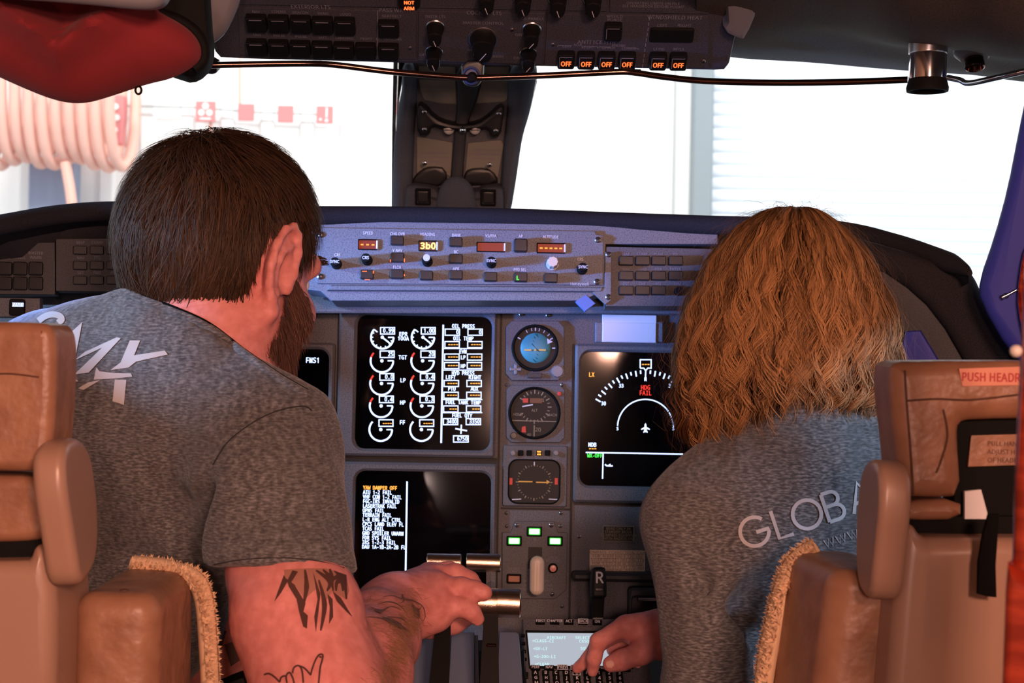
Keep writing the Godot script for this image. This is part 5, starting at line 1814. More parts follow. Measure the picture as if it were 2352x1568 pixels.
# ---------------------------------------------------------------- pedestal, levers, keyboard unit
func pedestal() -> void:
	var pd := frame(1080, 1449, 1.74, -58)
	var t := thing("throttle_pedestal", "blue grey throttle quadrant with slots between flat tops", "pedestal", pd)
	for q in [[940, 1449, 998, 1449, 994, 1600, 915, 1600], [1036, 1449, 1090, 1449, 1090, 1600, 1028, 1600], [1146, 1449, 1186, 1449, 1192, 1453, 1204, 1600, 1140, 1600]]:
		part("quadrant_top", slab_poly(pd, q, -0.05, 0.0, 0.003), M.pedestal_blue, t)
	part("slot_bed", slab_poly(pd, [900, 1446, 1206, 1446, 1212, 1610, 890, 1610], -0.08, -0.03), M.black, t)
	for q in [[995, 1451, 1000, 1451, 998, 1600, 992, 1600], [1090, 1451, 1098, 1451, 1102, 1600, 1091, 1600]]:
		part("slot_strip", slab_poly(pd, q, -0.03, -0.004, 0.001), M.panel, t)
	part("body", slab_poly(pd, [880, 1446, 1560, 1446, 1600, 1640, 860, 1640], -0.30, -0.08), M.panel_dark, t)
	# thrust levers
	for k in 2:
		var lv := thing("thrust_lever", ["dark thrust lever under the man's hand", "dark thrust lever with a bright brass coloured grip, right of the hand"][k], "lever")
		var hx := 1137.0 if k == 1 else 1030.0
		var d := 1.655 if k == 1 else 1.672
		var top := at(hx - 9, 1400, d)
		var bot := at(hx - 14 - 12 * (1 - k), 1640, 1.60)
		var side := Vector3(1, 0, 0)
		var back := (top - bot).cross(side).normalized()
		var mb := MB.new()
		var rings := []
		for u in 6:
			var c := bot.lerp(top, u / 5.0)
			var hw := lerpf(0.0108, 0.0072, u / 5.0)
			rings.append(PackedVector3Array([c + side * hw + back * 0.009, c - side * hw + back * 0.009, c - side * hw - back * 0.009, c + side * hw - back * 0.009]))
		mb.loft(rings, true, true, true)
		part("arm", mb.done(20), M.black, lv)
		var r := 33.0 * d / FPX
		mb = MB.new()
		var L := 54.0 * d / FPX
		mb.lathe([Vector2(r * 0.90, -L), Vector2(r, -L + 0.0012), Vector2(r, -0.0006), Vector2(r * 0.97, -0.0002), Vector2(r * 0.97, 0.0002), Vector2(r, 0.0006), Vector2(r, L - 0.0012), Vector2(r * 0.90, L), Vector2(r * 0.5, L + 0.0005), Vector2(0, L + 0.0005)], 40)
		part("grip", mb.done(30), M.champagne_metal, lv, Transform3D(Basis(Vector3.UP, PI / 2), at(hx + 5, 1384, d)))
		mb = MB.new()
		mb.box(Vector3(0.010, 0.003, 0.004), 0.0008, offv(at(hx - 8, 1481, d - 0.03)))
		part("trigger", mb.done(), M.bronze, lv)
		# reverse lever in front of it
		var rv := thing("reverse_lever", ["small brass coloured reverser grip, left of the pair in front of the list screen", "small brass coloured reverser grip, right of the pair in front of the list screen"][k], "lever")
		var rx := 1020.0 + 90.5 * k
		var rr := 21.0 * 1.735 / FPX
		mb = MB.new()
		L = 39.5 * 1.735 / FPX
		mb.lathe([Vector2(0, -L), Vector2(rr * 0.92, -L), Vector2(rr, -L + 0.0008), Vector2(rr, L - 0.0008), Vector2(rr * 0.92, L), Vector2(0, L)], 36)
		part("grip", mb.done(30), M.champagne_metal, rv, Transform3D(Basis(Vector3.UP, PI / 2), at(rx, 1292, 1.735)))
		mb = MB.new()
		mb.tube([at(rx + 17, 1306, 1.735), at(rx + 17, 1340, 1.73), at(rx + 17, 1420, 1.68)], 0.0052, 4)
		part("stem", mb.done(20), M.panel_light, rv)
	# R lever
	var rf := frame(1374, 1340, 1.84, -14, 3)
	var rl := thing("control_lever", "black upright lever marked with a white R", "lever", rf)
	part("handle", slab_poly(rf, [1359, 1306, 1366, 1302, 1386, 1302, 1391, 1307, 1394, 1368, 1388, 1374, 1362, 1374, 1357, 1368], -0.012, 0.006, 0.004, 1, 3), M.black, rl)
	var mb := MB.new()
	letters(mb, "R", on(rf, 1376, 1326, 0.0068), 25 * 1.84 / FPX, 0, Transform3D(), false, 1.0, 0.0004)
	part("letter", mb.done(), M.print_white, rl)
	part("stem", slab_poly(rf, [1361, 1372, 1389, 1372, 1386, 1425, 1362, 1425], -0.014, 0.0, 0.002), M.rubber, rl)
	part("grip_step", slab_poly(rf, [1366, 1349, 1384, 1349, 1384, 1358, 1366, 1358], 0.006, 0.0085, 0.001), M.plastic_dark, rl)
	part("stop_block", slab_poly(rf, [1362, 1418, 1384, 1418, 1386, 1428, 1360, 1428], -0.004, 0.004, 0.001), M.placard_metal, rl)
	# keyboard unit
	var fm := frame(1320, 1500, 1.775, -40)
	var S := 1.775 / FPX
	var t2 := thing("keyboard_unit", "grey keyboard unit with a white lit screen under the woman's hand", "keyboard", fm)
	part("body", slab_poly(fm, [1199, 1419, 1486, 1419, 1500, 1640, 1212, 1640], -0.05, 0.0, 0.003), M.panel, t2)
	var sc := [1211, 1456, 1442, 1458, 1450, 1532, 1218, 1531]
	part("screen_frame", slab_poly(fm, [1207, 1449, 1446, 1451, 1455, 1536, 1215, 1535], 0.0, 0.003, 0.001), M.black, t2)
	part("lit_screen", slab_poly(fm, sc, 0.003, 0.0036, 0.0002), M.lcd_white, t2)
	mb = MB.new()
	for q in [["AIRCRAFT", 1278, 1464, 5.2, 0], ["SELECT", 1338, 1464, 5.2, 0], ["<CLASS-CI", 1222, 1471, 5.6, -1], ["C650>", 1330, 1472, 5.6, -1], ["<GV-LI", 1224, 1489, 5.6, -1], ["SGV>", 1333, 1489, 5.6, -1], ["<G-200-LI", 1226, 1507, 5.6, -1], ["B737>", 1338, 1508, 5.6, -1], ["<CLEAR", 1228, 1525, 5.6, -1], ["NEXT>", 1318, 1526, 5.6, -1]]:
		letters(mb, q[0], on(fm, q[1], q[2], 0.0039), q[3] * S * 1.25, q[4], Transform3D(), true, 0.95, 0.00012)
	part("screen_text", mb.done(), M.lcd_text, t2)
	var kt := button_mesh(22 * S, 11 * S, 0.004)
	mb = MB.new()
	var rim := MB.new()
	for q in [["FIRST", 1241, 1429.5, 0], ["CHAPTER", 1274, 1429.5, 0], ["ACT", 1306.5, 1430, 0], ["BACK", 1339, 1430, 1], ["ON", 1371.7, 1431, 0], ["PERF", 1230, 1535, 0], ["NAV", 1261, 1535.3, 0], ["PREV", 1291.5, 1535.5, 1], ["NEXT", 1322, 1536, 1], ["PROG", 1385, 1537, 0], ["RTE", 1437, 1538, 0]]:
		var c := on(fm, q[1], q[2], 0.0)
		part("function_key", kt, M.rubber, t2, offv(c))
		letters(mb, q[0], c + Vector3(0, 0, 0.0043), 4.6 * S, 0, Transform3D(), false, 0.9, 0.0001)
		if q[3]:
			var q4 := []
			for s in [[-1, -1], [1, -1], [1, 1], [-1, 1]]: q4.append(Vector2(c.x + s[0] * 11 * S, c.y + s[1] * 5.6 * S))
			mb.stroke(q4, 1.6 * S, 0.0042, true)
	var keys := [["A", "B", "C", "D", "E", "F", "1", "2", "3"], ["G", "H", "I", "J", "K", "L", "4", "5", "6"], ["M", "N", "O", "P", "Q", "R", "7", "8", "9"]]
	var km := button_mesh(15.5 * S, 13 * S, 0.004)
	for r in 3:
		for k in 9:
			var c := on(fm, 1229.5 + 23.6 * k + r * 1.2 + (4 if k > 5 else 0), 1547.6 + 12.0 * r + k * 0.15, 0.0)
			part("letter_key", km, M.rubber, t2, offv(c))
			letters(mb, keys[r][k], c + Vector3(0, 0, 0.0043), 7.5 * S, 0, Transform3D(), false, 1.0, 0.00015)
			if keys[r][k] == "E":
				var q4 := []
				for s in [[-1, -1], [1, -1], [1, 1], [-1, 1]]: q4.append(Vector2(c.x + s[0] * 8 * S, c.y + s[1] * 6 * S))
				mb.stroke(q4, 1.6 * S, 0.0042, true)
	part("key_print", mb.done(), M.print_white, t2)
	var lk := button_mesh(9 * S, 6 * S, 0.003)
	for k in 4: part("line_key", lk, M.rubber, t2, offv(on(fm, 1201 + k * 1.4, 1461 + k * 18, 0.0)))
	part("line_key", button_mesh(10 * S, 15 * S, 0.003), M.black, t2, offv(on(fm, 1208.5, 1552, 0.0)))


# ---------------------------------------------------------------- seats
func fleece(t: Node3D, path: Array, out: Vector3, across: Vector3, n: int, seed_: int) -> void:
	var p := spline(path, 10)
	var mb := MB.new()
	mb.tube(p, 0.008, 8)
	rng.seed = seed_
	for k in n:
		var u := rng.randf() * (p.size() - 1.001)
		var c: Vector3 = p[int(u)].lerp(p[int(u) + 1], u - int(u)) + across * rng.randf_range(-0.014, 0.014)
		var l := rng.randf_range(0.004, 0.010)
		var d := (out + Vector3(rng.randf_range(-0.8, 0.8), rng.randf_range(-0.8, 0.8), rng.randf_range(-0.8, 0.8))).normalized()
		var s := d.cross(Vector3(rng.randf_range(-1, 1), rng.randf_range(-1, 1), 1)).normalized() * 0.0011
		var m := c + d * l * 0.6 + s * rng.randf_range(-1.5, 1.5)
		mb.quad(c - s, c + s, m + s, m - s)
		mb.tri(m - s, m + s, c + d * l + s * rng.randf_range(-2, 2))
	var f := part("fleece_edge", mb.done(60), M.fleece, t)
	tag(f, "", "", "", "stuff")

# a flat block with rounded edges standing across x (its outline lies in z, y)
func cheek(outline: Array, x0: float, x1: float, bevel: float) -> ArrayMesh:
	var mb := MB.new()
	var q := PackedVector2Array()
	for p in outline: q.append(p)
	if Geometry2D.is_polygon_clockwise(q): q.reverse()
	q = soft(q, 2)
	mb.prism(q, x0, x1, bevel, Transform3D(Basis(Vector3(0, 0, -1), Vector3(0, 1, 0), Vector3(1, 0, 0)), Vector3()), 4, bevel)
	return mb.done(50)

func seam(fr: Transform3D, pts: Array, z: float) -> ArrayMesh:
	var q := []
	for k in range(0, pts.size(), 2): q.append(on(fr, pts[k], pts[k + 1], z))
	var mb := MB.new()
	mb.tube(spline(q, 6), 0.0009, 6)
	return mb.done(60)

func seats() -> void:
	M["seam_brown"] = mat("seam_brown", Color(0.34, 0.21, 0.15), 0.7)
	# ---- left seat
	var f := frame(60, 1000, 1.15)
	var t := thing("pilot_seat", "tan leather seat at the left edge, behind the man", "seat", f)
	part("headrest", slab_poly(f, [-200, 738, 90, 738, 118, 752, 128, 790, 126, 900, 118, 1010, 112, 1070, 104, 1086, -200, 1078], -0.055, 0.0, 0.009, 2, 4), M.leather, t)
	part("headrest_roll", slab_poly(f, [-200, 1088, 92, 1096, 106, 1108, 108, 1150, 104, 1235, 60, 1250, -200, 1250], -0.05, -0.006, 0.008, 2, 4), M.leather, t)
	part("seam", seam(f, [96, 760, 92, 850, 84, 960, 80, 1070], -0.0012), M.seam_brown, t)
	part("seam", seam(f, [-60, 862, 20, 858, 90, 866], -0.0005), M.seam_brown, t)
	part("gap_block", slab_poly(f, [-200, 1240, 88, 1240, 100, 1300, -200, 1300], -0.04, -0.014), M.rubber, t)
	part("shell_back", slab_poly(f, [-200, 1286, 62, 1286, 74, 1280, 84, 1252, 104, 1248, 122, 1262, 132, 1330, 138, 1420, 128, 1700, -200, 1700], -0.08, 0.012, 0.012, 1, 4), M.seat_shell, t)
	var w0 := on(f, 108, 1020, 0.02)
	var w1 := on(f, 176, 1345, 0.02)
	var H := w0.y - w1.y
	part("side_wing", cheek([Vector2(-0.03, 0), Vector2(0.018, 0.004), Vector2(0.045, -0.012), Vector2(0.052, -0.05), Vector2(0.042, -0.085), Vector2(0.018, -H), Vector2(-0.018, -H - 0.004), Vector2(-0.026, -H * 0.7), Vector2(-0.036, -0.03)], -0.012, 0.012, 0.007), M.seat_shell, t, Transform3D(Basis(Vector3.BACK, 0.10), Vector3((w0.x * 0.62 + w1.x * 0.38) - 0.006, w0.y, 0.0)))
	# bolster cushion at the right of it
	var c0 := on(f, 152, 1384, -0.03)
	var c1 := on(f, 348, 1700, -0.03)
	var mb := MB.new()
	var bw := c1.x - c0.x
	mb.prism(MB.rrect(bw, 0.15, 0.02, 5), 0, 0.22, 0.016, Transform3D(Basis(Vector3(1, 0, 0), Vector3(0, 0, -1), Vector3(0, 1, 0)), Vector3((c0.x + c1.x) / 2, c0.y - 0.215, -0.115)), 5)
	part("bolster", mb.done(50), M.leather, t)
	mb = MB.new()
	mb.lathe([Vector2(0.004, 0), Vector2(0.003, 0.002), Vector2(0, 0.0025)], 14, Transform3D(Basis(Vector3.RIGHT, -PI / 2), Vector3(c1.x - 0.03, c0.y + 0.004, -0.06)))
	part("button_stud", mb.done(), M.seam_brown, t)
	fleece(t, [Vector3(c0.x + 0.012, c0.y + 0.006, -0.19), Vector3(c1.x - 0.02, c0.y + 0.004, -0.18), Vector3(c1.x + 0.008, c0.y - 0.008, -0.165), Vector3(c1.x + 0.016, c0.y - 0.06, -0.165), Vector3(c1.x + 0.020, c0.y - 0.14, -0.165)], Vector3(0.7, 0.3, 0.3), Vector3(0, 0, 1), 5000, 5)
	# ---- right seat
	f = frame(2200, 1000, 1.13)
	t = thing("copilot_seat", "tan leather seat at the right edge with a pull handle opening", "seat", f)
	part("headrest", slab_poly(f, [2046, 846, 2062, 832, 2090, 828, 2460, 828, 2460, 962, 2240, 964, 2210, 972, 2207, 1000, 2216, 1142, 2150, 1146, 2082, 1142, 2070, 1110, 2060, 1000, 2050, 930], -0.055, 0.0, 0.013, 1, 4), M.leather, t)
	part("handle_recess", slab_poly(f, [2200, 955, 2460, 950, 2460, 1225, 2212, 1225], -0.05, -0.02), M.rubber, t)
	part("recess_label", slab_poly(f, [2246, 1003, 2420, 998, 2420, 1070, 2238, 1076], -0.022, -0.016, 0.0005), M.leather, t)
	mb = MB.new()
	for k in 3: letters(mb, ["PULL HANDLE TO", "ADJUST HEIGHT", "OF HEADREST"][k], on(f, 2268, 1018 + 19 * k, -0.0155), 10 * 1.13 / FPX, -1)
	part("label_print", mb.done(), M.seam_brown, t)
	part("headrest_roll", slab_poly(f, [2080, 1150, 2214, 1148, 2214, 1196, 2094, 1198, 2078, 1186], -0.05, -0.002, 0.008, 1, 4), M.leather, t)
	part("seam", seam(f, [2078, 850, 2082, 920, 2090, 1020, 2098, 1135], -0.0006), M.seam_brown, t)
	part("seam", seam(f, [2084, 920, 2150, 916, 2230, 918, 2340, 906], -0.0002), M.seam_brown, t)
	part("seam", seam(f, [2166, 940, 2176, 1000, 2160, 1060, 2150, 1086], -0.0002), M.seam_brown, t)
	part("sticker", slab_poly(f, [2202, 846, 2460, 838, 2460, 882, 2210, 887], -0.001, 0.0008, 0.0003), mat("sticker_pink", Color(0.86, 0.56, 0.46), 0.5), t)
	mb = MB.new()
	letters(mb, "PUSH HEADREST", on(f, 2208, 865, 0.0011), 19 * 1.13 / FPX, -1, Transform3D(), false, 0.86, 0.0002)
	part("sticker_print", mb.done(), mat("sticker_red", Color(0.72, 0.20, 0.22), 0.6), t)
	part("gap_block", slab_poly(f, [2080, 1190, 2460, 1190, 2460, 1235, 2110, 1235], -0.04, -0.016), M.rubber, t)
	part("shell_back", slab_poly(f, [2066, 1204, 2082, 1200, 2096, 1206, 2108, 1226, 2124, 1232, 2480, 1232, 2480, 1700, 2020, 1700, 2036, 1500, 2054, 1300], -0.08, 0.012, 0.012, 1, 4), M.seat_shell, t)
	w0 = on(f, 2010, 1066, 0.02)
	w1 = on(f, 2052, 1320, 0.02)
	H = w0.y - w1.y
	part("side_wing", cheek([Vector2(-0.03, 0), Vector2(0.012, 0.003), Vector2(0.034, -0.012), Vector2(0.042, -0.05), Vector2(0.034, -0.085), Vector2(0.018, -H - 0.02), Vector2(-0.018, -H - 0.02), Vector2(-0.028, -H * 0.7), Vector2(-0.036, -0.03)], -0.0115, 0.0115, 0.006), M.seat_shell, t, Transform3D(Basis(Vector3.BACK, -0.02), Vector3(on(f, 2034, 1100, 0.0).x, w0.y, 0.0)))
	c0 = on(f, 1888, 1318, -0.03)
	c1 = on(f, 2066, 1700, -0.03)
	bw = c1.x - c0.x
	mb = MB.new()
	mb.prism(MB.rrect(bw, 0.13, 0.02, 5), 0, 0.24, 0.014, Transform3D(Basis(Vector3(1, 0, 0), Vector3(-0.12, 0, -1), Vector3(0.12, 1, 0)), Vector3((c0.x + c1.x) / 2 - 0.028, c0.y - 0.238, -0.095)), 5)
	part("bolster", mb.done(50), M.leather, t)
	fleece(t, [Vector3(c0.x + 0.018, c0.y + 0.004, -0.15), Vector3(c0.x - 0.002, c0.y - 0.012, -0.145), Vector3(c0.x - 0.014, c0.y - 0.05, -0.14), Vector3(c0.x - 0.024, c0.y - 0.10, -0.135), Vector3(c0.x - 0.034, c0.y - 0.2, -0.13)], Vector3(-0.8, 0.2, 0.2), Vector3(0, 0, 1), 5000, 6)
	var sf := frame(2266, 1290, 1.10)
	var st := thing("seat_strap", "black strap hanging over the back shell of the right seat", "strap", sf)
	part("webbing", slab_poly(sf, [2272, 1180, 2296, 1180, 2292, 1240, 2288, 1300, 2290, 1372, 2268, 1370, 2246, 1364, 2248, 1290, 2258, 1230], -0.004, 0.0, 0.001), M.strap, st)
	var pt := frame(2240, 1158, 1.142)
	tag(part("paper_tag", slab_poly(pt, [2216, 1128, 2254, 1124, 2272, 1192, 2216, 1192], -0.004, 0.0, 0.0005), M.paper, self, pt), "pale blue white tag tucked beside the right headrest roll", "tag")
	# lacquered cabin trim at the right edge
	var wf := frame(2340, 1100, 0.86, 0, -30)
	var tr := thing("cabin_partition", "glossy red lacquered partition edge at the far right, close by", "partition", wf)
	part("panel", slab_poly(wf, [2350, 560, 2342, 700, 2334, 850, 2322, 1100, 2318, 1280, 2306, 1600, 2560, 1600, 2560, 560], -0.03, 0.0, 0.008, 1, 3), M.lacquer, tr)
	part("ledge", slab_poly(wf, [2318, 1284, 2330, 1296, 2400, 1330, 2620, 1340, 2620, 1700, 2302, 1700, 2308, 1560], -0.004, 0.012, 0.006, 1, 3), M.lacquer, tr)
	mb = MB.new()
	mb.ellipsoid(Vector3(0.0035, 0.0035, 0.003), 14, offv(on(wf, 2334, 806, 0.0)))
	part("door_pin", mb.done(60), M.lever_white, tr)


# ---------------------------------------------------------------- people
# r metres at a point given in pixels and distance
func head_prims(f: Field, X: Transform3D, s: float, simple := false) -> void:
	var P := func(x: float, y: float, z: float) -> Vector3: return X * (Vector3(x, y, z) * s)
	var B := X.basis
	f.ell(Transform3D(B, P.call(0, 0.03, 0.013)), Vector3(0.077, 0.091, 0.098) * s, 0.02)
	f.ell(Transform3D(B, P.call(0, -0.01, 0.03)), Vector3(0.066, 0.06, 0.066) * s, 0.03)
	f.ell(Transform3D(B, P.call(0, -0.045, -0.042)), Vector3(0.060, 0.078, 0.054) * s, 0.03)
	f.cap(P.call(0, -0.104, -0.070), P.call(0, -0.104, -0.066), 0.026 * s, 0.026 * s, 0.03)
	for sx in [-1.0, 1.0]: f.cap(P.call(sx * 0.056, -0.05, 0.0), P.call(sx * 0.022, -0.104, -0.058), 0.020 * s, 0.020 * s, 0.03)
	if simple: return
	f.cap(P.call(-0.036, 0.018, -0.084), P.call(0.036, 0.018, -0.084), 0.014 * s, 0.014 * s, 0.02)
	for sx in [-1.0, 1.0]:
		f.ell(Transform3D(B, P.call(sx * 0.032, -0.004, -0.100)), Vector3(0.017, 0.011, 0.016) * s, 0.012, 1)
		f.cap(P.call(sx * 0.044, -0.035, -0.072), P.call(sx * 0.05, -0.03, -0.05), 0.018 * s, 0.018 * s, 0.02)
	f.chain([P.call(0, 0.008, -0.094), P.call(0, -0.020, -0.108), P.call(0, -0.038, -0.116)], [0.007 * s, 0.009 * s, 0.012 * s], 0.01)
	for sx in [-1.0, 1.0]: f.cap(P.call(sx * 0.010, -0.042, -0.104), P.call(sx * 0.012, -0.044, -0.100), 0.008 * s, 0.008 * s, 0.008)
	f.chain([P.call(-0.024, -0.073, -0.086), P.call(0, -0.069, -0.096), P.call(0.024, -0.073, -0.086)], [0.004 * s, 0.007 * s, 0.004 * s], 0.006)
	f.chain([P.call(-0.022, -0.076, -0.086), P.call(0, -0.081, -0.094), P.call(0.022, -0.076, -0.086)], [0.004 * s, 0.008 * s, 0.004 * s], 0.006)
	for sx in [-1.0, 1.0]:
		var E := Transform3D(B * Basis(Vector3.UP, deg_to_rad(10.0 * sx)) * Basis(Vector3.RIGHT, -0.16), P.call(sx * 0.083, -0.003, 0.012))
		var Q := func(o: float, y: float, z: float) -> Vector3: return E * (Vector3(o * sx, y * 1.3, z * 1.2) * s)
		f.ell(Transform3D(E.basis, Q.call(0.0, 0.002, 0.0)), Vector3(0.007, 0.037, 0.0215) * s, 0.006)
		f.ell(Transform3D(E.basis, Q.call(0.008, -0.002, -0.002)), Vector3(0.008, 0.019, 0.010) * s, 0.003, 1)
		var pts := []
		var rr := []
		for k in 10:
			var a := deg_to_rad(lerpf(215.0, -75.0, k / 9.0))
			pts.append(Q.call(0.006, 0.003 + sin(a) * 0.030, cos(a) * 0.018))
			rr.append(0.0042 * s)
		f.chain(pts, rr, 0.003)
		f.chain([Q.call(0.005, -0.026, 0.004), Q.call(0.004, -0.034, -0.002), Q.call(0.003, -0.030, -0.008)], [0.005 * s, 0.0062 * s, 0.005 * s], 0.006)
		f.chain([Q.call(0.006, 0.020, -0.006), Q.call(0.006, 0.010, 0.007), Q.call(0.005, -0.012, 0.008), Q.call(0.004, -0.020, -0.004)], [0.003 * s, 0.0035 * s, 0.0035 * s, 0.003 * s], 0.004)
		f.cap(Q.call(0.004, -0.004, -0.014), Q.call(0.004, -0.009, -0.013), 0.0045 * s, 0.004 * s, 0.004)

func put_eyes(t: Node3D, X: Transform3D, s: float) -> void:
	for sx in [-1.0, 1.0]:
		var mb := MB.new()
		mb.ellipsoid(Vector3.ONE * 0.0108 * s, 16)
		part("eye", mb.done(60), M.eye_white, t, Transform3D(Basis(), X * (Vector3(sx * 0.032, -0.003, -0.0795) * s)))

# a strand: tapered ribbon; p list, normal n, width w, colour c
class Strands:
	var v := PackedVector3Array(); var n := PackedVector3Array(); var c := PackedColorArray(); var i := PackedInt32Array()
	func add(p: PackedVector3Array, nor: Vector3, w: float, col: Color, tip: Color) -> void:
		var b := v.size()
		var m := p.size()
		for k in m:
			var t := (p[mini(k + 1, m - 1)] - p[maxi(k - 1, 0)]).normalized()
			var s := t.cross(nor).normalized()
			var nn := s.cross(t).normalized()
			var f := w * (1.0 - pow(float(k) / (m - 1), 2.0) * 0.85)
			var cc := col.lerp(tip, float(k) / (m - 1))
			v.append(p[k] - s * f); v.append(p[k] + nn * f * 0.45); v.append(p[k] + s * f)
			n.append((nn - s * 0.8).normalized()); n.append(nn); n.append((nn + s * 0.8).normalized())
			for q in 3: c.append(cc)
		for k in m - 1:
			for q in 2:
				var a := b + k * 3 + q
				i.append_array(PackedInt32Array([a, a + 4, a + 1, a, a + 3, a + 4]))
	func mesh() -> ArrayMesh:
		return MB.pack(v, n, i, PackedVector2Array(), c)

# flat marks laid on a rounded body: triangles of pixels, subdivided and brought onto the surface
func decal(f: Field, tris: Array, d0: float, lift := 0.0007, step := 11.0) -> ArrayMesh:
	var mb := MB.new()
	var memo := {}
	var stack := tris.duplicate()
	while stack.size():
		var t: Array = stack.pop_back()
		var a: Vector2 = t[0]; var b: Vector2 = t[1]; var c: Vector2 = t[2]
		var ab := a.distance_to(b); var bc := b.distance_to(c); var ca := c.distance_to(a)
		var m := maxf(ab, maxf(bc, ca))
		if m > step:
			if m == ab: stack.append([a, (a + b) / 2, c]); stack.append([(a + b) / 2, b, c])
			elif m == bc: stack.append([a, b, (b + c) / 2]); stack.append([a, (b + c) / 2, c])
			else: stack.append([a, b, (c + a) / 2]); stack.append([(c + a) / 2, b, c])
			continue
		var p := []
		for q in [a, b, c]:
			var k := Vector2i(q * 16.0)
			if not memo.has(k):
				var dir := ray(q.x, q.y).normalized()
				var h := f.hit(at(q.x, q.y, d0), dir, 0.5)
				memo[k] = h + f.normal(h) * lift if f.at(h) < 0.003 else Vector3.INF
			p.append(memo[k])
		if p[0] == Vector3.INF or p[1] == Vector3.INF or p[2] == Vector3.INF: continue
		if (p[1] - p[0]).cross(p[2] - p[0]).dot(EYE - p[0]) > 0: mb.tri(p[0], p[1], p[2])
		else: mb.tri(p[0], p[2], p[1])
	return mb.done(80)

func px_poly(list: Array, s := 1.0, o := Vector2()) -> Array:
	var q := PackedVector2Array()
	for k in range(0, list.size(), 2): q.append(Vector2(list[k], list[k + 1]) * s + o)
	var t := Geometry2D.triangulate_polygon(q)
	var r := []
	for k in range(0, t.size(), 3): r.append([q[t[k]], q[t[k + 1]], q[t[k + 2]]])
	return r

func px_line(list: Array, w: float, s := 1.0, o := Vector2(), smooth := true, taper := false) -> Array:
	var p := []
	for k in range(0, list.size(), 2): p.append(Vector2(list[k], list[k + 1]) * s + o)
	if smooth and p.size() > 2: p = spline(p, 6)
	var r := []
	var n := p.size()
	var l := []; var rr := []
	for i in n:
		var t: Vector2 = (p[mini(i + 1, n - 1)] - p[maxi(i - 1, 0)]).normalized()
		var h := w / 2 * (1.0 - 0.7 * absf(2.0 * i / (n - 1) - 1.0) if taper else 1.0)
		l.append(p[i] + Vector2(-t.y, t.x) * h); rr.append(p[i] - Vector2(-t.y, t.x) * h)
	for i in n - 1:
		r.append([l[i], rr[i], rr[i + 1]]); r.append([l[i], rr[i + 1], l[i + 1]])
	return r

# a cap of hair over part of a head: grid of directions round a centre
func hair_cap(f: Field, X: Transform3D, c: Vector3, mask: Callable, thick: float, rough: float, n := 72) -> ArrayMesh:
	var mb := MB.new()
	var pts := {}
	for a in n + 1:
		for b in n / 2 + 1:
			var th := TAU * a / n
			var ph := PI * b / (n / 2)
			var d := Vector3(sin(ph) * cos(th), cos(ph), sin(ph) * sin(th))
			var h := f.hit(c + d * 0.22, -d, 0.22)
			var m: float = mask.call(h)
			if m <= 0.0: continue
			pts[Vector2i(a, b)] = X * (h + d * (thick * clampf(m, 0.0, 1.0) + rough * nz.get_noise_3dv(h * 90.0)))
	for a in n:
		for b in n / 2:
			var k := [Vector2i(a, b), Vector2i(a, b + 1), Vector2i(a + 1, b + 1), Vector2i(a + 1, b)]
			if k.all(func(q): return pts.has(q)): mb.quad(pts[k[0]], pts[k[3]], pts[k[2]], pts[k[1]])
	return mb.done(80)


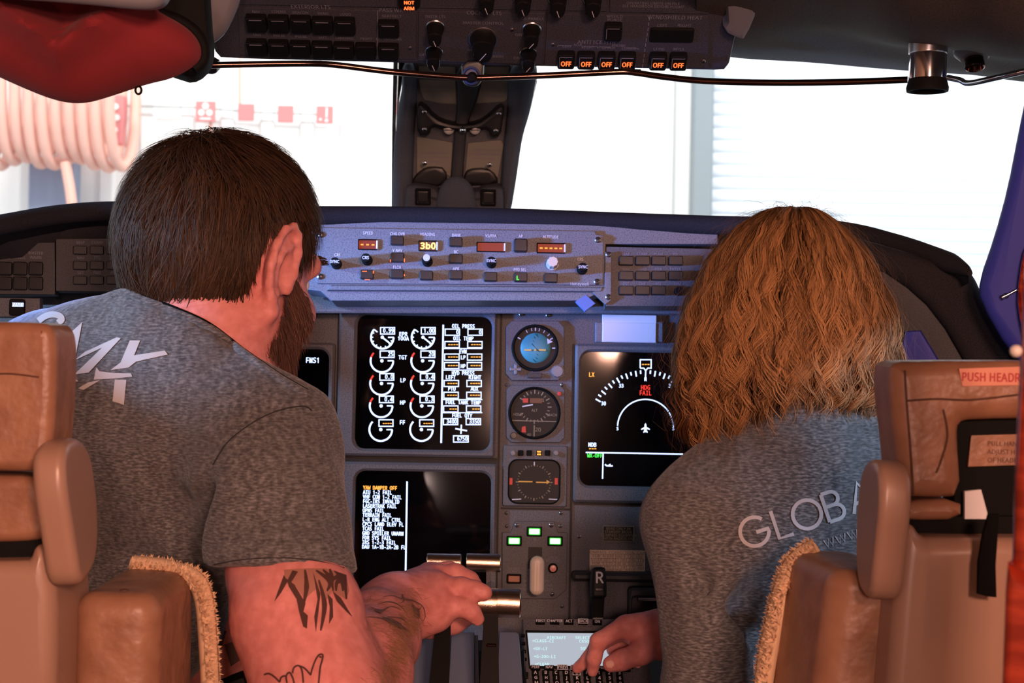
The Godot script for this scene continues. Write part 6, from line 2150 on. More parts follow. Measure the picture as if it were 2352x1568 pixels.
func man() -> void:
	var t0 := Time.get_ticks_msec()
	var t := thing("person", "bearded man in a grey print t-shirt leaning forward, one hand on the levers", "person")
	var X := Transform3D(Basis.from_euler(Vector3(deg_to_rad(-10), deg_to_rad(-33), deg_to_rad(-3))), at(515, 606, 1.57))
	var body := Field.new()
	head_prims(body, X, 1.0)
	body.chain([X * Vector3(-0.004, -0.035, 0.030), at(474, 770, 1.53), at(452, 850, 1.525)], [0.054, 0.056, 0.066], 0.03)
	# torso, the shirt's shape grown over it
	var torso := func(f: Field, g: float) -> void:
		f.cap(at(500, 900, 1.525), at(632, 1012, 1.47), 0.052 + g, 0.056 + g, 0.04)
		f.cap(at(430, 842, 1.535), at(50, 905, 1.62), 0.050 + g, 0.066 + g, 0.05)
		f.cap(at(330, 815, 1.55), at(230, 850, 1.57), 0.050 + g, 0.055 + g, 0.06)
		f.cap(at(425, 968, 1.535), at(180, 945, 1.60), 0.088 + g, 0.088 + g, 0.05)
		f.cap(at(470, 1080, 1.535), at(210, 1080, 1.58), 0.105 + g, 0.108 + g, 0.06)
		f.cap(at(300, 1430, 1.555), at(190, 1450, 1.57), 0.078 + g, 0.10 + g, 0.05)
		f.cap(at(545, 1080, 1.50), at(398, 1390, 1.54), 0.058 + g, 0.042 + g, 0.04)
	torso.call(body, -0.022)
	# right arm
	var arm := Field.new()
	var sh := at(575, 1012, 1.455)
	var el := at(740, 1630, 1.285)
	var um := sh.lerp(el, 0.55)
	var wr := at(890, 1403, 1.60)
	var fmid := at(808, 1545, 1.40)
	for f in [arm, body]:
		f.chain([sh, sh.lerp(el, 0.36), sh.lerp(el, 0.50), sh.lerp(el, 0.68), el], [0.038, 0.043, 0.0505, 0.0565, 0.051], 0.006)
		f.chain([el, fmid, at(858, 1465, 1.51), wr], [0.049, 0.051, 0.042, 0.0315], 0.02)
		f.cap(at(905, 1385, 1.61), wr, 0.028, 0.030, 0.02)
		var mc := [[at(898, 1372, 1.63), at(985, 1317, 1.69), 0.019, 0.0118], [at(900, 1385, 1.62), at(1003, 1325, 1.67), 0.021, 0.0128], [at(903, 1402, 1.61), at(1014, 1350, 1.645), 0.021, 0.0128], [at(908, 1420, 1.60), at(1018, 1392, 1.625), 0.020, 0.0122]]
		for m in mc: f.cap(m[0], m[1], m[2], m[3], 0.016)
		f.cap(at(925, 1425, 1.605), at(1000, 1415, 1.62), 0.021, 0.016, 0.02)
		f.cap(at(930, 1380, 1.62), at(985, 1370, 1.64), 0.022, 0.020, 0.02)
		f.chain([at(985, 1317, 1.69), at(1032, 1311, 1.692), at(1062, 1330, 1.69), at(1078, 1352, 1.685)], [0.0115, 0.0100, 0.0088, 0.0076], 0.005)
		f.chain([at(1003, 1325, 1.67), at(1046, 1318, 1.668), at(1078, 1332, 1.664), at(1096, 1350, 1.655)], [0.0125, 0.0108, 0.0094, 0.0080], 0.005)
		f.chain([at(1014, 1350, 1.645), at(1060, 1350, 1.636), at(1090, 1356, 1.63), at(1112, 1361, 1.628)], [0.0120, 0.0112, 0.0100, 0.0088], 0.005)
		f.chain([at(1018, 1392, 1.625), at(1066, 1394, 1.622), at(1084, 1406, 1.622), at(1097, 1421, 1.624)], [0.0115, 0.0098, 0.0086, 0.0075], 0.005)
		f.chain([at(925, 1418, 1.635), at(990, 1432, 1.665), at(1040, 1428, 1.68), at(1072, 1418, 1.685)], [0.018, 0.0135, 0.0112, 0.0092], 0.012)
	# left forearm resting on the knee
	var lfa := Field.new()
	for f in [lfa, body]:
		f.chain([at(330, 1500, 1.70), at(500, 1490, 1.66), at(590, 1590, 1.66)], [0.048, 0.040, 0.034], 0.02)
		f.cap(at(330, 1500, 1.70), at(60, 1000, 1.62), 0.048, 0.055, 0.03)
	var ov := PackedVector3Array(); var on_ := PackedVector3Array(); var oi := PackedInt32Array()
	var hc := X.origin
	body.net(hc + Vector3(-0.13, -0.17, -0.16), hc + Vector3(0.13, 0.14, 0.14), 0.0036, ov, on_, oi)
	body.net(at(840, 1290, 1.75) + Vector3(0, 0, 0), at(1135, 1290, 1.53) + Vector3(0, 0, 0) + Vector3(0.02, 0, 0), 0.003, ov, on_, oi) if false else null
	var hlo := Vector3(-0.155, 0.89, -1.74)
	var hhi := Vector3(0.0, 1.07, -1.585)
	body.net(hlo, hhi, 0.003, ov, on_, oi)
	body.net(Vector3(-0.40, 0.80, -1.585), Vector3(-0.06, 1.14, -1.19), 0.006, ov, on_, oi)
	body.net(Vector3(-0.62, 0.84, -1.80), Vector3(-0.155, hc.y - 0.17, -1.585), 0.010, ov, on_, oi)
	part("body", MB.pack(ov, on_, oi), M.skin, t)
	print("man body ", Time.get_ticks_msec() - t0, " tris ", oi.size() / 3)
	put_eyes(t, X, 1.0)
	# shirt
	var tee := Field.new()
	tee.chain([sh + Vector3(0, 0.002, 0), sh.lerp(el, 0.25), at(645, 1335, 1.367)], [0.061, 0.0635, 0.0665], 0.03)
	var hn := (el - sh).normalized()
	var hr_ := ray(645, 1310).normalized()
	hn -= hr_ * hn.dot(hr_) * 0.90
	hn.x = -0.02
	tee.half(at(645, 1306, 1.365), hn, 0.004)
	torso.call(tee, 0.004)
	tee.cap(at(456, 856, 1.525), X * Vector3(-0.004, -0.03, 0.030), 0.074, 0.062, 0.03)
	var cu := Vector3(0.875, -0.484, 0)
	var cn := cu.cross(Vector3(0, -0.30, -1)).normalized()
	if cn.y < 0: cn = -cn
	tee.half(at(480, 752, 1.46), cn, 0.003)
	# folds
	tee.chain([at(482, 1130, 1.37), at(462, 1190, 1.385), at(446, 1270, 1.40), at(425, 1400, 1.43)], [0.006, 0.011, 0.014, 0.016], 0.03, 1)
	tee.chain([at(360, 1110, 1.40), at(385, 1180, 1.41), at(395, 1260, 1.42)], [0.006, 0.011, 0.008], 0.03, 1)
	tee.rough = 0.0048
	tee.noise = FastNoiseLite.new()
	tee.noise.seed = 9
	tee.noise.frequency = 1.0
	tee.noise.fractal_octaves = 2
	tee.stretch = Vector3(13, 9, 13)
	var shirt := part("tshirt", tee.mesh(Vector3(-0.62, 0.84, -1.80), Vector3(-0.10, 1.35, -1.22), 0.0065), M.shirt, t, Transform3D(), "heathered grey short sleeved t-shirt")
	print("man shirt ", Time.get_ticks_msec() - t0)
	# print on the back
	var tr := []
	var o := Vector2(0, 640)
	var k := 1.0 / 1.69
	for q in [[244, 238, 320, 170, 292, 318, 262, 342, 282, 240], [290, 318, 330, 285, 455, 228, 470, 232, 345, 365, 290, 372, 398, 268], [505, 240, 545, 240, 522, 298, 640, 280, 652, 295, 530, 322, 500, 345, 430, 355, 470, 325], [375, 345, 388, 360, 440, 366, 510, 368, 515, 380, 440, 388, 365, 392], [305, 425, 345, 402, 390, 394, 325, 432], [447, 392, 492, 392, 482, 490, 438, 475], [255, 398, 300, 391, 306, 398, 258, 407]]:
		tr.append_array(px_poly(q, k, o))
	tr.append_array(px_line([150, 165, 175, 148, 205, 140, 232, 146, 240, 160, 226, 172], 24.0 * k, k, o))
	part("shirt_print", decal(tee, tr, 1.2, 0.0006, 9.0), M.shirt_print, t, Transform3D(), "worn pale lettering across the back")
	# sleeve seam and hem
	var sm := px_line([490, 1068, 520, 1020, 560, 985, 610, 955, 660, 938, 700, 934, 716, 944], 3.0)
	sm.append_array(px_line([492, 1296, 560, 1285, 650, 1281, 730, 1288, 790, 1304], 2.4))
	part("seam", decal(tee, sm, 1.2, 0.0006), mat("seam_grey", Color(0.17, 0.16, 0.165), 0.9), t)
	# collar and lanyard lie along the neckline
	for q in [[0.0042, "collar", M.shirt, 0.0], [0.0026, "lanyard", M.strap, 7.0]]:
		var ring := []
		for c in spline([Vector2(262, 676), Vector2(292, 672), Vector2(330, 690), Vector2(400, 715), Vector2(480, 752), Vector2(560, 812), Vector2(640, 868), Vector2(706, 906)], 6):
			var dir := ray(c.x, c.y - q[3]).normalized()
			var st: Vector3 = at(c.x, c.y - q[3], 1.3)
			var h1: Vector3 = tee.hit(st, dir, 0.5)
			var h2: Vector3 = body.hit(st, dir, 0.5)
			var h := h1 if st.distance_to(h1) < st.distance_to(h2) else h2
			ring.append(h - dir * 0.001)
		var mb := MB.new()
		mb.tube(ring, q[0], 8)
		part(q[1], mb.done(60), q[2], t)
	# hair
	var hf := Field.new()
	head_prims(hf, Transform3D(), 1.0, true)
	hf.cap(Vector3(-0.004, -0.035, 0.030), X.affine_inverse() * at(474, 770, 1.53), 0.054, 0.056, 0.03)
	var line := func(p: Vector3) -> float:
		if absf(p.x) > 0.05 and pow((p.y + 0.001) / 0.042, 2) + pow((p.z - 0.010) / 0.027, 2) < 1.0: return -1.0
		var az := atan2(absf(p.x), p.z)
		var y := -0.058
		if az > 2.35: y = 0.072
		elif az > 1.95: y = lerpf(0.0, 0.072, (az - 1.95) / 0.4)
		elif az > 1.78: y = 0.0
		elif az > 1.28: y = 0.036
		elif az > 0.85: y = lerpf(-0.066, 0.034, pow((az - 0.85) / 0.43, 1.6))
		return (p.y - y + 0.006 * nz.get_noise_3dv(p * 60.0)) / 0.012
	part("hair_base", hair_cap(hf, X, Vector3(0, 0.01, 0.0), line, 0.0055, 0.003), M.hair_cap_brown, t)
	var st := Strands.new()
	var whorl := Vector3(0.01, 0.118, 0.05)
	rng.seed = 21
	var made := 0
	while made < 15000:
		var d := Vector3(rng.randfn(), rng.randfn(), rng.randfn()).normalized()
		var h := hf.hit(Vector3(0, 0.01, 0) + d * 0.2, -d, 0.2)
		if line.call(h) < 0.15: continue
		made += 1
		var n := (h - Vector3(0, 0.02, 0.01))
		n = Vector3(n.x / 0.0059, n.y / 0.0083, n.z / 0.0096).normalized()
		var away := (h - whorl)
		var flow := away.normalized() + Vector3(0, -0.55, 0.0)
		if h.y > 0.08: flow += Vector3(0.25, 0, -0.9)
		var cl := nz.get_noise_3dv(h * 75.0)
		var cl2 := nz.get_noise_3dv(h * 75.0 + Vector3(9, 4, 2))
		flow += Vector3(cl, cl2 * 0.4, nz.get_noise_3dv(h * 75.0 + Vector3(3, 7, 1))) * 1.15 + Vector3(rng.randfn(), rng.randfn(), rng.randfn()) * 0.13
		flow = (flow - n * flow.dot(n)).normalized()
		var low := clampf(line.call(h) / 3.0, 0.25, 1.0)
		var L := lerpf(0.016, 0.042, low) * rng.randf_range(0.75, 1.15)
		if absf(h.x) > 0.05 and h.y < 0.085 and h.z > -0.03 and h.z < 0.05: L *= 0.45
		var lift := rng.randf() * 0.006 * low + 0.0035 + 0.004 * low * maxf(0.0, nz.get_noise_3dv(h * 75.0 + Vector3(1, 5, 8)))
		if rng.randf() < 0.03: lift += 0.004 * rng.randf()
		var p := h + n * lift
		var ps := PackedVector3Array()
		var dd := (flow + n * 0.16).normalized()
		var nn := n
		for s in 5:
			ps.append(X * p)
			var l := L / 4
			p += dd * l
			dd = (dd - nn * (l / 0.075)).normalized()
			nn = (nn + dd * (l / 0.095)).normalized()
		var tone := clampf(0.5 + 0.5 * cl2 + rng.randfn() * 0.18, 0.0, 1.0)
		var c := Color(0.012, 0.007, 0.005).lerp(Color(0.078, 0.042, 0.024), tone)
		st.add(ps, X.basis * n, rng.randf_range(0.00045, 0.00085), c, c * 1.25)
	var hr := part("hair", st.mesh(), M.hair, t, Transform3D(), "short dark brown hair")
	tag(hr, "short dark brown hair", "", "", "stuff")
	# beard
	var bl := func(p: Vector3) -> float:
		var az := atan2(absf(p.x), p.z)
		if az < 1.22 or pow((p.y + 0.001) / 0.046, 2) + pow((p.z - 0.010) / 0.027, 2) < 1.0: return -1.0
		var top := 0.020 - 0.065 * clampf((az - 1.85) / 0.7, 0.0, 1.0)
		if az < 1.72: top = lerpf(-0.125, -0.030, (az - 1.22) / 0.50)
		var low := -0.165
		if absf(p.x) < 0.022 and p.y > -0.084 and p.y < -0.066: return -1.0
		return minf((top - p.y), (p.y - low)) / 0.012
	var fullf := Field.new()
	head_prims(fullf, Transform3D(), 1.0)
	fullf.cap(Vector3(0, -0.035, 0.022), Vector3(-0.01, -0.12, 0.04), 0.060, 0.066, 0.03)
	var bf := Field.new()
	head_prims(bf, Transform3D(), 1.0, true)
	for sx in [-1.0, 1.0]: bf.cap(Vector3(sx * 0.044, -0.035, -0.072), Vector3(sx * 0.05, -0.03, -0.05), 0.018, 0.018, 0.02)
	var XI := X.affine_inverse()
	bf.chain([Vector3(-0.004, -0.035, 0.030), XI * at(474, 770, 1.53), XI * at(452, 850, 1.525)], [0.054, 0.056, 0.066], 0.03)
	part("beard_base", hair_cap(bf, X, Vector3(0, -0.04, -0.02), bl, 0.004, 0.002), mat("beard_brown", Color(0.30, 0.17, 0.125), 0.8), t)
	st = Strands.new()
	made = 0
	var tries := 0
	while made < 6500 and tries < 60000:
		tries += 1
		var d := Vector3(rng.randfn(), rng.randfn() - 0.4, rng.randfn()).normalized()
		var c0 := Vector3(0, -0.04, -0.02)
		var h := bf.hit(c0 + d * 0.2, -d, 0.2)
		var m: float = bl.call(h)
		if m < 0.05 or rng.randf() > m + 0.35: continue
		made += 1
		var n := bf.normal(h)
		var flow := Vector3(0, -1, -0.35) + Vector3(rng.randfn(), rng.randfn(), rng.randfn()) * 0.25
		flow = (flow - n * flow.dot(n)).normalized()
		var dd := (flow + n * 0.45).normalized()
		var L := rng.randf_range(0.010, 0.020) * clampf(m, 0.4, 1.2) * (1.35 if h.y < -0.09 else 1.0)
		var p := h + n * 0.001
		var ps := PackedVector3Array()
		for s in 4:
			ps.append(X * p)
			p += dd * L / 3
			dd = (dd + Vector3(0, -0.15, 0)).normalized()
		var c := Color(0.05, 0.026, 0.017).lerp(Color(0.20, 0.09, 0.055), rng.randf())
		st.add(ps, X.basis * n, rng.randf_range(0.0003, 0.0005), c, c * 1.2)
	hr = part("beard", st.mesh(), M.hair, t)
	tag(hr, "full brown beard", "", "", "stuff")
	# brows
	st = Strands.new()
	for j in 260:
		var sx := 1.0 if j % 2 else -1.0
		var u := rng.randf()
		var p := Vector3(sx * lerpf(0.014, 0.052, u), 0.022 + 0.006 * sin(u * PI) + rng.randf_range(-0.003, 0.003), -0.2)
		var h := fullf.hit(p, Vector3(0, 0, 1), 0.2)
		st.add(PackedVector3Array([X * h, X * (h + Vector3(sx * 0.004, 0.001, -0.002)), X * (h + Vector3(sx * 0.009, 0.0, -0.001))]), X.basis * Vector3(0, 0, -1), 0.0004, Color(0.05, 0.03, 0.02), Color(0.06, 0.035, 0.02))
	tag(part("eyebrows", st.mesh(), M.hair, t), "", "", "", "stuff")
	# arm hair
	st = Strands.new()
	for j in 1500:
		var u := rng.randf()
		var pxy := Vector2(lerpf(945, 880, u), lerpf(1400, 1568, u)) + Vector2(rng.randfn() * 16, rng.randfn() * 22) if j % 3 else Vector2(rng.randf_range(840, 960), rng.randf_range(1350, 1450))
		var dir := ray(pxy.x, pxy.y).normalized()
		var h := arm.hit(at(pxy.x, pxy.y, 1.15), dir, 0.7)
		if arm.at(h) > 0.002: continue
		var n := arm.normal(h)
		var fl := Vector3(0.6, -0.5, -0.3) + Vector3(rng.randfn(), rng.randfn(), rng.randfn()) * 0.35
		fl = (fl - n * fl.dot(n)).normalized()
		var c := Color(0.24, 0.115, 0.055).lerp(Color(0.40, 0.22, 0.11), rng.randf())
		st.add(PackedVector3Array([h, h + fl * 0.005 + n * 0.0015, h + fl * 0.011 + n * 0.001]), n, 0.00017, c, c)
	tag(part("arm_hair", st.mesh(), M.hair, t), "", "", "", "stuff")
	# tattoos
	o = Vector2(480, 1200)
	k = 1.0 / 3.178
	tr = []
	for q in [[548, 345, 700, 335, 850, 335, 1000, 380, 1020, 500, 1000, 560, 900, 500, 860, 560, 800, 470, 740, 520, 700, 560, 640, 470, 560, 440]]: tr.append_array(px_poly(q, k, o))
	part("tattoo_shading", decal(arm, tr, 1.15, 0.0004), mat("tattoo_tan", Color(0.66, 0.45, 0.39), 0.55), t)
	tr = []
	for q in [[548, 385, 575, 430, 530, 510, 478, 580, 505, 500], [565, 410, 625, 455, 705, 590, 690, 650, 722, 680, 715, 775, 688, 760, 658, 650, 640, 560, 585, 470], [758, 360, 812, 520, 800, 640, 780, 802, 768, 690, 792, 560], [862, 520, 900, 560, 905, 690, 875, 742, 880, 620], [900, 500, 960, 550, 1045, 692, 1000, 650, 930, 575], [610, 350, 650, 360, 600, 440, 575, 420], [905, 350, 1000, 385, 1005, 470, 985, 420, 930, 385]]: tr.append_array(px_poly(q, k, o))
	for q in [[700, 345, 712, 470, 690, 600], [800, 420, 842, 600, 815, 790], [780, 350, 880, 430, 860, 500], [905, 500, 900, 420, 960, 400, 990, 470, 1000, 560], [925, 500, 930, 440, 965, 430, 975, 500], [830, 345, 890, 400, 880, 340]]: tr.append_array(px_line(q, 12, k, o, true, true).map(func(x): return x))
	part("tattoo", decal(arm, tr, 1.15, 0.0006), M.ink, t, Transform3D(), "dark feathered tattoo below the sleeve")
	tr = []
	for q in [[405, 1110, 440, 1102, 480, 1125, 520, 1165], [520, 1165, 530, 1130, 560, 1118], [572, 1170, 566, 1120, 590, 1095, 612, 1130, 625, 1180], [612, 1100, 622, 1060, 655, 1045, 680, 1080, 690, 1170], [655, 1045, 700, 1065, 745, 1115], [742, 1115, 757, 1060, 780, 1000, 805, 966, 830, 968, 825, 1010, 812, 1060, 800, 1180], [805, 980, 822, 985]]: tr.append_array(px_line(q, 13 * k, k, o))
	part("tattoo", decal(arm, tr, 1.15, 0.0006), M.ink, t, Transform3D(), "line tattoo of a hand near the elbow")
	tr = []
	for q in [[1270, 545, 1340, 535, 1400, 555, 1480, 570, 1555, 610, 1575, 680, 1560, 720], [1408, 520, 1420, 570, 1395, 590], [1480, 590, 1520, 640, 1550, 610], [1150, 690, 1250, 700, 1380, 740, 1465, 800], [1180, 620, 1260, 640, 1330, 615, 1400, 640], [1230, 600, 1300, 580, 1380, 600, 1440, 660], [1490, 620, 1500, 680, 1540, 700], [1300, 690, 1400, 700, 1460, 750]]: tr.append_array(px_line(q, 10 * k, k, o, true, true))
	for q in [[1480, 600, 1530, 630, 1540, 690, 1500, 660], [1260, 690, 1330, 700, 1400, 740, 1440, 790, 1360, 760, 1290, 720], [1200, 640, 1290, 640, 1250, 665]]: tr.append_array(px_poly(q, k, o))
	part("tattoo", decal(arm, tr, 1.2, 0.0006), M.ink_light, t, Transform3D(), "faded swirling wrist tattoo")
	tr = []
	for q in [[470, 1480, 500, 1440, 520, 1450, 505, 1500, 480, 1530], [515, 1480, 545, 1470, 560, 1510, 530, 1530]]: tr.append_array(px_poly(q))
	part("tattoo", decal(lfa, tr, 1.4, 0.0006), M.ink_light, t, Transform3D(), "grey tattoo on the far forearm")
	# watch on the far wrist
	var mb := MB.new()
	var wc := at(556, 1560, 1.66)
	mb.box(Vector3(0.036, 0.028, 0.05), 0.006, Transform3D(Basis(Vector3.BACK, 0.35), wc + Vector3(0, 0, 0.02)))
	part("watch", mb.done(), M.plastic_dark, t, Transform3D(), "black watch on the far wrist")
	print("man ", Time.get_ticks_msec() - t0)


func woman() -> void:
	var t0 := Time.get_ticks_msec()
	var t := thing("person", "woman with long wavy auburn hair in a grey t-shirt, pressing keys", "person")
	var s := 0.93
	var X := Transform3D(Basis.from_euler(Vector3(deg_to_rad(-26), deg_to_rad(24), deg_to_rad(4))), at(1805, 768, 1.56))
	var body := Field.new()
	head_prims(body, X, s)
	body.chain([X * (Vector3(0, -0.045, 0.02) * s), at(1815, 900, 1.53), at(1830, 990, 1.52)], [0.050, 0.050, 0.062], 0.03)
	var torso := func(f: Field, g: float) -> void:
		f.cap(at(1812, 1020, 1.51), at(1592, 1185, 1.495), 0.046 + g, 0.040 + g, 0.04)
		f.cap(at(1850, 1020, 1.51), at(2120, 1040, 1.55), 0.048 + g, 0.052 + g, 0.04)
		f.cap(at(1830, 985, 1.52), at(1840, 1040, 1.50), 0.045 + g, 0.06 + g, 0.04)
		f.cap(at(1712, 1215, 1.515), at(1990, 1150, 1.54), 0.074 + g, 0.082 + g, 0.05)
		f.cap(at(1738, 1350, 1.525), at(2000, 1320, 1.55), 0.074 + g, 0.085 + g, 0.05)
		f.cap(at(1762, 1600, 1.55), at(1990, 1600, 1.56), 0.068 + g, 0.08 + g, 0.06)
	torso.call(body, -0.022)
	# left arm hangs beside the body
	body.chain([at(1592, 1190, 1.495), at(1608, 1400, 1.48), at(1612, 1640, 1.475)], [0.030, 0.016, 0.016], 0.02)
	# right arm crosses in front to the keys
	var wr := at(1530, 1453, 1.745)
	body.chain([at(2110, 1040, 1.56), at(1980, 1500, 1.76), at(1760, 1540, 1.83), wr], [0.045, 0.038, 0.033, 0.0215], 0.02)
	var hand := Field.new()
	for f in [hand, body]:
		f.chain([at(1620, 1462, 1.77), wr], [0.028, 0.0215], 0.02)
		for m in [[at(1505, 1440, 1.74), at(1436, 1436, 1.735), 0.014, 0.0108], [at(1505, 1445, 1.75), at(1432, 1446, 1.752), 0.015, 0.0105], [at(1508, 1455, 1.755), at(1437, 1462, 1.768), 0.015, 0.0098], [at(1510, 1465, 1.76), at(1446, 1480, 1.778), 0.014, 0.009]]: f.cap(m[0], m[1], m[2], m[3], 0.014)
		f.cap(at(1520, 1468, 1.735), at(1470, 1455, 1.735), 0.017, 0.014, 0.02)
		f.chain([at(1436, 1436, 1.735), at(1375, 1472, 1.722), at(1365, 1512, 1.725), at(1361, 1541, 1.732)], [0.0108, 0.0093, 0.0078, 0.0064], 0.004)
		f.chain([at(1432, 1446, 1.752), at(1376, 1476, 1.742), at(1352, 1512, 1.745), at(1326, 1534, 1.752)], [0.0105, 0.0092, 0.0078, 0.0064], 0.004)
		f.chain([at(1437, 1462, 1.768), at(1412, 1490, 1.766), at(1428, 1520, 1.765)], [0.0098, 0.0088, 0.0072], 0.004)
		f.chain([at(1446, 1480, 1.778), at(1440, 1510, 1.776), at(1466, 1535, 1.77)], [0.009, 0.008, 0.0066], 0.004)
		f.chain([at(1512, 1478, 1.728), at(1472, 1500, 1.715), at(1430, 1515, 1.708), at(1402, 1525, 1.706)], [0.0150, 0.0112, 0.0098, 0.0086], 0.01)
	var ov := PackedVector3Array(); var on_ := PackedVector3Array(); var oi := PackedInt32Array()
	var hc := X.origin
	body.net(hc + Vector3(-0.12, -0.11, -0.15), hc + Vector3(0.12, 0.13, 0.13), 0.006, ov, on_, oi)
	body.net(at(1530, 1640, 1.70) * Vector3(0, 1, 0) + Vector3(0.06, 0, -1.80), Vector3(0.175, 0.96, -1.69), 0.0026, ov, on_, oi)
	body.net(Vector3(0.175, 0.82, -1.84), Vector3(0.52, hc.y - 0.11, -1.40), 0.011, ov, on_, oi)
	part("body", MB.pack(ov, on_, oi), M.skin, t)
	put_eyes(t, X, s)
	print("woman body ", Time.get_ticks_msec() - t0, " tris ", oi.size() / 3)
	# thumb nail
	var th := px_poly([1394, 1519, 1403, 1516, 1409, 1519, 1411, 1527, 1405, 1533, 1396, 1532, 1392, 1526])
	part("thumb_nail", decal(hand, th, 1.6, 0.0005, 4.0), mat("nail_pink", Color(0.90, 0.70, 0.64), 0.25), t)
	# shirt
	var tee := Field.new()
	torso.call(tee, 0.004)
	tee.chain([at(1592, 1190, 1.495), at(1618, 1330, 1.475), at(1632, 1450, 1.46), at(1628, 1580, 1.455)], [0.044, 0.044, 0.044, 0.046], 0.016)
	tee.cap(at(1672, 1320, 1.505), at(1668, 1560, 1.515), 0.030, 0.030, 0.02)
	tee.cap(at(2110, 1060, 1.56), at(2010, 1300, 1.68), 0.054, 0.05, 0.03)
	tee.chain([at(1850, 1330, 1.43), at(1760, 1340, 1.425), at(1700, 1390, 1.435), at(1665, 1450, 1.45), at(1650, 1560, 1.46)], [0.003, 0.008, 0.009, 0.008, 0.008], 0.02, 1)
	tee.chain([at(1490, 1200, 1.44), at(1545, 1270, 1.43), at(1610, 1330, 1.43), at(1640, 1390, 1.435)], [0.003, 0.006, 0.007, 0.004], 0.014, 1)
	tee.chain([at(1700, 1440, 1.44), at(1790, 1490, 1.44)], [0.004, 0.006], 0.016, 1)
	tee.chain([at(1690, 1490, 1.45), at(1770, 1550, 1.45)], [0.004, 0.006], 0.016, 1)
	tee.rough = 0.0045
	tee.noise = FastNoiseLite.new()
	tee.noise.seed = 4
	tee.noise.frequency = 1.0
	tee.noise.fractal_octaves = 2
	tee.stretch = Vector3(12, 10, 12)
	part("tshirt", tee.mesh(Vector3(0.10, 0.82, -1.78), Vector3(0.50, 1.25, -1.36), 0.006), M.shirt, t, Transform3D(), "heathered grey t-shirt with pale lettering")
	print("woman shirt ", Time.get_ticks_msec() - t0)
	var tr := []
	var ax := Vector2(230, -76).normalized()
	var ay := Vector2(ax.y, -ax.x)
	var word := func(shapes: Array, org: Vector2, h: float, w: float) -> void:
		for sh in shapes:
			var q := []
			for j in range(0, sh[1].size(), 2):
				var p: Vector2 = org + (ax * (sh[0] + sh[1][j]) + ay * sh[1][j + 1]) * h
				q.append(p.x); q.append(p.y)
			tr.append_array(px_line(q, w, 1.0, Vector2(), false))
	var ring := func(cx: float, a0: float, a1: float) -> Array:
		var q := []
		for j in 25:
			var a := deg_to_rad(lerpf(a0, a1, j / 24.0))
			q.append(cx + cos(a) * 0.5); q.append(0.5 + sin(a) * 0.5)
		return q
	var bb := func(y0: float, y1: float, w: float) -> Array:
		var q := [0.0, y1, w, y1]
		for j in 9:
			var a := PI / 2 - PI * j / 8
			q.append(w + cos(a) * (y1 - y0) / 2); q.append((y0 + y1) / 2 + sin(a) * (y1 - y0) / 2)
		q.append(0.0); q.append(y0)
		return q
	var G: Array = ring.call(0.5, 42, 345)
	G.append_array([1.0, 0.46, 0.55, 0.46])
	word.call([[0.0, G], [1.25, [0.0, 1.0, 0.0, 0.0, 0.52, 0.0]], [1.92, ring.call(0.5, 0, 360)], [3.09, [0.0, 0.0, 0.0, 1.0]], [3.09, bb.call(0.53, 1.0, 0.30)], [3.09, bb.call(0.0, 0.53, 0.34)], [3.98, [0.0, 0.0, 0.42, 1.0, 0.84, 0.0]], [4.12, [0.02, 0.32, 0.56, 0.32]], [5.05, [0.0, 1.0, 0.0, 0.0, 0.52, 0.0]]], Vector2(1712, 1262), 66.0, 8.5)
	word.call([[0.0, [0, 1, 0.3, 0, 0.6, 1, 0.9, 0, 1.2, 1]], [1.5, [0, 1, 0.3, 0, 0.6, 1, 0.9, 0, 1.2, 1]], [3.0, [0, 1, 0.3, 0, 0.6, 1, 0.9, 0, 1.2, 1]], [4.4, [0, 0, 0.15, 0.0]]], Vector2(1897, 1258), 19.0, 2.6)
	part("shirt_print", decal(tee, tr, 1.3, 0.0005, 7.0), M.shirt_print, t, Transform3D(), "pale capital letters GLOBA and www on the back")
	# hair: falls from the crown over a bell shaped profile
	var prof := [Vector2(0.0, 0.112), Vector2(0.028, 0.107), Vector2(0.054, 0.088), Vector2(0.077, 0.058), Vector2(0.095, 0.020), Vector2(0.105, -0.020), Vector2(0.106, -0.060), Vector2(0.098, -0.092), Vector2(0.086, -0.128), Vector2(0.080, -0.15)]
	var H := Transform3D(Basis.from_euler(Vector3(deg_to_rad(-6), 0, deg_to_rad(-3))), at(1812, 740, 1.545))
	var shape := func(phi: float, u: float) -> Vector3:
		var x := clampf(u, 0.0, 0.9999) * (prof.size() - 1)
		var i0 := int(x)
		var a: Vector2 = prof[i0].cubic_interpolate(prof[mini(i0 + 1, 9)], prof[maxi(i0 - 1, 0)], prof[mini(i0 + 2, 9)], x - i0)
		var c := cos(phi); var sn := sin(phi)
		return Vector3(c * a.x, a.y, sn * a.x * 1.02 - 0.004)
	var endu := func(phi: float) -> float:
		var c := cos(phi); var sn := sin(phi)     # phi 0 right, 90 towards the viewer, 180 left
		return 0.80 + 0.17 * clampf(-c, 0.0, 1.0) - 0.04 * clampf(sn, 0, 1) + 0.02 * clampf(c, 0, 1)
	var mb := MB.new()
	var rings := []
	for i in 31:
		var r := PackedVector3Array()
		for j in 64:
			var phi := TAU * j / 64
			var u: float = i / 30.0 * endu.call(phi) * 0.97
			var p: Vector3 = shape.call(phi, u)
			var front := clampf(-sin(phi) * 1.6 - 0.5, 0.0, 1.0) * clampf((u - 0.3) * 4, 0, 1)
			var q := Vector3(p.x, 0, p.z).normalized() * (-0.014 * clampf(u * 4, 0, 1) + 0.008 * nz.get_noise_3dv(Vector3(p.x, p.y * 0.35, p.z) * 60.0))
			p += q
			p.z = lerpf(p.z, 0.02, front * 0.75)
			r.append(H * p)
		rings.append(r)
	rings.reverse()
	mb.loft(rings, true, false, false)
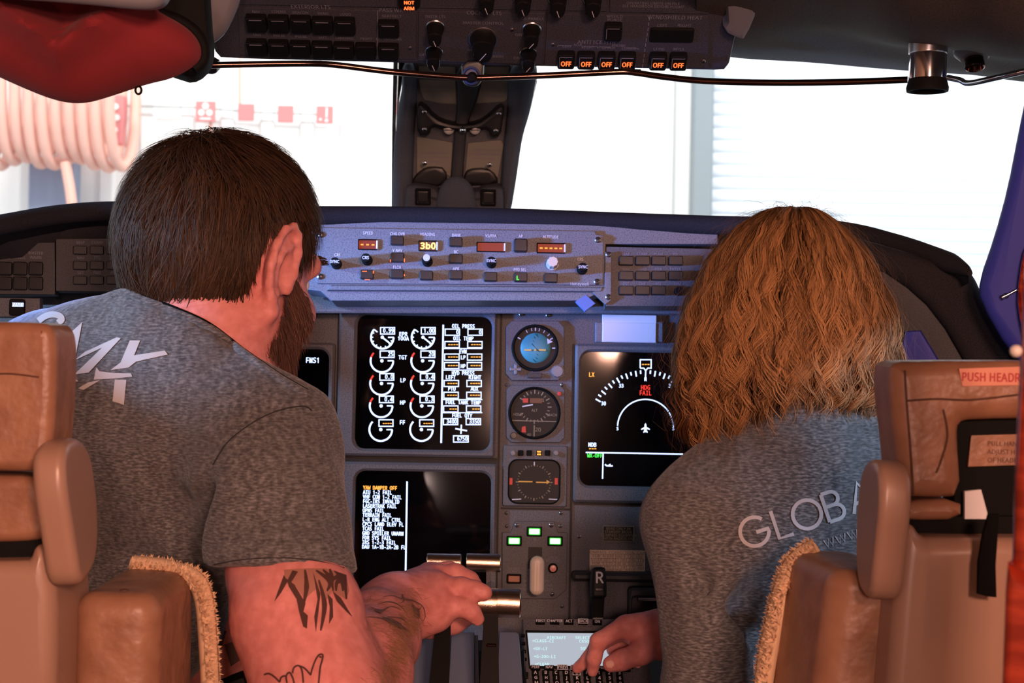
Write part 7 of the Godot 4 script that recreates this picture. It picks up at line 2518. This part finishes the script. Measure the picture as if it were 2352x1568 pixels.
	part("hair_base", mb.done(80), M.hair_cap_auburn, t)
	var st := Strands.new()
	rng.seed = 33
	for j in 14000:
		var phi := rng.randf_range(-0.55, PI + 0.75)
		var stray := rng.randf() < 0.045
		var u0 := rng.randf() * 0.62
		if rng.randf() < 0.35: u0 = rng.randf() * 0.15
		var u1: float = minf(u0 + rng.randf_range(0.25, 0.55), endu.call(phi) * rng.randf_range(0.93, 1.04) + 0.035 * nz.get_noise_1d(phi * 11.0))
		if u1 - u0 < 0.06: continue
		var deep := rng.randf() * rng.randf()
		var layer := int(u0 * 5.0)
		var wide := 13.0 + 4.0 * (layer % 2)
		var lk := floorf(phi * wide + layer * 0.37)
		var mid := (lk + 0.5 - layer * 0.37) / wide
		var key := lk * 7.31 + layer * 3.17
		var h1 := nz.get_noise_1d(key)
		var h2 := nz.get_noise_1d(key + 400.0)
		var h3 := nz.get_noise_1d(key + 900.0)
		var m := 18
		var ps := PackedVector3Array()
		var amp := 0.0040 + 0.003 * h1 + rng.randfn() * 0.0006
		var ph0 := h2 * 12.0 + rng.randfn() * 0.5
		var freq := 40.0 + 12.0 * h3
		var hand_ := 1.0 if sin(key * 12.9) > 0.0 else -1.0
		for q in m:
			var s_ := float(q) / (m - 1)
			var u := lerpf(u0, u1, s_)
			var wave := amp * clampf(u * 2.4 - 0.3, 0.0, 1.3)
			var an := mid + (phi - mid) * lerpf(1.35, 0.75, s_) + 0.05 * nz.get_noise_2d(phi * 2.0, u * 4.0) + 0.10 * h1 * s_ * s_ + sin(u * freq + ph0) * wave / 0.085
			var p: Vector3 = shape.call(an, u)
			var outd := Vector3(p.x, 0.25 * (0.4 - u), p.z).normalized()
			p += outd * (-0.014 * deep + 0.003 + cos(u * freq + ph0) * wave * 0.8 * hand_ + 0.010 * h3 * clampf(u * 3.0, 0.0, 1.0))
			if stray: p += (outd * 0.022 + Vector3(nz.get_noise_2d(j, u * 4.0), nz.get_noise_2d(j + 0.5, u * 4.0 + 9), 0) * 0.03) * s_
			ps.append(H * p)
		var nr: Vector3 = shape.call(phi, (u0 + u1) / 2)
		nr = H.basis * Vector3(nr.x, 0.02, nr.z).normalized()
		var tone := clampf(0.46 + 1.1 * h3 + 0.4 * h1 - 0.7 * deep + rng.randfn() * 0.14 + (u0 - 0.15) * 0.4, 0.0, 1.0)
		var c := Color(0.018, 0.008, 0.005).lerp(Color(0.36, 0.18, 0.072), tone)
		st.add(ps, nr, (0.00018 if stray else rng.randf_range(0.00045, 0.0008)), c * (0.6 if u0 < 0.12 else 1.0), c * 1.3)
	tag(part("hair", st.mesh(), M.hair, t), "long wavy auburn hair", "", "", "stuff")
	# a long lock in front of the left shoulder
	st = Strands.new()
	for j in 900:
		var a := rng.randfn() * 0.35
		var b := rng.randf()
		var ps := PackedVector3Array()
		for q in 11:
			var u := q / 10.0
			ps.append(at(lerpf(1600, 1588, u) + a * lerpf(60, 48, u) + 9 * sin(u * 9 + a * 5) - 26 * u * (b - 0.3), lerpf(880, 1050 - 50 * absf(a) - 60 * b, u), 1.53 - 0.03 * sin(u * 3) + 0.05 * b))
		var c := Color(0.035, 0.013, 0.006).lerp(Color(0.24, 0.10, 0.034), clampf(rng.randf() * 0.8 + a * 0.3, 0, 1))
		st.add(ps, Vector3(-0.3, 0, 1).normalized(), rng.randf_range(0.0003, 0.0006), c, c * 1.2)
	tag(part("hair_lock", st.mesh(), M.hair, t), "lock of hair over the left shoulder", "", "", "stuff")
	# spectacles
	mb = MB.new()
	mb.tube([X * (Vector3(-0.082, -0.0, 0.01) * s), X * (Vector3(-0.080, 0.0, -0.06) * s), X * (Vector3(-0.070, 0.0, -0.105) * s)], 0.0016, 8)
	mb.tube([X * (Vector3(0.082, -0.0, 0.01) * s), X * (Vector3(0.080, 0.0, -0.06) * s), X * (Vector3(0.070, 0.0, -0.105) * s)], 0.0016, 8)
	for sx in [-1.0, 1.0]:
		var lo := []
		for j in 21: lo.append(X * (Vector3(sx * 0.034 + cos(TAU * j / 20) * 0.025, -0.004 + sin(TAU * j / 20) * 0.019, -0.112) * s))
		mb.tube(lo, 0.0013, 6, Transform3D(), false)
	part("spectacles", mb.done(60), M.chrome, t)
	mb = MB.new()
	mb.ellipsoid(Vector3(0.004, 0.004, 0.004), 12, offv(at(1615, 901, 1.50)))
	part("earring", mb.done(60), M.chrome, t)
	print("woman ", Time.get_ticks_msec() - t0)


func small_things() -> void:
	var mb := MB.new()
	mb.box(Vector3(0.012, 0.0045, 0.003), 0.001, offv(at(2026, 737, 1.505)))
	var cl := thing("hair_clip", "tiny bright clip at the right side of the woman's hair", "hair clip")
	part("clip_bar", mb.done(), M.chrome, cl)
	var sets := {"cockpit_display": "cockpit display screens", "thrust_lever": "thrust levers", "reverse_lever": "reverser levers", "wall_sign": "red signs on the hangar wall", "placard": "placards on the instrument panel", "card_holder": "card holders above the screens", "button_panel": "button panels under the glareshield", "hangar_lamp": "hangar ceiling lamps", "wall_pipe": "thin pipes on the hangar wall", "cabin_lamp": "cabin lamps", "added_floodlight": "work lamps outside"}
	for o in get_children():
		for k in sets:
			if String(o.name) == k or String(o.name).begins_with(k + "_0"): o.set_meta("group", sets[k])
	for q in ["attitude_indicator", "airspeed_gauge", "bearing_gauge"]: get_node(q).set_meta("group", "gauges in the centre column")
	for q in ["pilot_seat", "copilot_seat"]: get_node(q).set_meta("group", "cockpit seats")
